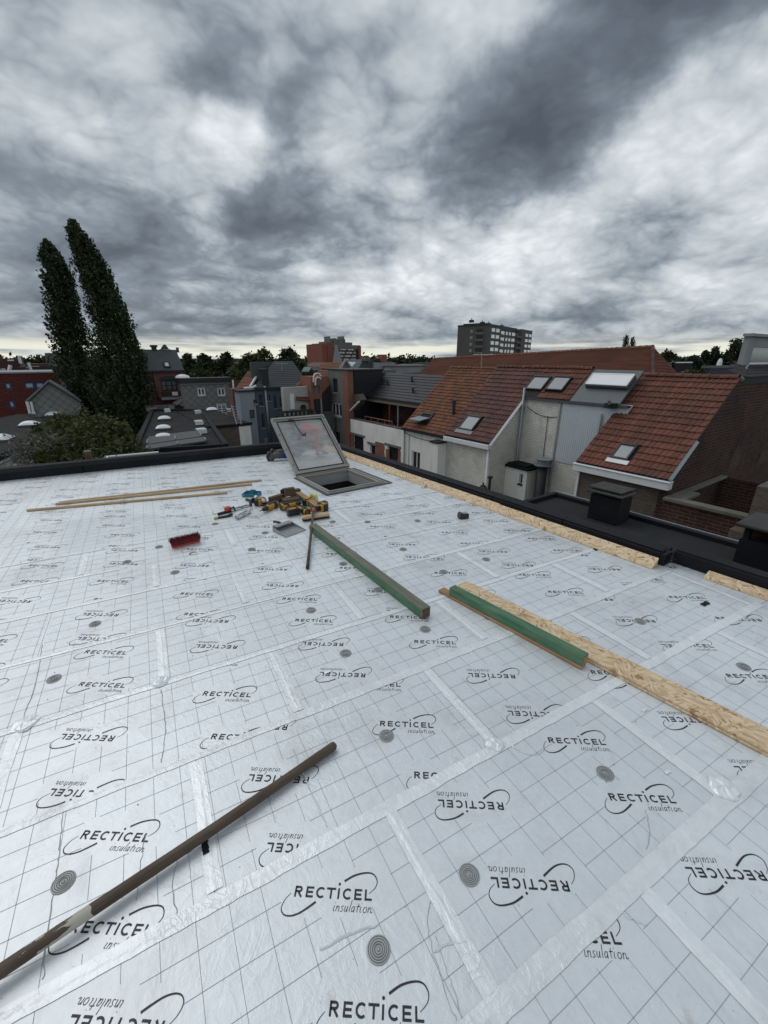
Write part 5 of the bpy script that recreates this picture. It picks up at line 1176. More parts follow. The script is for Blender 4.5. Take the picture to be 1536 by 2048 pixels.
# ---- H1: white plaster with orange roof
Y1R, Y1L = Y2L, px17(805, 858)[0]; Z1 = px17(847, 864)[1]
H1 = thing('terraced_house', 'white plastered house with orange tiled roof, an open roof window and a black vent', 'house', (19, 20, GZ))
f1 = Pl((XF+.12, 0, 0), (0, 1, 0)); wh = [f1.rect(823, 903, 840, 940), f1.rect(861, 914, 876, 947)]
body(H1, f1, (Y1R+.005, Y1L, GZ, Z1-.03), 3.5, PLASTER, holes=wh, name='rear_wall')
for w_ in wh: window(f1, w_, H1, WHITEP, PANE, 1, sill=STONE, fw=.07)
e0, e1, r0, r1 = (XF-.05, Y1R+.01, Z1), (XF-.05, Y1L, Z1), (XRI, Y1R+.01, ZRI-.12), (XRI, Y1L, ZRI-.12)
m = MB(); m.prism([e0, e1, r1, r0], [(x, y, z-.12) for x, y, z in (e0, e1, r1, r0)]); m.prism([r0, r1, (XRI+4, Y1L, ZRI-3), (XRI+4, Y1R, ZRI-3)], [(x, y, z-.12) for x, y, z in (r0, r1, (XRI+4, Y1L, ZRI-3), (XRI+4, Y1R, ZRI-3))]); r1_ = m.build('roof', TILE_B, H1)
pl1, W1, L1_ = roof_plane(e0, e1, r0); w1 = rw(pl1, (847, 827), (869, 829), (832, 846), (853, 851))
tiled(r1_, e0, e1, r0, 22, 22, TILE_O, holes=[(w1[0]-.03, w1[1]+.03, w1[2], w1[3])]); ridge_tiles(r1_, (XRI, Y1R, ZRI-.09), (XRI, Y1L, ZRI-.09), .11, TILE_O, 12)
rwn = roofwin(H1, pl1, w1, DARKM, DARKIN, .10, .07)
sash = Pl(pl1.pt(w1[0], w1[3]-.5, .12), pl1.U, (pl1.V*.75-pl1.N*-.0-Vector((0, 0, .55))).normalized()); m = MB()
a_, b_ = pl1.pt(w1[0], w1[3]-.45, .15), pl1.pt(w1[1], w1[3]-.45, .15); o_ = Vector((-.75, 0, -.12)); m.prism([a_, b_, b_+o_, a_+o_], [p+Vector((0, 0, .05)) for p in (a_, b_, b_+o_, a_+o_)]); m.build('open_sash', GREYM, rwn)
p = pl1.hit(907, 830); m = MB(); q = pl1.pt(*p, .0); m.tube([q, q+Vector((0, 0, .75))], .09, 8); m.lathe([(.13, 0), (.13, .1), (0, .13)], (q.x, q.y, q.z+.75), 8); m.build('roof_vent', DARKM, H1)
m = MB(); m.box(XF-.15, XF+.08, Y1R+.01, Y1L, Z1-.12, Z1-.02); m.build('gutter', DARKM, H1)

# ---- H0: shell with black metal-tile roof under renovation
Y0R = Y1L; Y0L = 29.7; H0 = thing('house_under_renovation', 'gutted house with black metal-tile roof over an open loft and patched white wall', 'house', (19, 26, GZ))
f0 = Pl((XF+.1, 0, 0), (0, 1, 0)); y0l = f0.hit(694, 850)[0]; zt0, zt1 = f0.hit(694, 836)[1], f0.hit(803, 860)[1]; zw = (zt0+zt1)/2
hs = [f0.rect(706, 872, 727, 906), f0.rect(740, 890, 751, 912), f0.rect(775, 894, 797, 930)]
body(H0, f0, (Y0R+.01, y0l, GZ, zw), .6, PLASTER, holes=hs, name='rear_wall')
for h in hs: m = MB(); m.pbox(f0, h[0], h[1], h[2]-.5, h[3], -.19, -.17); m.build('dark_opening', DARKIN, H0)
for k, h in enumerate(hs): m = MB(); m.pbox(f0, h[0]-.25, h[1]+.3, h[3], h[3]+.16, -.1, .05); m.build('lintel', CEMENT, H0)
for a in ((696, 868, 706, 906), (752, 885, 768, 920), (797, 896, 800, 930), (772, 898, 776, 930)):
    r = f0.rect(*a); m = MB(); m.pbox(f0, r[0], r[1], r[2]-.4, r[3], -.05, .012)
    for q in range(6): z = r[2]+(r[3]-r[2])*q/6; m.pbox(f0, r[0]-random.uniform(.02, .12), r[1]+random.uniform(.02, .12), z, z+(r[3]-r[2])/6.5, -.05, .010)
    m.build('bare_brick_patch', BR_ORANGE, H0)
m = MB(); y = Y0R+.01
while y < y0l: y2 = min(y+random.uniform(.15, .4), y0l); m.box(XF+.1, XF+.65, y, y2, zw, zw+random.uniform(.0, .07)); y = y2
m.build('broken_wall_top', BR_BROWN, H0)
XE = 18.62; ZEv = -1.22+.02; XRB = 20.85; ZRB = .50
m = MB(); m.box(XF+.7, XRB+3, Y0R+.01, Y0L, GZ, zw-.3); m.box(XF+3.2, XF+3.4, Y0R+.3, Y0L-.05, zw-.299, -.3); m.build('loft_shell', BR_DARK, H0)
m = MB(); m.ppoly(Pl((0, Y0R+.02, 0), (1, 0, 0)), [(XF+.3, zw-.3), (XRB, zw-.3), (XRB, .2), (XE+.1, -1.4), (XF+.4, zw+.1)], -.28, 0); m.build('party_wall', BR_ORANGE, H0)
e0, e1, r1, r0 = (XE, Y0R-.1, ZEv), (XE, Y0L, ZEv), (XRB, Y0L, ZRB), (XRB, Y0R-.1, ZRB)
m = MB(); m.prism([e0, e1, r1, r0], [(x, y, z-.14) for x, y, z in (e0, e1, r1, r0)]); rb = m.build('roof', DARKM, H0)
n = 10; E0, E1, R0, R1 = map(Vector, (e0, e1, r0, r1))
for i in range(n):
    m = MB(); a, b = i/n, min((i+1.08)/n, 1); N_ = (E1-E0).cross(R0-E0).normalized(); N_ = N_ if N_.z > 0 else -N_
    segs = 26
    for k in range(segs):
        s0_, s1_ = k/segs, (k+1)/segs; p = [E0.lerp(R0, a).lerp(E1.lerp(R1, a), s0_), E0.lerp(R0, a).lerp(E1.lerp(R1, a), s1_), E0.lerp(R0, b).lerp(E1.lerp(R1, b), s1_), E0.lerp(R0, b).lerp(E1.lerp(R1, b), s0_)]
        m.prism([p[0]+N_*.002, p[1]+N_*.002, p[2]+N_*.002, p[3]+N_*.002], [p[0]+N_*.042, p[1]+N_*.034, p[2]+N_*.008, p[3]+N_*.010])
    m.build('roof_sheet', SLATEROOF, rb)
m = MB(); m.box(XE-.02, XE+.14, Y0R-.1, Y0L, ZEv-.34, ZEv-.13); m.build('eaves_beam', mat('tan_beam', (.24, .20, .15), .8), H0)
m = MB(); m.box(XE-.12, XE+.02, Y0R-.1, Y0L, ZEv-.12, ZEv-.0); m.build('gutter', DARKM, H0)
f18 = Pl((XE+.1, 0, 0), (0, 1, 0))
for px in (779, 796): a = f18.hit(px, 840)[0]; m = MB(); m.tube([(XE+.1, a, zw-.28), (XE+.1, a, ZEv-.345)], .055, 8); m.build('steel_prop', mat('red_oxide', (.28, .03, .02), .6) if px == 779 else STONE, H0)
m = MB(); a, b = f18.hit(745, 835)[0], f18.hit(800, 835)[0]; zr = f18.hit(770, 836)[1]
m.tube([(XE-.6, a, zr), (XE-.6, b, zr)], .035, 6)
for k in range(5): y = a+(b-a)*k/4; m.tube([(XE-.6, y, zw-.28), (XE-.6, y, zr)], .03, 6)
m.build('rail', mat('rust_pink', (.30, .12, .09), .7), H0)
for (x, y, d_) in ((1, .32, 0), (2.2, .7, 0), (4.6, .5, 0)): 
    p = E0.lerp(R0, y)+Vector((0, x+1, 0)); m = MB(); m.tube([p, p+Vector((0, 0, .28))], .07, 8); m.lathe([(.1, 0), (.1, .06), (0, .1)], (p.x, p.y, p.z+.28), 8); m.build('roof_vent', DARKM, H0)
gy = Pl((0, Y0L-.02, 0), (1, 0, 0))
m = MB(); r = [F17.hit(695, 790), F17.hit(717, 788), F17.hit(722, 803), F17.hit(690, 838)]; bx = Pl((XF+.4, 0, 0), (0, 1, 0)); uv = [bx.hit(696, 789), bx.hit(716, 788), bx.hit(722, 800), bx.hit(697, 836)]; m.ppoly(bx, uv, -.5, 0); m.build('broken_brickwork', BR_BROWN, H0)
m = MB(); a, b = bx.hit(725, 803), bx.hit(686, 841); m.tube([bx.pt(*a, .3), bx.pt(*b, .3)], .06, 6); m.build('sloping_edge_trim', WHITEP, H0)

# ---- grey rendered narrow house with black slate side
G = thing('terraced_house', 'narrow grey cement house with brick edge and black slate side wall', 'house', (19, 31.5, GZ))
gf = Pl((XF-.05, 0, 0), (0, 1, 0)); yg0, yg1 = gf.hit(695, 760)[0], gf.hit(657, 760)[0]; zg = gf.hit(676, 741)[1]
yb = gf.hit(686, 760)[0]
gw_ = [gf.rect(666, 757, 675, 785), gf.rect(663, 806, 683, 833), gf.rect(671, 864, 680, 890)]
body(G, gf, (yb, yg1, GZ, zg), 5, CEMENT, holes=gw_, name='rear_wall'); body(G, gf, (yg0, yb-.002, GZ, zg+.02), .5, BR_ORANGE, name='brick_edge')
window(gf, gw_[0], G, DARKM, PANE, 0, sill=STONE); window(gf, gw_[1], G, WHITEP, PANE, 2, sill=STONE, fw=.1); window(gf, gw_[2], G, DARKM, PANE, 0, 1, sill=STONE)
gs = Pl((0, yg0-.02, 0), (1, 0, 0)); xa = gs.hit(765, 742)[0]; zs2 = gs.hit(730, 741)[1]
m = MB(); n = 22; zb = GZ+5
for k in range(n): z = zb+(zs2-zb)*k/n; m.pbox(gs, XF+.5, xa, z, z+(zs2-zb)/n-.012, -.2, .0); m.pbox(gs, XF+.5, xa, z, z+.03, -.1, .012)
m.pbox(gs, XF+.52, xa-.02, zb, zs2, -4, -.21); m.build('slate_side_wall', SLATEW, G); m = MB(); m.pbox(gs, XF-.1, xa+.1, zs2+.001, zs2+.10, -4, .08); m.build('roof_edge', DARKM, G)

# ================================================================ buildings beyond the corner (facades across the view)
def fac_y(y): return Pl((0, y, 0), (1, 0, 0))
def slope_roof(parent, pts, mt, n=10, proud=.05, name='roof', under=True):
    """pts eL,eR,rR,rL"""
    m = MB(); courses(m, *pts, n, proud)
    return m.build(name, mt, parent, norm=False)
def P3(pl, px, py, d=0.): u, v = pl.hit(px, py); return pl.pt(u, v, d)

# blue-grey rendered house and its pale neighbour
pb = fac_y(34)
t = thing('terraced_house', 'blue-grey rendered house with black roof and tall white downpipe, left of the hatch lid', 'house', P3(pb, 540, 800) * 1)
t.location.z = GZ
rb_ = pb.rect(514, 776, 568, 890); hs = [pb.rect(518, 789, 526, 812), pb.rect(547, 791, 554, 817), pb.rect(559, 793, 567, 815), pb.rect(523, 827, 530, 856), pb.rect(551, 833, 557, 845), pb.rect(562, 836, 567, 845), pb.rect(533, 789, 536, 802), pb.rect(538, 789, 541, 802)]
body(t, pb, (rb_[0], rb_[1], GZ, rb_[3]), 1.5, BLUEW, holes=hs)
for h in hs: window(pb, h, t, mat('blue_frame', (.05, .07, .10), .6), PANE, 0, 1 if h[3]-h[2] > .8 else 0, fw=.07, sill=STONE)
q0, q1 = P3(pb, 514, 775), P3(pb, 617, 770); q1 = Vector((q1.x, 33.8, q0.z)); q0.y = 33.8
ra, rb2 = atd(549, 745, (37.)/1), atd(618, 744, 37.)
e = [Vector((q0.x-.3, 33.8, q0.z)), Vector((q1.x, 33.8, q0.z)), Vector((q1.x+.3, 37.6, q0.z+1.9)), Vector((ray(549, 745).x/ray(549, 745).y*37.6, 37.6, q0.z+1.9))]
slope_roof(t, e, SLATEROOF, 14, .02); m = MB(); m.box(e[0].x, e[1].x, 33.7, 33.86, q0.z-.16, q0.z); m.build('gutter', DARKM, t)
m = MB(); m.box(e[0].x+1.2, e[1].x-.1, 37.6, 37.9, GZ, q0.z+1.85); m.build('rear_block', SLATEG, t)
pipe(t, [P3(pb, 528, 772, .15), P3(pb, 540, 885, .15)], .09, GREYM)
m = MB(); a = P3(pb, 527, 768, 0); m.box(a.x, a.x+.55, 34.2, 34.9, a.z-.6, a.z+1.0); m.box(a.x-.06, a.x+.61, 34.14, 34.96, a.z+1.001, a.z+1.12); m.build('chimney', BLACKP, t)
sp_ = P3(pb, 582, 762, 0); plb, _, _ = roof_plane(e[0], e[1], e[3]); u, v = plb.hit(583, 757); m = MB(); m.pbox(plb, u-.35, u+.35, v-.5, v+.5, .05, .12); m.build('roof_window', PANE_B, t)
t = thing('terraced_house', 'narrow pale grey house with two small dark windows, left of the blue-grey one', 'house', (0, 34, GZ)); t.location.x = P3(pb, 500, 800).x
pp = fac_y(33.6); r = pp.rect(484, 783, 514, 890); hs = [pp.rect(507, 799, 514, 808), pp.rect(513.5, 819, 517.5, 836)]; hs[1] = (r[1]-.55, r[1]-.15, hs[1][2], hs[1][3])
body(t, pp, (r[0], r[1], GZ, r[3]), 1.2, PALEBLUEW, holes=hs)
for h in hs: window(pp, h, t, DARKM, PANE, 0, fw=.05, sill=STONE)
m = MB(); m.pbox(pp, r[0]-.1, r[1], r[3]-.02, r[3]+.12, -1.2, .1); m.build('roof_edge', DARKM, t)
for k, (x0, x1) in enumerate(((486, 503),)): a, b = P3(pp, 487, 776, .1), P3(pp, 511, 771, .1); m = MB(); m.tube([a, P3(pp, 503, 775, .1), b], .09, 5); m.build('white_verge', WHITEP, t)
pq = fac_y(35.5); t = thing('terraced_house', 'house with orange tiled roof and brick side wall behind the pale grey one', 'house', (P3(pq, 478, 800).x, 35.5, GZ))
r = pq.rect(470, 777, 486, 880); body(t, pq, (r[0], r[1]+2, GZ, r[3]), 1, BR_RED)
a, b, c, d_ = P3(pq, 468, 778, .3), P3(pq, 497, 776, .3), P3(pq, 519, 743), P3(pq, 496, 743); c.y += 4.5; d_.y += 4.5; c.z += (715-743)/903*-0; 
c = CAMP+(c-CAMP)*1; eL, eR = a, b; rL = CAMP+(ray(495, 743))*((39.5)/ray(495, 743).y); rR = CAMP+(ray(519, 743))*(39.5/ray(519, 743).y)
slope_roof(t, (eL, eR, rR, rL), TILE_O, 12, .04); m = MB(); m.tube([eR+Vector((.05, 0, .1)), rR+Vector((.05, 0, .1))], .1, 5); m.tube([rR+Vector((-.1, 0, -.2)), rR+Vector((-.1, 0, .35))], .16, 8); m.build('white_verge', WHITEP, t); pipe(t, [P3(pq, 475, 780, .1), P3(pq, 479, 850, .1)], .07, STONE)
# dark pair of gables behind
pr = fac_y(42); t = thing('terraced_house', 'dark roofed house with pale gable edges behind the blue-grey house', 'house', (P3(pr, 540, 760).x, 42, GZ))
r = pr.rect(513, 760, 566, 780); m = MB(); m.ppoly(pr, [pr.hit(516, 775), pr.hit(566, 775), pr.hit(560, 751), pr.hit(552, 743), pr.hit(543, 750), pr.hit(537, 757)], -4, 0); m.build('gable_wall', ZINC, t)
m = MB(); m.prism([P3(pr, 516, 776, .1), P3(pr, 540, 757, .1), P3(pr, 553, 741, .1), P3(pr, 530, 741, .1)], [P3(pr, 516, 776, -.1), P3(pr, 540, 757, -.1), P3(pr, 553, 741, -.1), P3(pr, 530, 741, -.1)]); m.build('roof', SLATEG, t); m = MB(); m.tube([P3(pr, 537, 757, .15), P3(pr, 553, 742, .15), P3(pr, 562, 750, .15)], .13, 5); m.build('gable_edge', STONE, t)
# white annexe with red roof, balcony block
pw = fac_y(31.6); t = thing('terraced_house', 'low white house with red tiled lean-to roof, left of the orange brick terrace', 'house', (P3(pw, 595, 800).x, 31.6, GZ))
r = pw.rect(568, 774, 621, 818); body(t, pw, (r[0], r[1], GZ, r[3]), .5, mat('aged_plaster', (.42, .42, .39), .9, 0, .12, .8, .2, 12, .2, dirt=((.22, .21, .19), .5))); 
a, b, c, d_ = P3(pw, 589, 799, .3), P3(pw, 622, 802, .3), P3(pw, 622, 760, .3), P3(pw, 606, 770, .3); c.y += 1.6; d_.y += 1.6; slope_roof(t, (a, b, c, d_), TILE_R, 9, .04)
m = MB(); q = roof_plane(a, b, d_)[0]; h = rw(q, (606, 780), (614, 780), (598, 790), (606, 791)); q = q; m.pbox(q, h[0], h[1], h[2], h[3], .05, .12); m.build('roof_window', PANE_W, t)
m = MB(); m.pbox(pw, *pw.rect(580, 788, 588, 818), 0, .08); m.build('pilaster', WHITEP, t)
m = MB(); s0_ = pw.rect(598, 812, 606, 819); m.lathe([(0, 0), (.2, .02), (.26, .08)], (0, 0, 0), 14); m.v = [tuple(P3(pw, 602, 815, .35)+Vector((v[0], -v[2], v[1]))) for v in m.v]; m.build('satellite_dish', DARKM, t)
py_ = fac_y(30.6); t = thing('rear_extension', 'flat roofed dark extension with a beam balustrade behind the hatch lid', 'extension', (P3(py_, 600, 850).x, 30.6, GZ))
r = py_.rect(567, 836, 658, 900); hs = []; body(t, py_, (r[0], r[1], GZ, r[3]), 1.0, CEMENT)
r = py_.rect(566, 820, 625, 836); m = MB(); n = 8
m.pbox(py_, r[0], r[1], r[3]-.14, r[3], -.1, .12); m.pbox(py_, r[0], r[1], r[2]+.05, r[2]+.2, -.1, .1)
for k in range(n): u = r[0]+(r[1]-r[0])*k/(n-1); m.pbox(py_, u-.08, u+.08, r[2]+.2, r[3]-.14, -.08, .08)
m.build('balustrade', DARKM, t); r = py_.rect(645, 822, 660, 872); m = MB()
for k in range(14): z = r[2]+(r[3]-r[2])*k/14; m.pbox(py_, r[0], r[1]+.4, z, z+(r[3]-r[2])/14-.03, .01, .06)
m.build('cladding_board', ZINC, t, stuff=True)
# orange brick terrace with white hoops
po = fac_y(31.0); t = thing('roof_terrace_house', 'orange brick house part with roof terrace, white hoops and tall glazed door', 'house', (P3(po, 640, 790).x, 31, GZ))
r = po.rect(623, 753, 657, 832); dr = po.rect(628, 798, 641, 832); rc = po.rect(625, 771, 640, 787)
body(t, po, (r[0], r[1], GZ, r[3]), 1.8, BR_ORANGE, holes=[(dr[0], dr[1], dr[2], dr[3]), rc]); window(po, dr, t, DARKM, PANE, 1, 2); window(po, rc, t, CEMENT, CEMENT, 0, rec=.15, name='terrace_recess')
m = MB(); r = po.rect(643, 775, 660, 830); m.ppoly(po, [po.hit(644, 831), po.hit(660, 831), po.hit(660, 768), po.hit(644, 787)], .01, .1); m.build('slate_cheek', SLATEW, t)
m = MB()
for cx_, cy_, rr in ((631, 754, 7.5), (633, 760, 5.5)): m.tube([P3(po, cx_-rr, cy_+10, .3)]+[P3(po, cx_+rr*math.cos(a), cy_-rr*math.sin(a)*1.0, .3) for a in [math.pi-math.pi*k/10*.9 for k in range(11)]], .055, 6)
m.build('white_hoop', WHITEP, t, stuff=False)
m = MB(); a, b = P3(po, 641, 798, .1), P3(po, 643, 830, .1); m.tube([a, b], .06, 6); m.build('downpipe', STONE, t)
pg = fac_y(37); t = thing('terraced_house', 'orange tiled roof with a small grey gable behind the terrace house', 'house', (P3(pg, 660, 750).x, 37, GZ))
slope_roof(t, (P3(pg, 630, 756, .2), P3(pg, 690, 756, .2), CAMP+ray(681, 724)*(41/ray(681, 724).y), CAMP+ray(642, 726)*(41/ray(642, 726).y)), TILE_O, 10)
m = MB(); m.ppoly(pg, [pg.hit(674, 745), pg.hit(702, 745), pg.hit(698, 737), pg.hit(685, 721), pg.hit(674, 738)], .2, .5); m.build('gable_wall', CEMENT, t); m = MB(); m.tube([P3(pg, 673, 741, .55), P3(pg, 685, 720, .55), P3(pg, 700, 741, .55)], .15, 5); m.build('gable_edge', STONE, t)
m = MB(); m.ppoly(pg, [pg.hit(626, 800), pg.hit(700, 800), pg.hit(700, 757), pg.hit(630, 757)], -4, 0); m.build('wall', BR_ORANGE, t)

# ---- brick mansard house
pc = fac_y(50); t = thing('mansard_house', 'dark red brick house with steep slate roof, curved gable top and arched windows', 'house', (P3(pc, 330, 780).x, 50, GZ))
r = pc.rect(286, 741, 368, 812); wa_ = pc.rect(322, 760, 355, 782); wb_ = pc.rect(288, 761, 311, 785)
body(t, pc, (r[0], r[1], GZ, r[3]), 8, BR_RED, holes=[wa_, wb_])
for h in (wa_, wb_):
    window(pc, h, t, DARKM, PANE_B if False else glass_mat('dull_glass', (.10, .115, .115), .3), 2, 1, fw=.14)
    m = MB(); uc = (h[0]+h[1])/2; hw = (h[1]-h[0])/2+.15; m.ppoly(pc, [(uc-hw, h[3])]+[(uc+hw*math.cos(a), h[3]+.42*math.sin(a)) for a in [math.pi-math.pi*k/8 for k in range(9)]], -.05, .03); m.build('arch', DARKM, t)
uv = [pc.hit(286, 741), pc.hit(368, 741), pc.hit(358, 699), pc.hit(286, 699)]
m = MB(); z0_, z1_ = uv[0][1], uv[2][1]; m.prism([pc.pt(uv[0][0], z0_, .15), pc.pt(uv[1][0], z0_, .15), pc.pt(uv[1][0], z0_, -8), pc.pt(uv[0][0], z0_, -8)], [pc.pt(uv[3][0], z1_, -1.6), pc.pt(uv[2][0], z1_, -1.6), pc.pt(uv[2][0], z1_, -6), pc.pt(uv[3][0], z1_, -6)]); m.build('roof', SLATEG, t)
m = MB(); m.pbox(pc, r[0], r[1]+.1, z0_-.15, z0_-.001, 0, .35); m.build('gutter', DARKM, t)
bp = fac_y(51.5); cc = [bp.hit(x, y) for x, y in ((319, 699), (322, 698), (325, 693), (328, 689), (331, 689), (334, 693), (338, 698), (343, 699))]; m = MB(); m.ppoly(bp, cc, -.4, 0); m.build('curved_gable_top', SLATEG, t)
m = MB(); q = bp.rect(304, 690, 313, 700); m.pbox(bp, q[0], q[1], q[2]-.5, q[3], -.6, 0); m.pbox(bp, q[0]-.1, q[1]+.1, q[3]-.2, q[3], -.7, .1); m.build('chimney', DARKM, t); m = MB(); q = bp.rect(354, 695, 358, 705); m.pbox(bp, q[0], q[1], q[2], q[3], -.5, 0); m.build('gable_finial', SLATEG, t)
sk_ = Pl(pc.pt(uv[0][0], z0_, .15), pc.U, (pc.V*(z1_-z0_)-pc.N*1.75)); q = [sk_.hit(*p) for p in ((325, 725), (342, 736))]; m = MB(); m.pbox(sk_, q[0][0], q[1][0], q[1][1], q[0][1], .02, .12); o = m.build('roof_window', DARKM, t); m = MB(); m.pbox(sk_, q[0][0]+.15, q[1][0]-.15, q[1][1]+.15, q[0][1]-.15, .121, .14); m.build('pane', PANE_W, o)
bl_ = pc.rect(318, 783, 369, 797); m = MB(); m.pbox(pc, bl_[0], bl_[1], bl_[2], bl_[2]+.25, 0, 1.4); m.build('balcony_slab', STONE, t); m = MB()
for k in range(30): u = bl_[0]+(bl_[1]-bl_[0])*k/30; m.pbox(pc, u, u+(bl_[1]-bl_[0])/38, bl_[2]+.25, bl_[3]+.1, 1.3, 1.36)
m.build('balcony_boards', BR_DARK, t, stuff=True); m = MB(); m.pbox(pc, *pc.rect(339, 782, 350, 789), 1.4, 1.5); m.build('white_box', WHITEP, t)
pipe(t, [P3(pc, 307, 741, .1), P3(pc, 316, 800, .1)], .10, BR_RED)
t = thing('garden_wall', 'patchy pale wall at the far end of the flat roof, below the brick mansard house', 'wall', (P3(fac_y(47.5), 320, 815).x, 47.5, GZ)); pv = fac_y(47.5); m = MB(); r = pv.rect(288, 811, 352, 822); m.pbox(pv, r[0], r[1], GZ, r[3], -.4, 0); m.build('render', CEMENT, t); m = MB(); r2_ = pv.rect(289, 813, 313, 822); m.pbox(pv, r2_[0], r2_[1], r2_[2], r2_[3]-.1, 0, .03); r2_ = pv.rect(337, 811, 351, 818); m.pbox(pv, r2_[0], r2_[1], r2_[2], r2_[3], 0, .03); m.build('pale_patch', PLASTER_G, t, stuff=True)
t = thing('shed', 'small shed with pitched brown roof at the end of the flat roof', 'shed', (P3(pv, 378, 810).x, 46, GZ)); ps_ = fac_y(46.5)
m = MB(); m.ppoly(ps_, [ps_.hit(353, 818), ps_.hit(403, 818), ps_.hit(395, 808), ps_.hit(380, 800), ps_.hit(366, 808), ps_.hit(353, 810)], -2.5, 0); m.build('wall', BR_DARK, t); m = MB(); m.tube([P3(ps_, 362, 812, .2), P3(ps_, 379, 800, .2), P3(ps_, 398, 812, .2)], .16, 4); m.prism([P3(ps_, 352, 810, .1), P3(ps_, 366, 809, .1), P3(ps_, 381, 799, .1), P3(ps_, 372, 798, .1)], [P3(ps_, 352, 809, -2), P3(ps_, 366, 808, -2), P3(ps_, 381, 798, -2), P3(ps_, 372, 797, -2)]); m.build('roof', COPING, t)

# ---- diamond shingle house
pd_ = fac_y(45.5); t = thing('shingle_clad_house', 'flat roofed house clad in grey diamond shingles with two white framed windows', 'house', (P3(pd_, 415, 790).x, 45.5, GZ))
r = pd_.rect(370, 765, 463, 860); w_a, w_b = pd_.rect(395, 775, 411, 792), pd_.rect(435, 775, 451, 792); dd_ = pd_.rect(434, 807, 454, 831)
body(t, pd_, (r[0], r[1], GZ, r[3]), 1, SHINGLE, holes=[w_a, w_b, dd_])
for h in (w_a, w_b): window(pd_, h, t, WHITEP, PANE, 1, fw=.14, sill=STONE)
window(pd_, dd_, t, WHITEP, PANE_B, 1, 4, fw=.12, rec=.06, name='patio_door')
m = MB(); m.pbox(pd_, r[0]-.2, r[1]+.2, r[3]+.001, r[3]+.45, -1.2, .25); m.build('roof_edge', DARKM, t); m = MB(); m.pbox(pd_, r[0]-.1, r[1]+.1, r[3]-.14, r[3], .0, .12); m.build('gutter', STONE, t)
m = MB(); q = P3(pd_, 374, 757, -2); m.lathe([(.7, 0), (.6, .18), (.3, .3), (0, .34)], tuple(q), 12); m.build('roof_dome', DOME, t, smooth=True)
pipe(t, [P3(pd_, 464, 760, .2), P3(pd_, 469, 805, .2)], .08, WHITEP)

# ---- long flat black roof with domes
ZW = -3.0
t = thing('warehouse', 'long building with black felt roof and three white domes, beyond the left parapet', 'building', atz(360, 860, ZW)); t.location.z = GZ
c_ = [atz(268, 905, ZW), atz(452, 893, ZW), atz(403, 822, ZW), atz(305, 822, ZW)]; c_b = [atz(404, 838, ZW), atz(420, 856, ZW), atz(476, 850, ZW), atz(512, 844, ZW), atz(462, 824, ZW), atz(403, 822, ZW)]
def offp(ps, z): return [(p.x, p.y, z) for p in ps]
m = MB(); m.prism(offp(c_, GZ), offp(c_, ZW-.02)); m.build('wall', BR_BROWN, t)
m = MB(); m.prism(offp(c_, ZW-.019), offp(c_, ZW)); rfw = m.build('felt_roof', BITUG, t)
for a, b, nm_ in ((0, 3, 'roof_edge'), (1, 2, 'roof_edge'), (0, 1, 'roof_edge'), (3, 2, 'roof_edge')):
    p, q = c_[a], c_[b]; d_ = (q-p).normalized(); n_ = Vector((-d_.y, d_.x, 0))*.14; m = MB(); m.prism([p-n_+Vector((0, 0, -.1)), q-n_+Vector((0, 0, -.1)), q+n_+Vector((0, 0, -.1)), p+n_+Vector((0, 0, -.1))], [p-n_+Vector((0, 0, .16)), q-n_+Vector((0, 0, .16)), q+n_+Vector((0, 0, .16)), p+n_+Vector((0, 0, .16))]); m.build(nm_, BITU, t)
dl = [('nearest', 327, 877), ('middle', 327, 859), ('farthest', 329, 840)]
RW = math.radians(-10.9)
def dome(label, px, py, sx, sy, z, group=None, cat='skylight dome'):
    p = atz(px, py, z); t = thing('skylight_dome', label, cat, p, group); t.rotation_euler = (0, 0, RW)
    m = MB(); m.box(-sx, sx, -sy, sy, 0, .14); local(t, m, 'curb', ZINC)
    m = MB(); N = 10; vs = []
    for i in range(N+1):
        for j in range(N+1):
            a, b = -1+2*i/N, -1+2*j/N; vs.append((a*sx*.96, b*sy*.96, .145+.42*sx*((1-a*a)*(1-b*b))**.5))
    m.add(vs, [(i*(N+1)+j, (i+1)*(N+1)+j, (i+1)*(N+1)+j+1, i*(N+1)+j+1) for i in range(N) for j in range(N)]); local(t, m, 'dome', DOME, smooth=True)
for nm_, px, py in dl: dome('white domed rooflight, %s of the three in a row on the long flat roof' % nm_, px, py, .47, .47, ZW+.01, 'domes in a row on the long flat roof')
dome('white domed rooflight before the shingle clad house, on the far part of the flat roof', 424, 822, .5, .5, ZW+.01)
for px, py, s_, lab in ((335, 825, .25, 'leftmost, by the far end wall'), (396, 828, .28, 'farther one by the middle joint'), (398, 850, .3, 'middle one on the right side'), (403, 867, .32, 'nearest one on the right side'), (459, 825, .25, 'right one near the ladder')):
    p = atz(px, py, ZW); o = thing('roof_vent', 'small white vent on the long flat roof, '+lab, 'vent', p, 'small square vents on the long flat roof'); m = MB(); m.box(-s_, s_, -s_, s_, .001, .28); local(o, m, 'curb', ZINC); m = MB(); m.box(-s_*.85, s_*.85, -s_*.85, s_*.85, .281, .33); m.box(-s_*1.02, s_*.9, -s_*1.1, -s_*1.001, .05, .3); local(o, m, 'lid', DOME)
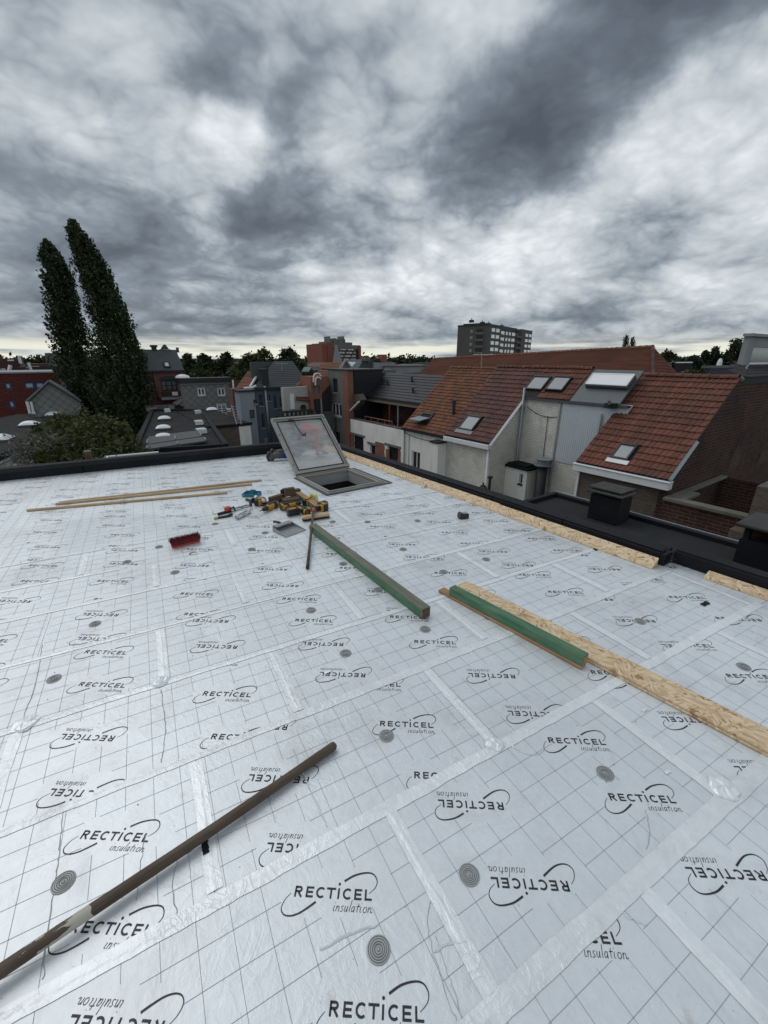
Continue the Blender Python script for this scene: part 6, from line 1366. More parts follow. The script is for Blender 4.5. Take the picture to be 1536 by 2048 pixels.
# ribbed roof panels with clips
for k, (a, b, c, d_) in enumerate((((297, 873), (396, 860), (403, 872), (294, 888)), ((296, 889), (408, 873), (412, 881), (293, 898)))):
    o = thing('roof_panel', ('farther' if k == 0 else 'nearer')+' of two wide ribbed dark panels laid across the long flat roof', 'roof panel', atz(*a, ZW+.1)); m = MB(); q = [atz(*p, ZW+.22) for p in (d_, c, b, a)]
    n = 6
    for i in range(n): s_, e_ = i/n, (i+.88)/n; m.prism([q[0].lerp(q[3], s_)-Vector((0, 0, .1)), q[1].lerp(q[2], s_)-Vector((0, 0, .1)), q[1].lerp(q[2], e_)-Vector((0, 0, .1)), q[0].lerp(q[3], e_)-Vector((0, 0, .1))], [q[0].lerp(q[3], s_), q[1].lerp(q[2], s_), q[1].lerp(q[2], e_), q[0].lerp(q[3], e_)])
    m.build('ribbed_sheet', mat('ribbed_panel', (.085, .085, .09), .6, .1), o); 
    for f in (0, .5, 1.):
        m = MB(); p0_, p1_ = q[0].lerp(q[1], f), q[3].lerp(q[2], f); m.tube([p0_+Vector((0, 0, .05)), p0_.lerp(p1_, .5)+Vector((0, 0, .05))], .04, 4); m.build('metal_clip', STONE, o)
t = thing('flat_roof_building', 'brown brick building with black flat roof and white painted corner, below the ladder', 'building', atz(450, 850, ZW-.4)); t.location.z = GZ
cb = [atz(404, 851, ZW-.0), atz(478, 849, ZW-.0), atz(498, 843, ZW), atz(470, 826, ZW), atz(402, 825, ZW)]
cb[0] = atz(425, 857, ZW-.05)
pz = fac_y(atz(478, 850, ZW).y); r = pz.rect(412, 850, 478, 900); r2_ = pz.rect(478, 848, 500, 900)
x0_, x1_, x2_ = pz.hit(416, 860)[0], pz.hit(477, 850)[0], pz.hit(500, 846)[0]; yz = pz.O.y
m = MB(); m.box(x0_, x1_, yz, yz+11, GZ, ZW-.1); m.build('wall', BR_BROWN, t); m = MB(); m.box(x1_+.001, x2_, yz-.02, yz+3, GZ, ZW-.08); m.build('white_painted_corner', PLASTER, t)
m = MB(); m.box(x0_, x2_+.1, yz-.08, yz+11, ZW-.079, ZW+.06); m.build('felt_roof', BITUG, t); m = MB(); m.box(x0_-.05, x2_+.15, yz-.12, yz+.1, ZW-.02, ZW+.12); m.build('roof_edge', BITU, t); 
t = thing('ladder', 'pale metal ladder leaning against the roof edge left of the pale house', 'ladder', atz(472, 848, ZW)); a0, a1 = P3(pz, 472, 848, .2), P3(pz, 481, 848, .2); top0, top1 = P3(pz, 468, 812, -.6), P3(pz, 480, 812, -.6); m = MB()
for p, q in ((a0, top0), (a1, top1)): m.tube([p, q], .045, 6); 
o = m.build('rails', STONE, t, stuff=False)
for k in range(7): m = MB(); f = (k+.5)/7.; m.tube([a0.lerp(top0, f), a1.lerp(top1, f)], .03, 6); m.build('rung', STONE, t)

# ---- far left
ZL = -3.2
t = thing('flat_roof_building', 'pale walled building with dark flat roof at the far left, behind the bush', 'building', atz(30, 870, ZL)); t.location.z = GZ
c_ = [atz(-200, 985, ZL), atz(-3, 903, ZL), atz(86, 862, ZL), atz(150, 832, ZL), atz(36, 828, ZL), atz(-200, 880, ZL)]
m = MB(); m.prism(offp(c_, GZ), offp(c_, ZL-.35)); m.build('wall', PLASTER, t); c2 = [p+Vector((.3 if 0 < i < 4 else 0, -.3 if i < 3 else 0, 0)) for i, p in enumerate(c_)]; m = MB(); m.prism(offp(c2, ZL-.349), offp(c2, ZL)); m.build('felt_roof', BITUG, t); m = MB(); m.tube([p+Vector((0, 0, -.45)) for p in c2[:4]], .1, 6); m.build('gutter', STONE, t)
dome('white dome in the middle of the far left flat roof', 60, 852, .6, .6, ZL+.01); dome('white dome at the back of the far left flat roof, by the slate gable', 108, 832, .6, .6, ZL+.01); dome('white dome cut by the left edge of the photo', -2, 882, .7, .7, ZL+.01)
pe = fac_y(60); t = thing('brick_clad_building', 'bright red brick clad building with blue framed windows at the far left', 'building', (P3(pe, 50, 790).x, 60, GZ))
r = pe.rect(-60, 747, 122, 830); hs = [pe.rect(9, 765, 23, 779), pe.rect(48, 764, 69, 778), pe.rect(70, 764, 89, 778), pe.rect(17, 801, 30, 816)]; body(t, pe, (r[0], r[1], GZ, r[3]), 9, BR_REDFLAT, holes=hs)
for h in hs: window(pe, h, t, mat('blue_window_frame', (.03, .06, .20), .5), PANE_L, 0, fw=.16)
m = MB(); m.pbox(pe, r[0], r[1]+.1, r[3]+.001, r[3]+.15, -9, .1); m.build('roof_edge', STONE, t)
pf_ = fac_y(48); t = thing('slate_gable_house', 'grey diamond slated gable wall beside the red clad building, partly behind the poplars', 'house', (P3(pf_, 100, 800).x, 48, GZ))
uv = [pf_.hit(62, 827), pf_.hit(160, 827), pf_.hit(160, 803), pf_.hit(128, 781), pf_.hit(97, 764), pf_.hit(57, 801)]; uv[0] = (uv[5][0], uv[0][1]-4); uv[1] = (uv[2][0], uv[0][1]); m = MB(); m.ppoly(pf_, uv, -5, 0); m.build('gable_wall', SHINGLE, t)
m = MB(); m.tube([P3(pf_, 54, 803, .1), P3(pf_, 97, 763, .1), P3(pf_, 162, 803, .1)], .14, 5); m.build('verge', ZINC, t); m = MB(); m.tube([P3(pf_, 54, 803, .15), P3(pf_, 60, 826, .15), P3(pf_, 71, 826, .15)], .12, 6); m.tube([P3(pf_, 62, 803, .15), P3(pf_, 67, 824, .15)], .1, 6); m.build('downpipe', WHITEP, t)
ph_ = fac_y(75); t = thing('distant_house', 'dark red roofed house with small rooflights above the far left clad building', 'house', (P3(ph_, 20, 740).x, 75, GZ)); m = MB(); m.ppoly(ph_, [ph_.hit(-60, 752), ph_.hit(30, 752), ph_.hit(41, 726), ph_.hit(38, 717), ph_.hit(-60, 717)], -6, 0); m.build('roof', TILE_D, t); m = MB(); m.ppoly(ph_, [ph_.hit(41, 716), ph_.hit(63, 750), ph_.hit(40, 750)], .1, .4); m.build('gable_wall', CEMENT, t)
for a in ((15, 719, 28, 722), (3, 737, 11, 740), (-6, 737, 1, 740)): r = ph_.rect(*a); m = MB(); m.pbox(ph_, *r, .05, .12); m.build('roof_window', PANE_W, t)
m = MB(); m.pbox(ph_, *ph_.rect(23, 734, 52, 750), .2, 2); m.build('brick_dormer', BR_DARK, t); m = MB(); m.tube([P3(ph_, 20, 748, 2.1), P3(ph_, 24, 730, 2.1)], .2, 4); m.tube([P3(ph_, 38, 711, .4), P3(ph_, 42, 727, .4)], .16, 4); m.tube([P3(ph_, 57, 725, .4), P3(ph_, 63, 742, .4)], .16, 4); m.build('white_edge', WHITEP, t)
pi_ = fac_y(90); t = thing('distant_house', 'tall grey gable wall poking up left of the poplars', 'house', (P3(pi_, 105, 730).x, 90, GZ)); m = MB(); m.ppoly(pi_, [pi_.hit(98, 752), pi_.hit(150, 752), pi_.hit(150, 706), pi_.hit(89, 706)], -6, 0); m.build('gable_wall', CEMENT, t)
t = thing('distant_house', 'low dark building between the red clad building and the poplars', 'house', (P3(pi_, 85, 735).x, 88, GZ)); pj = fac_y(88); m = MB(); m.pbox(pj, *pj.rect(60, 733, 120, 752), -5, 0); m.build('wall', DARKM, t); m = MB(); m.pbox(pj, *pj.rect(78, 727, 95, 733), -3, 0); m.build('roof', TILE_D, t); m = MB(); m.pbox(pj, *pj.rect(96, 743, 117, 749), .01, .3); m.pbox(pj, *pj.rect(63, 743, 72, 752), .01, .3); m.build('white_parapet', WHITEP, t, stuff=True)

# ---- just beyond the back parapet
t = thing('neighbour_roof', 'grey felt covered neighbouring roof strip beyond the back parapet', 'roof', b2w(-2.5, 8.6, GZ))
m = MB(); bbox(m, -6, -.9, V_BACK+.38, V_BACK+1.25, GZ, -.10); m.build('wall', BR_BROWN, t); m = MB(); 
for k in range(5): bbox(m, -6+1.02*k, -6+1.02*k+1.015, V_BACK+.37, V_BACK+1.3, -.099, -.07+.004*(k % 2))
m.build('felt_roof', BITUG, t)
t = thing('flat_rooflight', 'low white framed glazed rooflight behind the parapet, by the wood stump', 'rooflight', b2w(-.2, 8.5, -.1)); m = MB(); bbox(m, -.85, .1, V_BACK+.4, V_BACK+1.1, -.25, -.02); m.build('curb', BITU, t); m = MB(); bbox(m, -.80, .05, V_BACK+.45, V_BACK+.5, -.019, .01); bbox(m, -.80, .05, V_BACK+1.0, V_BACK+1.05, -.019, .01); bbox(m, -.80, -.75, V_BACK+.5, V_BACK+1.0, -.019, .01); m.build('frame', WHITEP, t); m = MB(); bbox(m, -.75, .05, V_BACK+.5, V_BACK+1.0, -.019, -.01); m.build('pane', PANE_B, t)
a = atz(176, 927, .0); t = thing('wood_stump', 'short brown timber post standing up behind the back parapet', 'post', (a.x, a.y, 0)); q = b2w(0, V_BACK+.36); pst = Pl(tuple(b2w(0, V_BACK+.20)), BU); r = pst.rect(170, 903, 183, 928); m = MB(); m.pbox(pst, r[0], r[1], .0, r[3], -.12, 0); m.build('post', BROWNW, t, bevel=.004); m = MB(); m.pbox(pst, r[0]-.002, r[1]+.002, r[3]-.02, r[3]+.002, -.122, .002); m.build('sawn_top', COPING, t)
m = MB(); t = thing('slanting_trim', 'two thin metal trims standing askew on the roof behind the wood stump', 'trim', b2w(.3, 8.4, -.1)); u = pst.hit(200, 915); m.tube([pst.pt(pst.hit(196, 920)[0], .0, -.4), pst.pt(pst.hit(206, 905)[0], .10, -.4)], .012, 5); m.tube([pst.pt(pst.hit(216, 920)[0], -.02, -.4), pst.pt(pst.hit(228, 904)[0], .09, -.4)], .012, 5); m.build('trim', GREYM, t)
t = thing('neighbour_roof', 'black edged lower brick roof right behind the back parapet, in front of the long flat roof', 'roof', b2w(1.2, 9, GZ)); m = MB(); bbox(m, .35, 2.6, V_BACK+.9, V_BACK+1.8, GZ, -.26); m.build('wall', BR_BROWN, t); m = MB(); bbox(m, .3, 2.65, V_BACK+.85, V_BACK+1.0, -.259, -.16); m.build('roof_edge', BITU, t)
pipe(t, [b2w(2.0, V_BACK+.8, -.2), b2w(2.0, V_BACK+.8, .12)], .025, DARKM, 'vent_pipe')

# ================================================================ far things
WPX = lambda pl, px0, py0, px1, py1: pl.rect(px0, py0, px1, py1)
# dark apartment tower: right face runs to vp 1371
tw = vpl(972, 210, 1371); t = thing('apartment_tower', 'dark grey twelve storey apartment block with rows of bright windows on the skyline', 'tower', tw.O + Vector((0, 0, GZ)))
TC = mat('tower_concrete', (.10, .095, .09), .9, 0, .1, .1, 0); TC2 = mat('tower_concrete_light', (.15, .145, .135), .9, 0, .1, .1, 0); TD = mat('tower_dark', (.02, .02, .022), .6, 0, .1, .1, 0)
u0, zt = tw.hit(975, 650); uA = tw.hit(1000, 690)[0]; uB = tw.hit(1041, 690)[0]; uC = tw.hit(1062, 690)[0]; zl = tw.hit(1062, 663)[1]
m = MB(); m.pbox(tw, 0, uA, GZ, zt, -16, 0); m.pbox(tw, uA+.01, uB, GZ, zt-1.5, -16, -1.2); m.pbox(tw, uB+.01, uC, GZ, zl+.5, -16, 0); m.build('wall', TC, t)
m = MB(); m.pbox(tw, 2, uB-1, zt-1.4, zt+1.2, -14, -2.5); m.pbox(tw, -.2, uA+.2, zt, zt+.5, -16.2, .2); m.build('roof_storey', TD, t)
for px in (969, 990, 1002, 1027): a = tw.hit(px, 650)[0]; m = MB(); m.pbox(tw, a, a+1.6, zt+1.2, zt+2.3, -8, -6); m.tube([tw.pt(a+.8, zt+2.3, -7), tw.pt(a+.8, zt+3.1, -7)], .2, 5); m.build('roof_plant', TD, t)
fl = 3.0
rows = [zt-2.6-fl*k for k in range(7)]
me_cache = {}
def twin(pl, u, z, w_, h_, d, mt=None, name='window'):
    m = MB(); m.pbox(pl, u, u+w_, z, z+h_, d, d+.06); o = m.build(name, PANE_W if mt is None else mt, t); return o
WINB = mat('bright_window', (.80, .83, .84), .25, .35, .1, .05, 0)
for k, z in enumerate(rows):
    for a, b in ((981, 987.5), (990, 996.5)): r = tw.hit(a, 690)[0], tw.hit(b, 690)[0]; twin(tw, r[0], z, r[1]-r[0], 1.6, .0, WINB)
    for a, b in ((1004, 1011), (1014, 1017.5), (1020, 1023.5), (1026, 1032)): r = tw.hit(a, 690)[0], tw.hit(b, 690)[0]; twin(tw, r[0], z-.6, r[1]-r[0], 1.6, -1.2, WINB)
    for a, b in ((1049, 1054), (1056, 1061)): r = tw.hit(a, 690)[0], tw.hit(b, 690)[0]; twin(tw, r[0], z-.3, r[1]-r[0], 1.6, 0, WINB)
    for a, b in ((1000, 1003), (1033, 1041)): r = tw.hit(a, 690)[0], tw.hit(b, 690)[0]; m = MB(); m.pbox(tw, r[0], r[1], z-1.4, z-.4, -1.2, .0); m.build('balcony', TC2, t)
    m = MB(); m.pbox(tw, uA+.05, uB, z-2.0, z-1.7, -1.19, -.9); m.build('floor_band', TC2, t)
# left face of the tower
tl2 = Pl(tw.pt(0, 0, 0), -tw.N); 
lo = tl2.hit(925, 690)[0]; sgn = 1 if lo > 0 else -1
ll = [tl2.hit(x, 690)[0] for x in (925, 950, 966, 974)]
m = MB(); 
a, b = sorted((ll[0], ll[1])); m.pbox(tl2, a, b, GZ, zt-1.2, -14, .02); m.build('wall_left', TC, t).name = 'side_wall'
for k, z in enumerate(rows):
    a, b = sorted((tl2.hit(939, 690)[0], tl2.hit(944, 690)[0])); m = MB(); m.pbox(tl2, a, b, z-.5, z+.8, .02, .08); m.build('window', glass_mat('dim_window', (.25, .26, .26), .4), t)
    a, b = sorted((ll[1], ll[2])); m = MB(); m.pbox(tl2, a, b, z-1.4, z-.5, .0, .5); m.build('balcony', TC2, t); m = MB(); m.pbox(tl2, a+.3, b-.3, z-.5, z+1.1, .001, .05); m.build('dark_recess', TD, t)
# red brick tower with grey wing
tr = vpl(662, 190, 1900); t = thing('office_tower', 'red brick tower with curved grey concrete wing and ribbon windows on the skyline', 'tower', tr.O + Vector((0, 0, GZ)))
R_ = lambda *a: tr.rect(*a)
r = R_(645, 688, 668, 745); m = MB(); m.pbox(tr, r[0], r[0]+(r[1]-r[0])*.42, GZ, r[3], -14, 0); m.pbox(tr, r[0]+(r[1]-r[0])*.48, r[1], GZ, r[3]+.4, -14, -.3); m.build('brick_shaft', mat('tower_brick', (.22, .075, .05), .9, 0, .1, .1, 0), t)
m = MB(); m.pbox(tr, r[0]+(r[1]-r[0])*.42, r[0]+(r[1]-r[0])*.48, GZ, r[3], -14, -1.2); m.build('dark_joint', TD, t)
q = R_(674, 690, 722, 745); m = MB(); m.pbox(tr, r[1]+.02, q[1], GZ, q[3]-.3, -14, -1.0); m.pbox(tr, r[1]+.02, q[1], q[3]-1.6, q[3], -14, -.3); m.build('wall', TC2, t)
m = MB(); m.ppoly(tr, [tr.hit(665, 726), tr.hit(684, 726), tr.hit(677, 706), tr.hit(673, 690), tr.hit(670, 690)], -1, .6); m.build('flared_wing', PLASTER_G, t)
e = R_(717, 690, 722, 745); m = MB(); m.pbox(tr, e[0], e[1], GZ, q[3]-.4, -13, .2); m.build('brick_end', mat('tower_brick', (.22, .075, .05)), t)
for k in range(5):
    y = 696.5+6.7*k; z = tr.hit(700, y)[1]; m = MB(); a = tr.hit(677+k*1.2, y)[0]; m.pbox(tr, a, e[0]-.05, z-1.45, z-.9, -.9, .3); m.build('floor_band', BR_DARK, t)
    for i in range(9):
        x0 = a+.6+(e[0]-a-1.4)*i/9; m = MB(); m.pbox(tr, x0, x0+(e[0]-a)/9*.74, z-.8, z+.5, -.99, -.9); m.build('window', WINB if (i*7+k*3) % 4 else glass_mat('dim_window', (.25, .26, .26), .4), t)
m = MB(); 
for a in ((668.5, 678, 671, 690), (674, 684, 712, 690), (675, 676, 681, 684), (686, 678, 698, 684), (656, 683, 665, 690), (694, 672, 696, 684), (667, 672, 668, 690)): b = R_(*a); m = MB(); m.pbox(tr, *b, -8, -3); m.build('roof_plant', TC2, t)

# white and grey roofs in the middle distance
pk = fac_y(62); t = thing('distant_house', 'pale building with grey mansard and white parapet walls right of the red brick tower', 'house', (P3(pk, 760, 735).x, 62, GZ))
m = MB(); m.ppoly(pk, [pk.hit(717, 736), pk.hit(748, 736), pk.hit(790, 722), pk.hit(744, 720), pk.hit(729, 719)], -5, -.5); m.build('mansard_roof', SLATEG, t)
m = MB(); m.pbox(pk, *(pk.rect(748, 725, 790, 760)), -6, 0); m.pbox(pk, pk.hit(766, 740)[0], pk.hit(880, 740)[0], GZ, pk.hit(820, 733)[1], -8, 1); m.build('wall', PLASTER_G, t)
m = MB(); m.pbox(pk, pk.hit(766, 740)[0]-.1, pk.hit(880, 740)[0], pk.hit(820, 733)[1], pk.hit(820, 731)[1], -8, 1.1); m.build('wall_coping', TC, t)
m = MB(); m.pbox(pk, *pk.rect(764, 709, 774, 724), -1.2, 0); m.build('chimney', BR_ORANGE, t); m = MB(); m.pbox(pk, *pk.rect(730, 714, 740, 722), -1.5, 0); m.build('flat_chimney', CEMENT, t); m = MB(); m.pbox(pk, *pk.rect(753, 718, 761, 722), -1.5, 0); m.build('vent_box', DARKM, t)
m = MB(); m.pbox(pk, *pk.rect(774, 744, 781, 748), 1, 1.05); m.build('window', PANE, t); m = MB(); m.pbox(pk, *pk.rect(796, 745, 830, 747), 1.0, 1.3); m.build('low_parapet', CEMENT, t)
# grey metal roof between
t = thing('distant_house', 'low grey metal roof in front of the red brick tower', 'house', (P3(fac_y(55), 710, 735).x, 55, GZ)); pl_ = fac_y(55); m = MB(); m.ppoly(pl_, [pl_.hit(696, 742), pl_.hit(714, 742), pl_.hit(724, 724), pl_.hit(712, 724)], -3, 0); m.build('roof', GREYM, t)

# big orange hipped roof
t = thing('long_tiled_building', 'very long building with orange tiled hipped roof spanning behind the terrace', 'building', atd(1080, 740, 50)); t.location.z = GZ
rl, rr_ = atd(866, 718, 76), atd(1306, 694, 44); bl2, br2 = atd(826, 762, 70), atd(1306, 768, 38.5); hr = atd(1368, 762, 43)
m = MB(); n = 30; courses(m, bl2, br2, rr_, rl, n, .07); m.build('roof', mat('far_orange_tile', (.150, .060, .038), .8, 0, .25, .25, .3, 4, .2, island=.25, dirt=((.075, .038, .028), .75), ds=.12), t, norm=False)
m = MB(); courses(m, br2, hr, rr_+Vector((.02, 0, 0)), rr_, 24, .07); m.build('hip_roof', mat('far_red_tile', (.15, .052, .036), .8, 0, .3, .5, .3, 4, .2, island=.3), t, norm=False)
ridge_tiles(t, rr_, rl, .22, TILE_O, 60); ridge_tiles(t, br2, rr_, .2, TILE_D, 18, 'hip_tile')
m = MB(); m.prism([(p.x, p.y, GZ) for p in (bl2, br2, hr, hr+Vector((6, 12, 0)), bl2+Vector((8, 8, 0)))], [(p.x, p.y, p.z-.1) for p in (bl2, br2, hr, hr+Vector((6, 12, 0)), bl2+Vector((8, 8, 0)))]); m.build('wall', BR_BROWN, t)
ph2, _, _ = roof_plane(bl2, br2, rl); m = MB(); u, v = ph2.hit(979, 748); p = ph2.pt(u, v); a = ph2.hit(968, 750); b = ph2.hit(989, 750); m.ppoly(Pl(p+Vector((0, 0, -.5)), (b[0]-a[0], 0, 0) if False else ph2.U), [(-1.0, 0), (1.0, 0), (.75, .8), (.75, 2.0), (-.75, 2.0), (-.75, .8)], -.8, .0); m.build('brick_dormer', CEMENT, t)
for px, py in ((1116, 716), (1138, 714), (935, 727), (1017, 738)): u, v = ph2.hit(px, py); q = ph2.pt(u, v); m = MB(); m.tube([q, q+Vector((0, 0, .35))], .16, 6); m.build('tile_vent', TILE_D, t)
for px, py, w_ in ((1328, 748, .5), (1348, 751, .5), (1315, 713, .0)):
    if w_: 
        q = atd(px, py, 39); m = MB(); m.box(q.x-w_, q.x+w_, q.y-w_, q.y+w_, q.z-.35, q.z); m.build('rooflight', DOME, t)

# dark low houses on the right
pm_ = fac_y(40); 
t = thing('distant_house', 'small dark roofed house with white gutter among the trees on the right', 'house', (P3(pm_, 1380, 735).x, 40, GZ)); pn = vpl(1380, 62, 2400); m = MB(); m.pbox(pn, *pn.rect(1364, 726, 1394, 745), -1, 0); m.build('roof', BITUG, t); m = MB(); m.pbox(pn, *pn.rect(1366, 724, 1393, 726), -1, .1); m.build('gutter', WHITEP, t); r = pn.rect(1362, 742, 1400, 748); m = MB(); m.pbox(pn, r[0], r[1], GZ, r[3], -1, .3); m.build('wall', CEMENT, t)
t = thing('distant_house', 'navy blue flat box building in front of the trees on the right', 'house', atd(1445, 745, 38)); t.location.z = GZ; pn = vpl(1445, 38, 2400); r = pn.rect(1418, 736, 1476, 760); m = MB(); m.pbox(pn, r[0], r[1], GZ, r[3], -.6, 0); m.build('wall', mat('navy_cladding', (.012, .018, .035), .6), t); m = MB(); m.pbox(pn, r[0]-.1, r[1]+.1, r[3]-.0, r[3]+.18, -.7, .1); m.build('roof_edge', ZINC, t); m = MB(); q = pn.pt(pn.hit(1446, 734)[0], pn.hit(1446, 735)[1]+.18, -.35); m.lathe([(.22, 0), (.2, .3), (.12, .55), (.0, .6)], tuple(q), 8); m.build('roof_vent', WHITEP, t)

# distant town that reads as one mass
m = MB()
for k in range(700):
    a = math.radians(random.uniform(-20, 105)); d_ = random.uniform(150, 900); x, y = d_*math.sin(a), d_*math.cos(a); w_, l_ = random.uniform(5, 16), random.uniform(6, 22); h = random.uniform(5.2, 8.0)+min(d_/900, 1)*1.5
    m.box(x-w_, x+w_, y-l_, y+l_, GZ, GZ+h, random.randrange(3))
    if random.random() < .5: m.prism([(x-w_, y-l_, GZ+h), (x+w_, y-l_, GZ+h), (x+w_, y+l_, GZ+h), (x-w_, y+l_, GZ+h)], [(x-.1, y-l_, GZ+h+1.2), (x+.1, y-l_, GZ+h+1.2), (x+.1, y+l_, GZ+h+1.2), (x-.1, y+l_, GZ+h+1.2)], 2 if k % 2 else 0)
o = m.build('distant_rooftops', [SLATEG, CEMENT, TILE_D], None, (0, 0, GZ), norm=False); tag(o, 'distant jumble of town roofs along the horizon', 'rooftops'); o['kind'] = 'stuff'

# ================================================================ vegetation
def leaf_cloud(P, size, bias=None, asp=1.6, bstr=0.0):
    """P (n,3) leaf centres -> quads with random orientation, optionally leaning along bias"""
    n = len(P); A = rng.normal(size=(n, 3)); 
    if bias is not None: A = A*(1-bstr)+np.asarray(bias)*bstr*1.6
    A /= np.linalg.norm(A, axis=1, keepdims=True); B = np.cross(A, rng.normal(size=(n, 3))); B /= np.linalg.norm(B, axis=1, keepdims=True)
    s = size*rng.uniform(.6, 1.3, (n, 1)); a, b = A*s*asp/2, B*s/2
    V = np.stack([P-a, P+b*.9+a*.1, P+a, P-b*.9+a*.1], 1).reshape(-1, 3)
    return V, np.arange(4*n).reshape(-1, 4)
def crown_obj(name, V, Fc, mt, parent):
    me = bpy.data.meshes.new(name); o = parent_world(parent); V = V-np.array(o); me.vertices.add(len(V)); me.vertices.foreach_set('co', V.ravel()); n = len(Fc)
    me.loops.add(4*n); me.loops.foreach_set('vertex_index', Fc.ravel()); me.polygons.add(n); me.polygons.foreach_set('loop_start', np.arange(n)*4); me.polygons.foreach_set('loop_total', np.full(n, 4)); me.materials.append(mt); me.update(calc_edges=True)
    ob = bpy.data.objects.new(name, me); COL.objects.link(ob); ob.parent = parent; return ob
LF_P = leaf_mat('poplar_leaves', (.014, .023, .010), (.034, .052, .021), (.085, .112, .052))
LF_B = leaf_mat('bush_leaves', (.026, .038, .010), (.060, .074, .020), (.115, .110, .034))
LF_T = leaf_mat('tree_leaves', (.012, .020, .008), (.030, .045, .015), (.060, .080, .028))
LF_T2 = leaf_mat('tree_leaves_warm', (.022, .032, .009), (.050, .066, .020), (.085, .10, .032))
LF_C = leaf_mat('conifer_needles', (.009, .016, .009), (.018, .032, .016), (.032, .050, .024))
def poplar(label, line, D, nt=900, per=26, up=(-.28, 0, 1)):
    pts = [atd(x, y, D) for x, y, r in line]; rad = [r*D/FPX for x, y, r in line]
    b = pts[-1].copy(); b.z = GZ; t = thing('poplar_tree', label, 'poplar', b)
    upv = Vector((hd(1671).x*up[0], hd(1671).y*up[0], up[2])).normalized()    # wind pushes the tips sideways
    side = Vector((cy, sy, 0)); fwd = Vector((-sy, cy, 0))
    Ps = []; m = MB(); L_ = len(pts)
    T = rng.uniform(0, 1, nt)**.9
    for q in T:
        s = q*(L_-1); i = min(int(s), L_-2); f = s-i; c = pts[i].lerp(pts[i+1], f); r = rad[i]*(1-f)+rad[i+1]*f
        ph = rng.uniform(0, 2*math.pi); rr = r*math.sqrt(rng.uniform(.08, 1.0))*(rng.uniform(.8, 1.08) if rng.random() < .8 else rng.uniform(1.0, 1.28)); base = c+side*(rr*math.cos(ph))+fwd*(rr*math.sin(ph))
        out = (side*math.cos(ph)+fwd*math.sin(ph))*.30; d_ = (upv*-1*-1+out).normalized(); ln_ = rng.uniform(1.1, 2.4)*(1 if q > .1 else .6)
        k = rng.uniform(0, 1, (per, 1)); cc = np.array(base)-np.array(d_)*ln_*.5+np.array(d_)*k*ln_+rng.normal(0, .12, (per, 3))*(1.3-k); Ps.append(cc)
    Pn = np.concatenate(Ps); V, Fc = leaf_cloud(Pn, .17, np.array(upv), 1.7, .35); crown_obj('crown', V, Fc, LF_P, t)
    m.tube([b]+[p for p in reversed(pts)], [.45]+[max(.04, .34*(i+1)/L_)for i in reversed(range(L_))], 8); m.build('trunk', BARK, t)
poplar('left and lower of two tall dark poplars leaning together in the wind', [(97, 490, 3), (104, 515, 13), (116, 545, 22), (122, 580, 24), (133, 630, 27), (141, 680, 31), (154, 740, 36), (172, 800, 36), (184, 850, 24)], 43, 1080)
poplar('right and taller of two tall dark poplars leaning together in the wind', [(148, 453, 3), (158, 478, 11), (172, 505, 19), (188, 545, 26), (207, 595, 31), (226, 650, 38), (238, 710, 46), (241, 770, 52), (246, 820, 48), (250, 866, 36)], 40.5, 1750)
def shrub(name, label, cat, clumps, size, dens, mt, trunk=None, z=GZ, lean=None):
    """clumps: (px, py, r_px, D)"""
    c0 = atd(clumps[0][0], clumps[0][1], clumps[0][3]); t = thing(name, label, cat, (c0.x, c0.y, z)); Ps = []
    for px, py, r, D in clumps:
        c = np.array(atd(px, py, D)); R = r*D/FPX; n = int(dens*(R/size)**2*(3.2 if size > .2 else 1.7)); nsub = max(8, int(n/30))
        ph = rng.uniform(0, 2*np.pi, nsub); ct = rng.uniform(-.6, 1, nsub); rr = R*rng.uniform(.6, 1.0, nsub); st = np.sqrt(1-ct**2)
        sub = c+np.stack([rr*st*np.cos(ph), rr*st*np.sin(ph), rr*ct*.85], 1)
        pp = sub[:, None, :]+rng.normal(0, R*.13+size*.4, (nsub, 30, 3)); Ps.append(pp.reshape(-1, 3))
    V, Fc = leaf_cloud(np.concatenate(Ps), size); crown_obj('crown', V, Fc, mt, t)
    m = MB()
    for px, py, r, D in clumps[:6]: c = atd(px, py, D); b = Vector((c0.x*.5+c.x*.5, c0.y*.5+c.y*.5, z)); m.tube([b, b.lerp(c, .55)+Vector((random.uniform(-.2, .2), 0, 0)), c], [r*D/FPX*.10, r*D/FPX*.06, .03], 6)
    m.build('trunk', BARK, t); return t
shrub('bush', 'wide olive brown bush with bare twiggy left side behind the back parapet', 'bush', [(140, 868, 40, 20), (190, 876, 46, 19), (235, 886, 42, 19), (110, 895, 36, 18), (150, 905, 38, 17.5), (205, 905, 40, 17.5), (258, 905, 34, 18), (92, 868, 26, 20), (165, 850, 30, 22), (125, 850, 24, 22), (225, 860, 26, 21), (110, 915, 30, 16.5), (170, 925, 30, 16), (230, 920, 30, 16)], .13, 10.5, LF_B)
m = MB(); t = thing('bare_shrub', 'grey twiggy shrub with white blossom before the pale wall at the left', 'bush', atd(50, 900, 17)); t.location.z = GZ
for k in range(240):
    c = atd(random.uniform(18, 130), random.uniform(875, 935), random.uniform(16.5, 17.5)); d_ = Vector((random.uniform(-.4, .4), random.uniform(-.4, .4), random.uniform(.1, .6))); m.tube([c, c+d_*.5, c+d_+Vector((random.uniform(-.1, .1), 0, -.05))], [.012, .008, .004], 4)
m.build('twigs', mat('grey_twig', (.16, .15, .14), .9), t, norm=False, stuff=True)
P_ = np.array([tuple(atd(random.gauss(75, 26), random.gauss(908, 14), random.uniform(16.6, 17.4))) for k in range(1500)]); V, Fc = leaf_cloud(P_, .085); crown_obj('crown', V, Fc, leaf_mat('pale_leaves', (.05, .06, .03), (.12, .13, .09), (.30, .31, .28)), t)
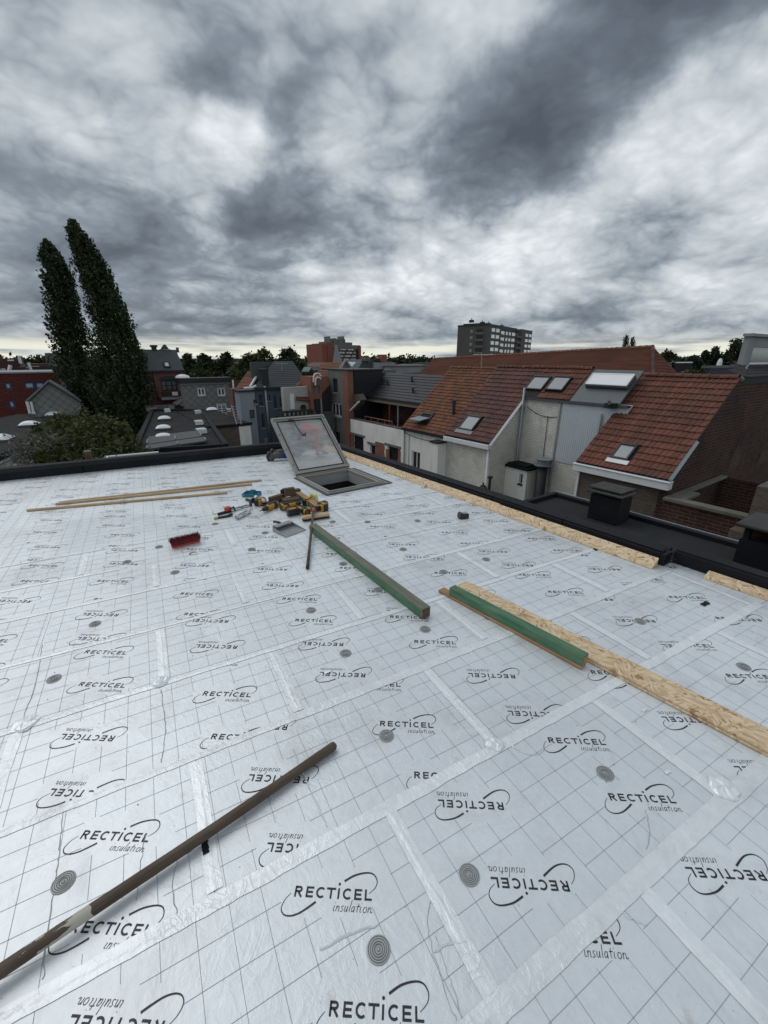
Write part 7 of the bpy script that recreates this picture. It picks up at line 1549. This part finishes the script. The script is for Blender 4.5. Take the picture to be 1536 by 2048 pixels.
D_ = 95
shrub('tree', 'round dark tree, leftmost of the row behind the shingle clad house', 'tree', [(378, 728, 13, D_), (374, 742, 14, D_), (384, 748, 14, D_), (378, 718, 8, D_)], .5, 7, LF_T)
shrub('tree', 'round dark tree in the middle of the row behind the shingle clad house', 'tree', [(412, 726, 13, D_), (404, 740, 14, D_), (420, 742, 14, D_), (410, 718, 9, D_)], .5, 7, LF_T)
shrub('tree', 'round dark tree, rightmost of the row behind the shingle clad house', 'tree', [(450, 724, 15, D_), (438, 736, 14, D_), (460, 738, 14, D_), (448, 745, 16, D_), (453, 716, 9, D_)], .5, 7, LF_T)
shrub('tree', 'light green low tree just above the shingle clad house', 'tree', [(400, 752, 12, 80), (388, 754, 9, 80), (415, 755, 10, 80)], .4, 6, LF_T2)
shrub('tree', 'broad yellowish green tree to the left of the large twin crowned one', 'tree', [(478, 742, 16, 85), (490, 728, 13, 85), (500, 718, 12, 85), (470, 755, 14, 80), (505, 738, 16, 85), (495, 752, 14, 85)], .45, 7, LF_T2)
shrub('tree', 'left crown of the large twin crowned green trees in the centre left skyline', 'tree', [(530, 722, 18, 90), (520, 735, 18, 90), (540, 735, 18, 90), (528, 710, 10, 90), (515, 715, 8, 90), (545, 748, 14, 88)], .45, 7.5, LF_T2)
shrub('tree', 'right crown of the large twin crowned green trees, reaching to the red tower', 'tree', [(578, 718, 18, 92), (568, 732, 18, 92), (592, 728, 18, 92), (575, 708, 10, 92), (600, 740, 16, 90), (612, 748, 12, 88), (585, 745, 16, 90)], .45, 7.5, LF_T)
shrub('tree', 'rounded dark tree at the right end of the orange hipped roof', 'tree', [(1342, 718, 12, 90), (1355, 728, 12, 90), (1335, 712, 8, 90), (1368, 728, 9, 90), (1385, 724, 8, 90)], .5, 7, LF_T)
shrub('tree', 'tall dark leafy tree beside the grey dormer on the right', 'tree', [(1470, 705, 16, 48), (1480, 692, 12, 48), (1462, 722, 16, 48), (1485, 715, 14, 48), (1450, 718, 12, 48), (1478, 735, 16, 48)], .3, 7, LF_T)
def conifer(label, px, ytop, ybot, r, D):
    a, b = atd(px, ytop, D), atd(px+3, ybot, D); t = thing('conifer_tree', label, 'conifer', (b.x, b.y, GZ)); Ps = []; H_ = (a.z-b.z)
    for k in range(150):
        f = rng.uniform(0.02, 1); c = a.lerp(b, f); R = r*D/FPX*f*rng.uniform(.5, 1.1); ph = rng.uniform(0, 6.28); kk = np.linspace(0, 1, 22)[:, None]; Ps.append(np.array(c)+kk*np.array([R*math.cos(ph), R*math.sin(ph), -.18*R])+rng.normal(0, .12, (22, 3)))
    V, Fc = leaf_cloud(np.concatenate(Ps), .22); crown_obj('crown', V, Fc, LF_C, t); m = MB(); m.tube([(b.x, b.y, GZ), tuple(b), tuple(a)], [.35, .2, .03], 6); m.build('trunk', BARK, t)
conifer('left of two dark pointed conifers near the navy box building', 1411, 706, 745, 22, 46); conifer('right and taller of two dark pointed conifers near the navy box building', 1430, 697, 745, 24, 46)
conifer('low conifer in front of the two pointed ones, above the tiled ridge', 1395, 722, 750, 16, 44)
poplar('left of two tiny distant poplars above the orange ridge', [(1253, 672, 1), (1252, 680, 4), (1251, 690, 6), (1250, 702, 7)], 150, 120, 20, (0, 0, 1)); poplar('right and smaller of two tiny distant poplars above the orange ridge', [(1265, 676, 1), (1265, 684, 3), (1264, 692, 5), (1263, 702, 5)], 150, 90, 20, (0, 0, 1))
shrub('bush', 'small shrubs showing over the tiled ridge between the conifers and navy building', 'bush', [(1390, 748, 8, 30), (1405, 750, 7, 30), (1375, 750, 6, 30)], .16, 6, LF_B)
P_ = np.concatenate([np.array(atd(px, 722+random.uniform(-1, 4), 260))+rng.normal(0, 2.0, (60, 3))*np.array([1.5, 1.5, .8]) for px in list(range(-60, 360, 9))+list(range(620, 860, 9))+list(range(1310, 1600, 9))])
t_ = thing('far_wood', 'thin dark line of far trees along the horizon', 'wood', (60, 250, GZ)); V, Fc = leaf_cloud(P_, 1.6); o = crown_obj('foliage', V, Fc, LF_T, t_); o['kind'] = 'stuff'

# ---------------------------------------------------------------- aerials, cables and pipes on the backs of the houses
def aerial(label, base, h, rot=0.):
    t = thing('tv_aerial', label, 'aerial', base); m = MB(); m.tube([(0, 0, 0), (0, 0, h)], .02, 6); local(t, m, 'mast', STEEL)
    for k in range(6): m = MB(); y = -.5+.2*k; m.tube([(-.22+.02*k, y, h-.1), (.22-.02*k, y, h-.1)], .009, 4); local(t, m, 'rod', STEEL)
    m = MB(); m.tube([(0, -.55, h-.1), (0, .55, h-.1)], .012, 4); local(t, m, 'boom', STEEL); t.rotation_euler.z = rot
aerial('small television aerial on the orange tiled ridge', (XRI, Y1R+1.3, ZRI-.1), .9, .4)
aerial('small television aerial on the roof of the blue-grey house', tuple(P3(fac_y(36), 565, 752)), 1.1, 1.0)
def sag(a, b, d, n=12): a, b = Vector(a), Vector(b); return [a.lerp(b, k/n)+Vector((0, 0, -d*4*(k/n)*(1-k/n))) for k in range(n+1)]
t = thing('wall_cable', 'thin dark cable sagging along the white plaster wall under the orange roof', 'cable', (XF+.08, Y1R+2, Z1-.6)); m = MB(); m.tube(sag((XF+.08, Y1R+.1, Z1-.35), (XF+.08, Y1L-.1, Z1-.30), .16), .016, 5); m.tube([(XF+.08, Y1L-.6, Z1-.36), (XF+.08, Y1L-.62, Z1-3.5)], .016, 5); m.build('cable', DARKM, t)
t = thing('wall_cable', 'thin dark cable crossing the recessed white brick wall', 'cable', (X3-.03, Y2R-2, Z3-1)); m = MB(); m.tube(sag((X3-.03, Y2R-.3, Z3-.5), (X3-.03, ys+.1, Z3-.8), .22), .016, 5); m.tube([(X3-.03, Y2R-1.6, Z3-.85), (X3-.03, Y2R-1.65, Z3-4)], .016, 5); m.build('cable', DARKM, t)
pipe(H1, [(XF+.03, Y1L-.18, Z1-.1), (XF+.03, Y1L-.18, GZ)], .05, STONE); pipe(H0, [(XF-.0, y0l-.3, zw-.2), (XF-.0, y0l-.3, GZ)], .05, STONE)
pipe(H3, [(X3-.07, ys+.12, Z3-.15), (X3-.07, ys+.12, GZ)], .05, STONE)
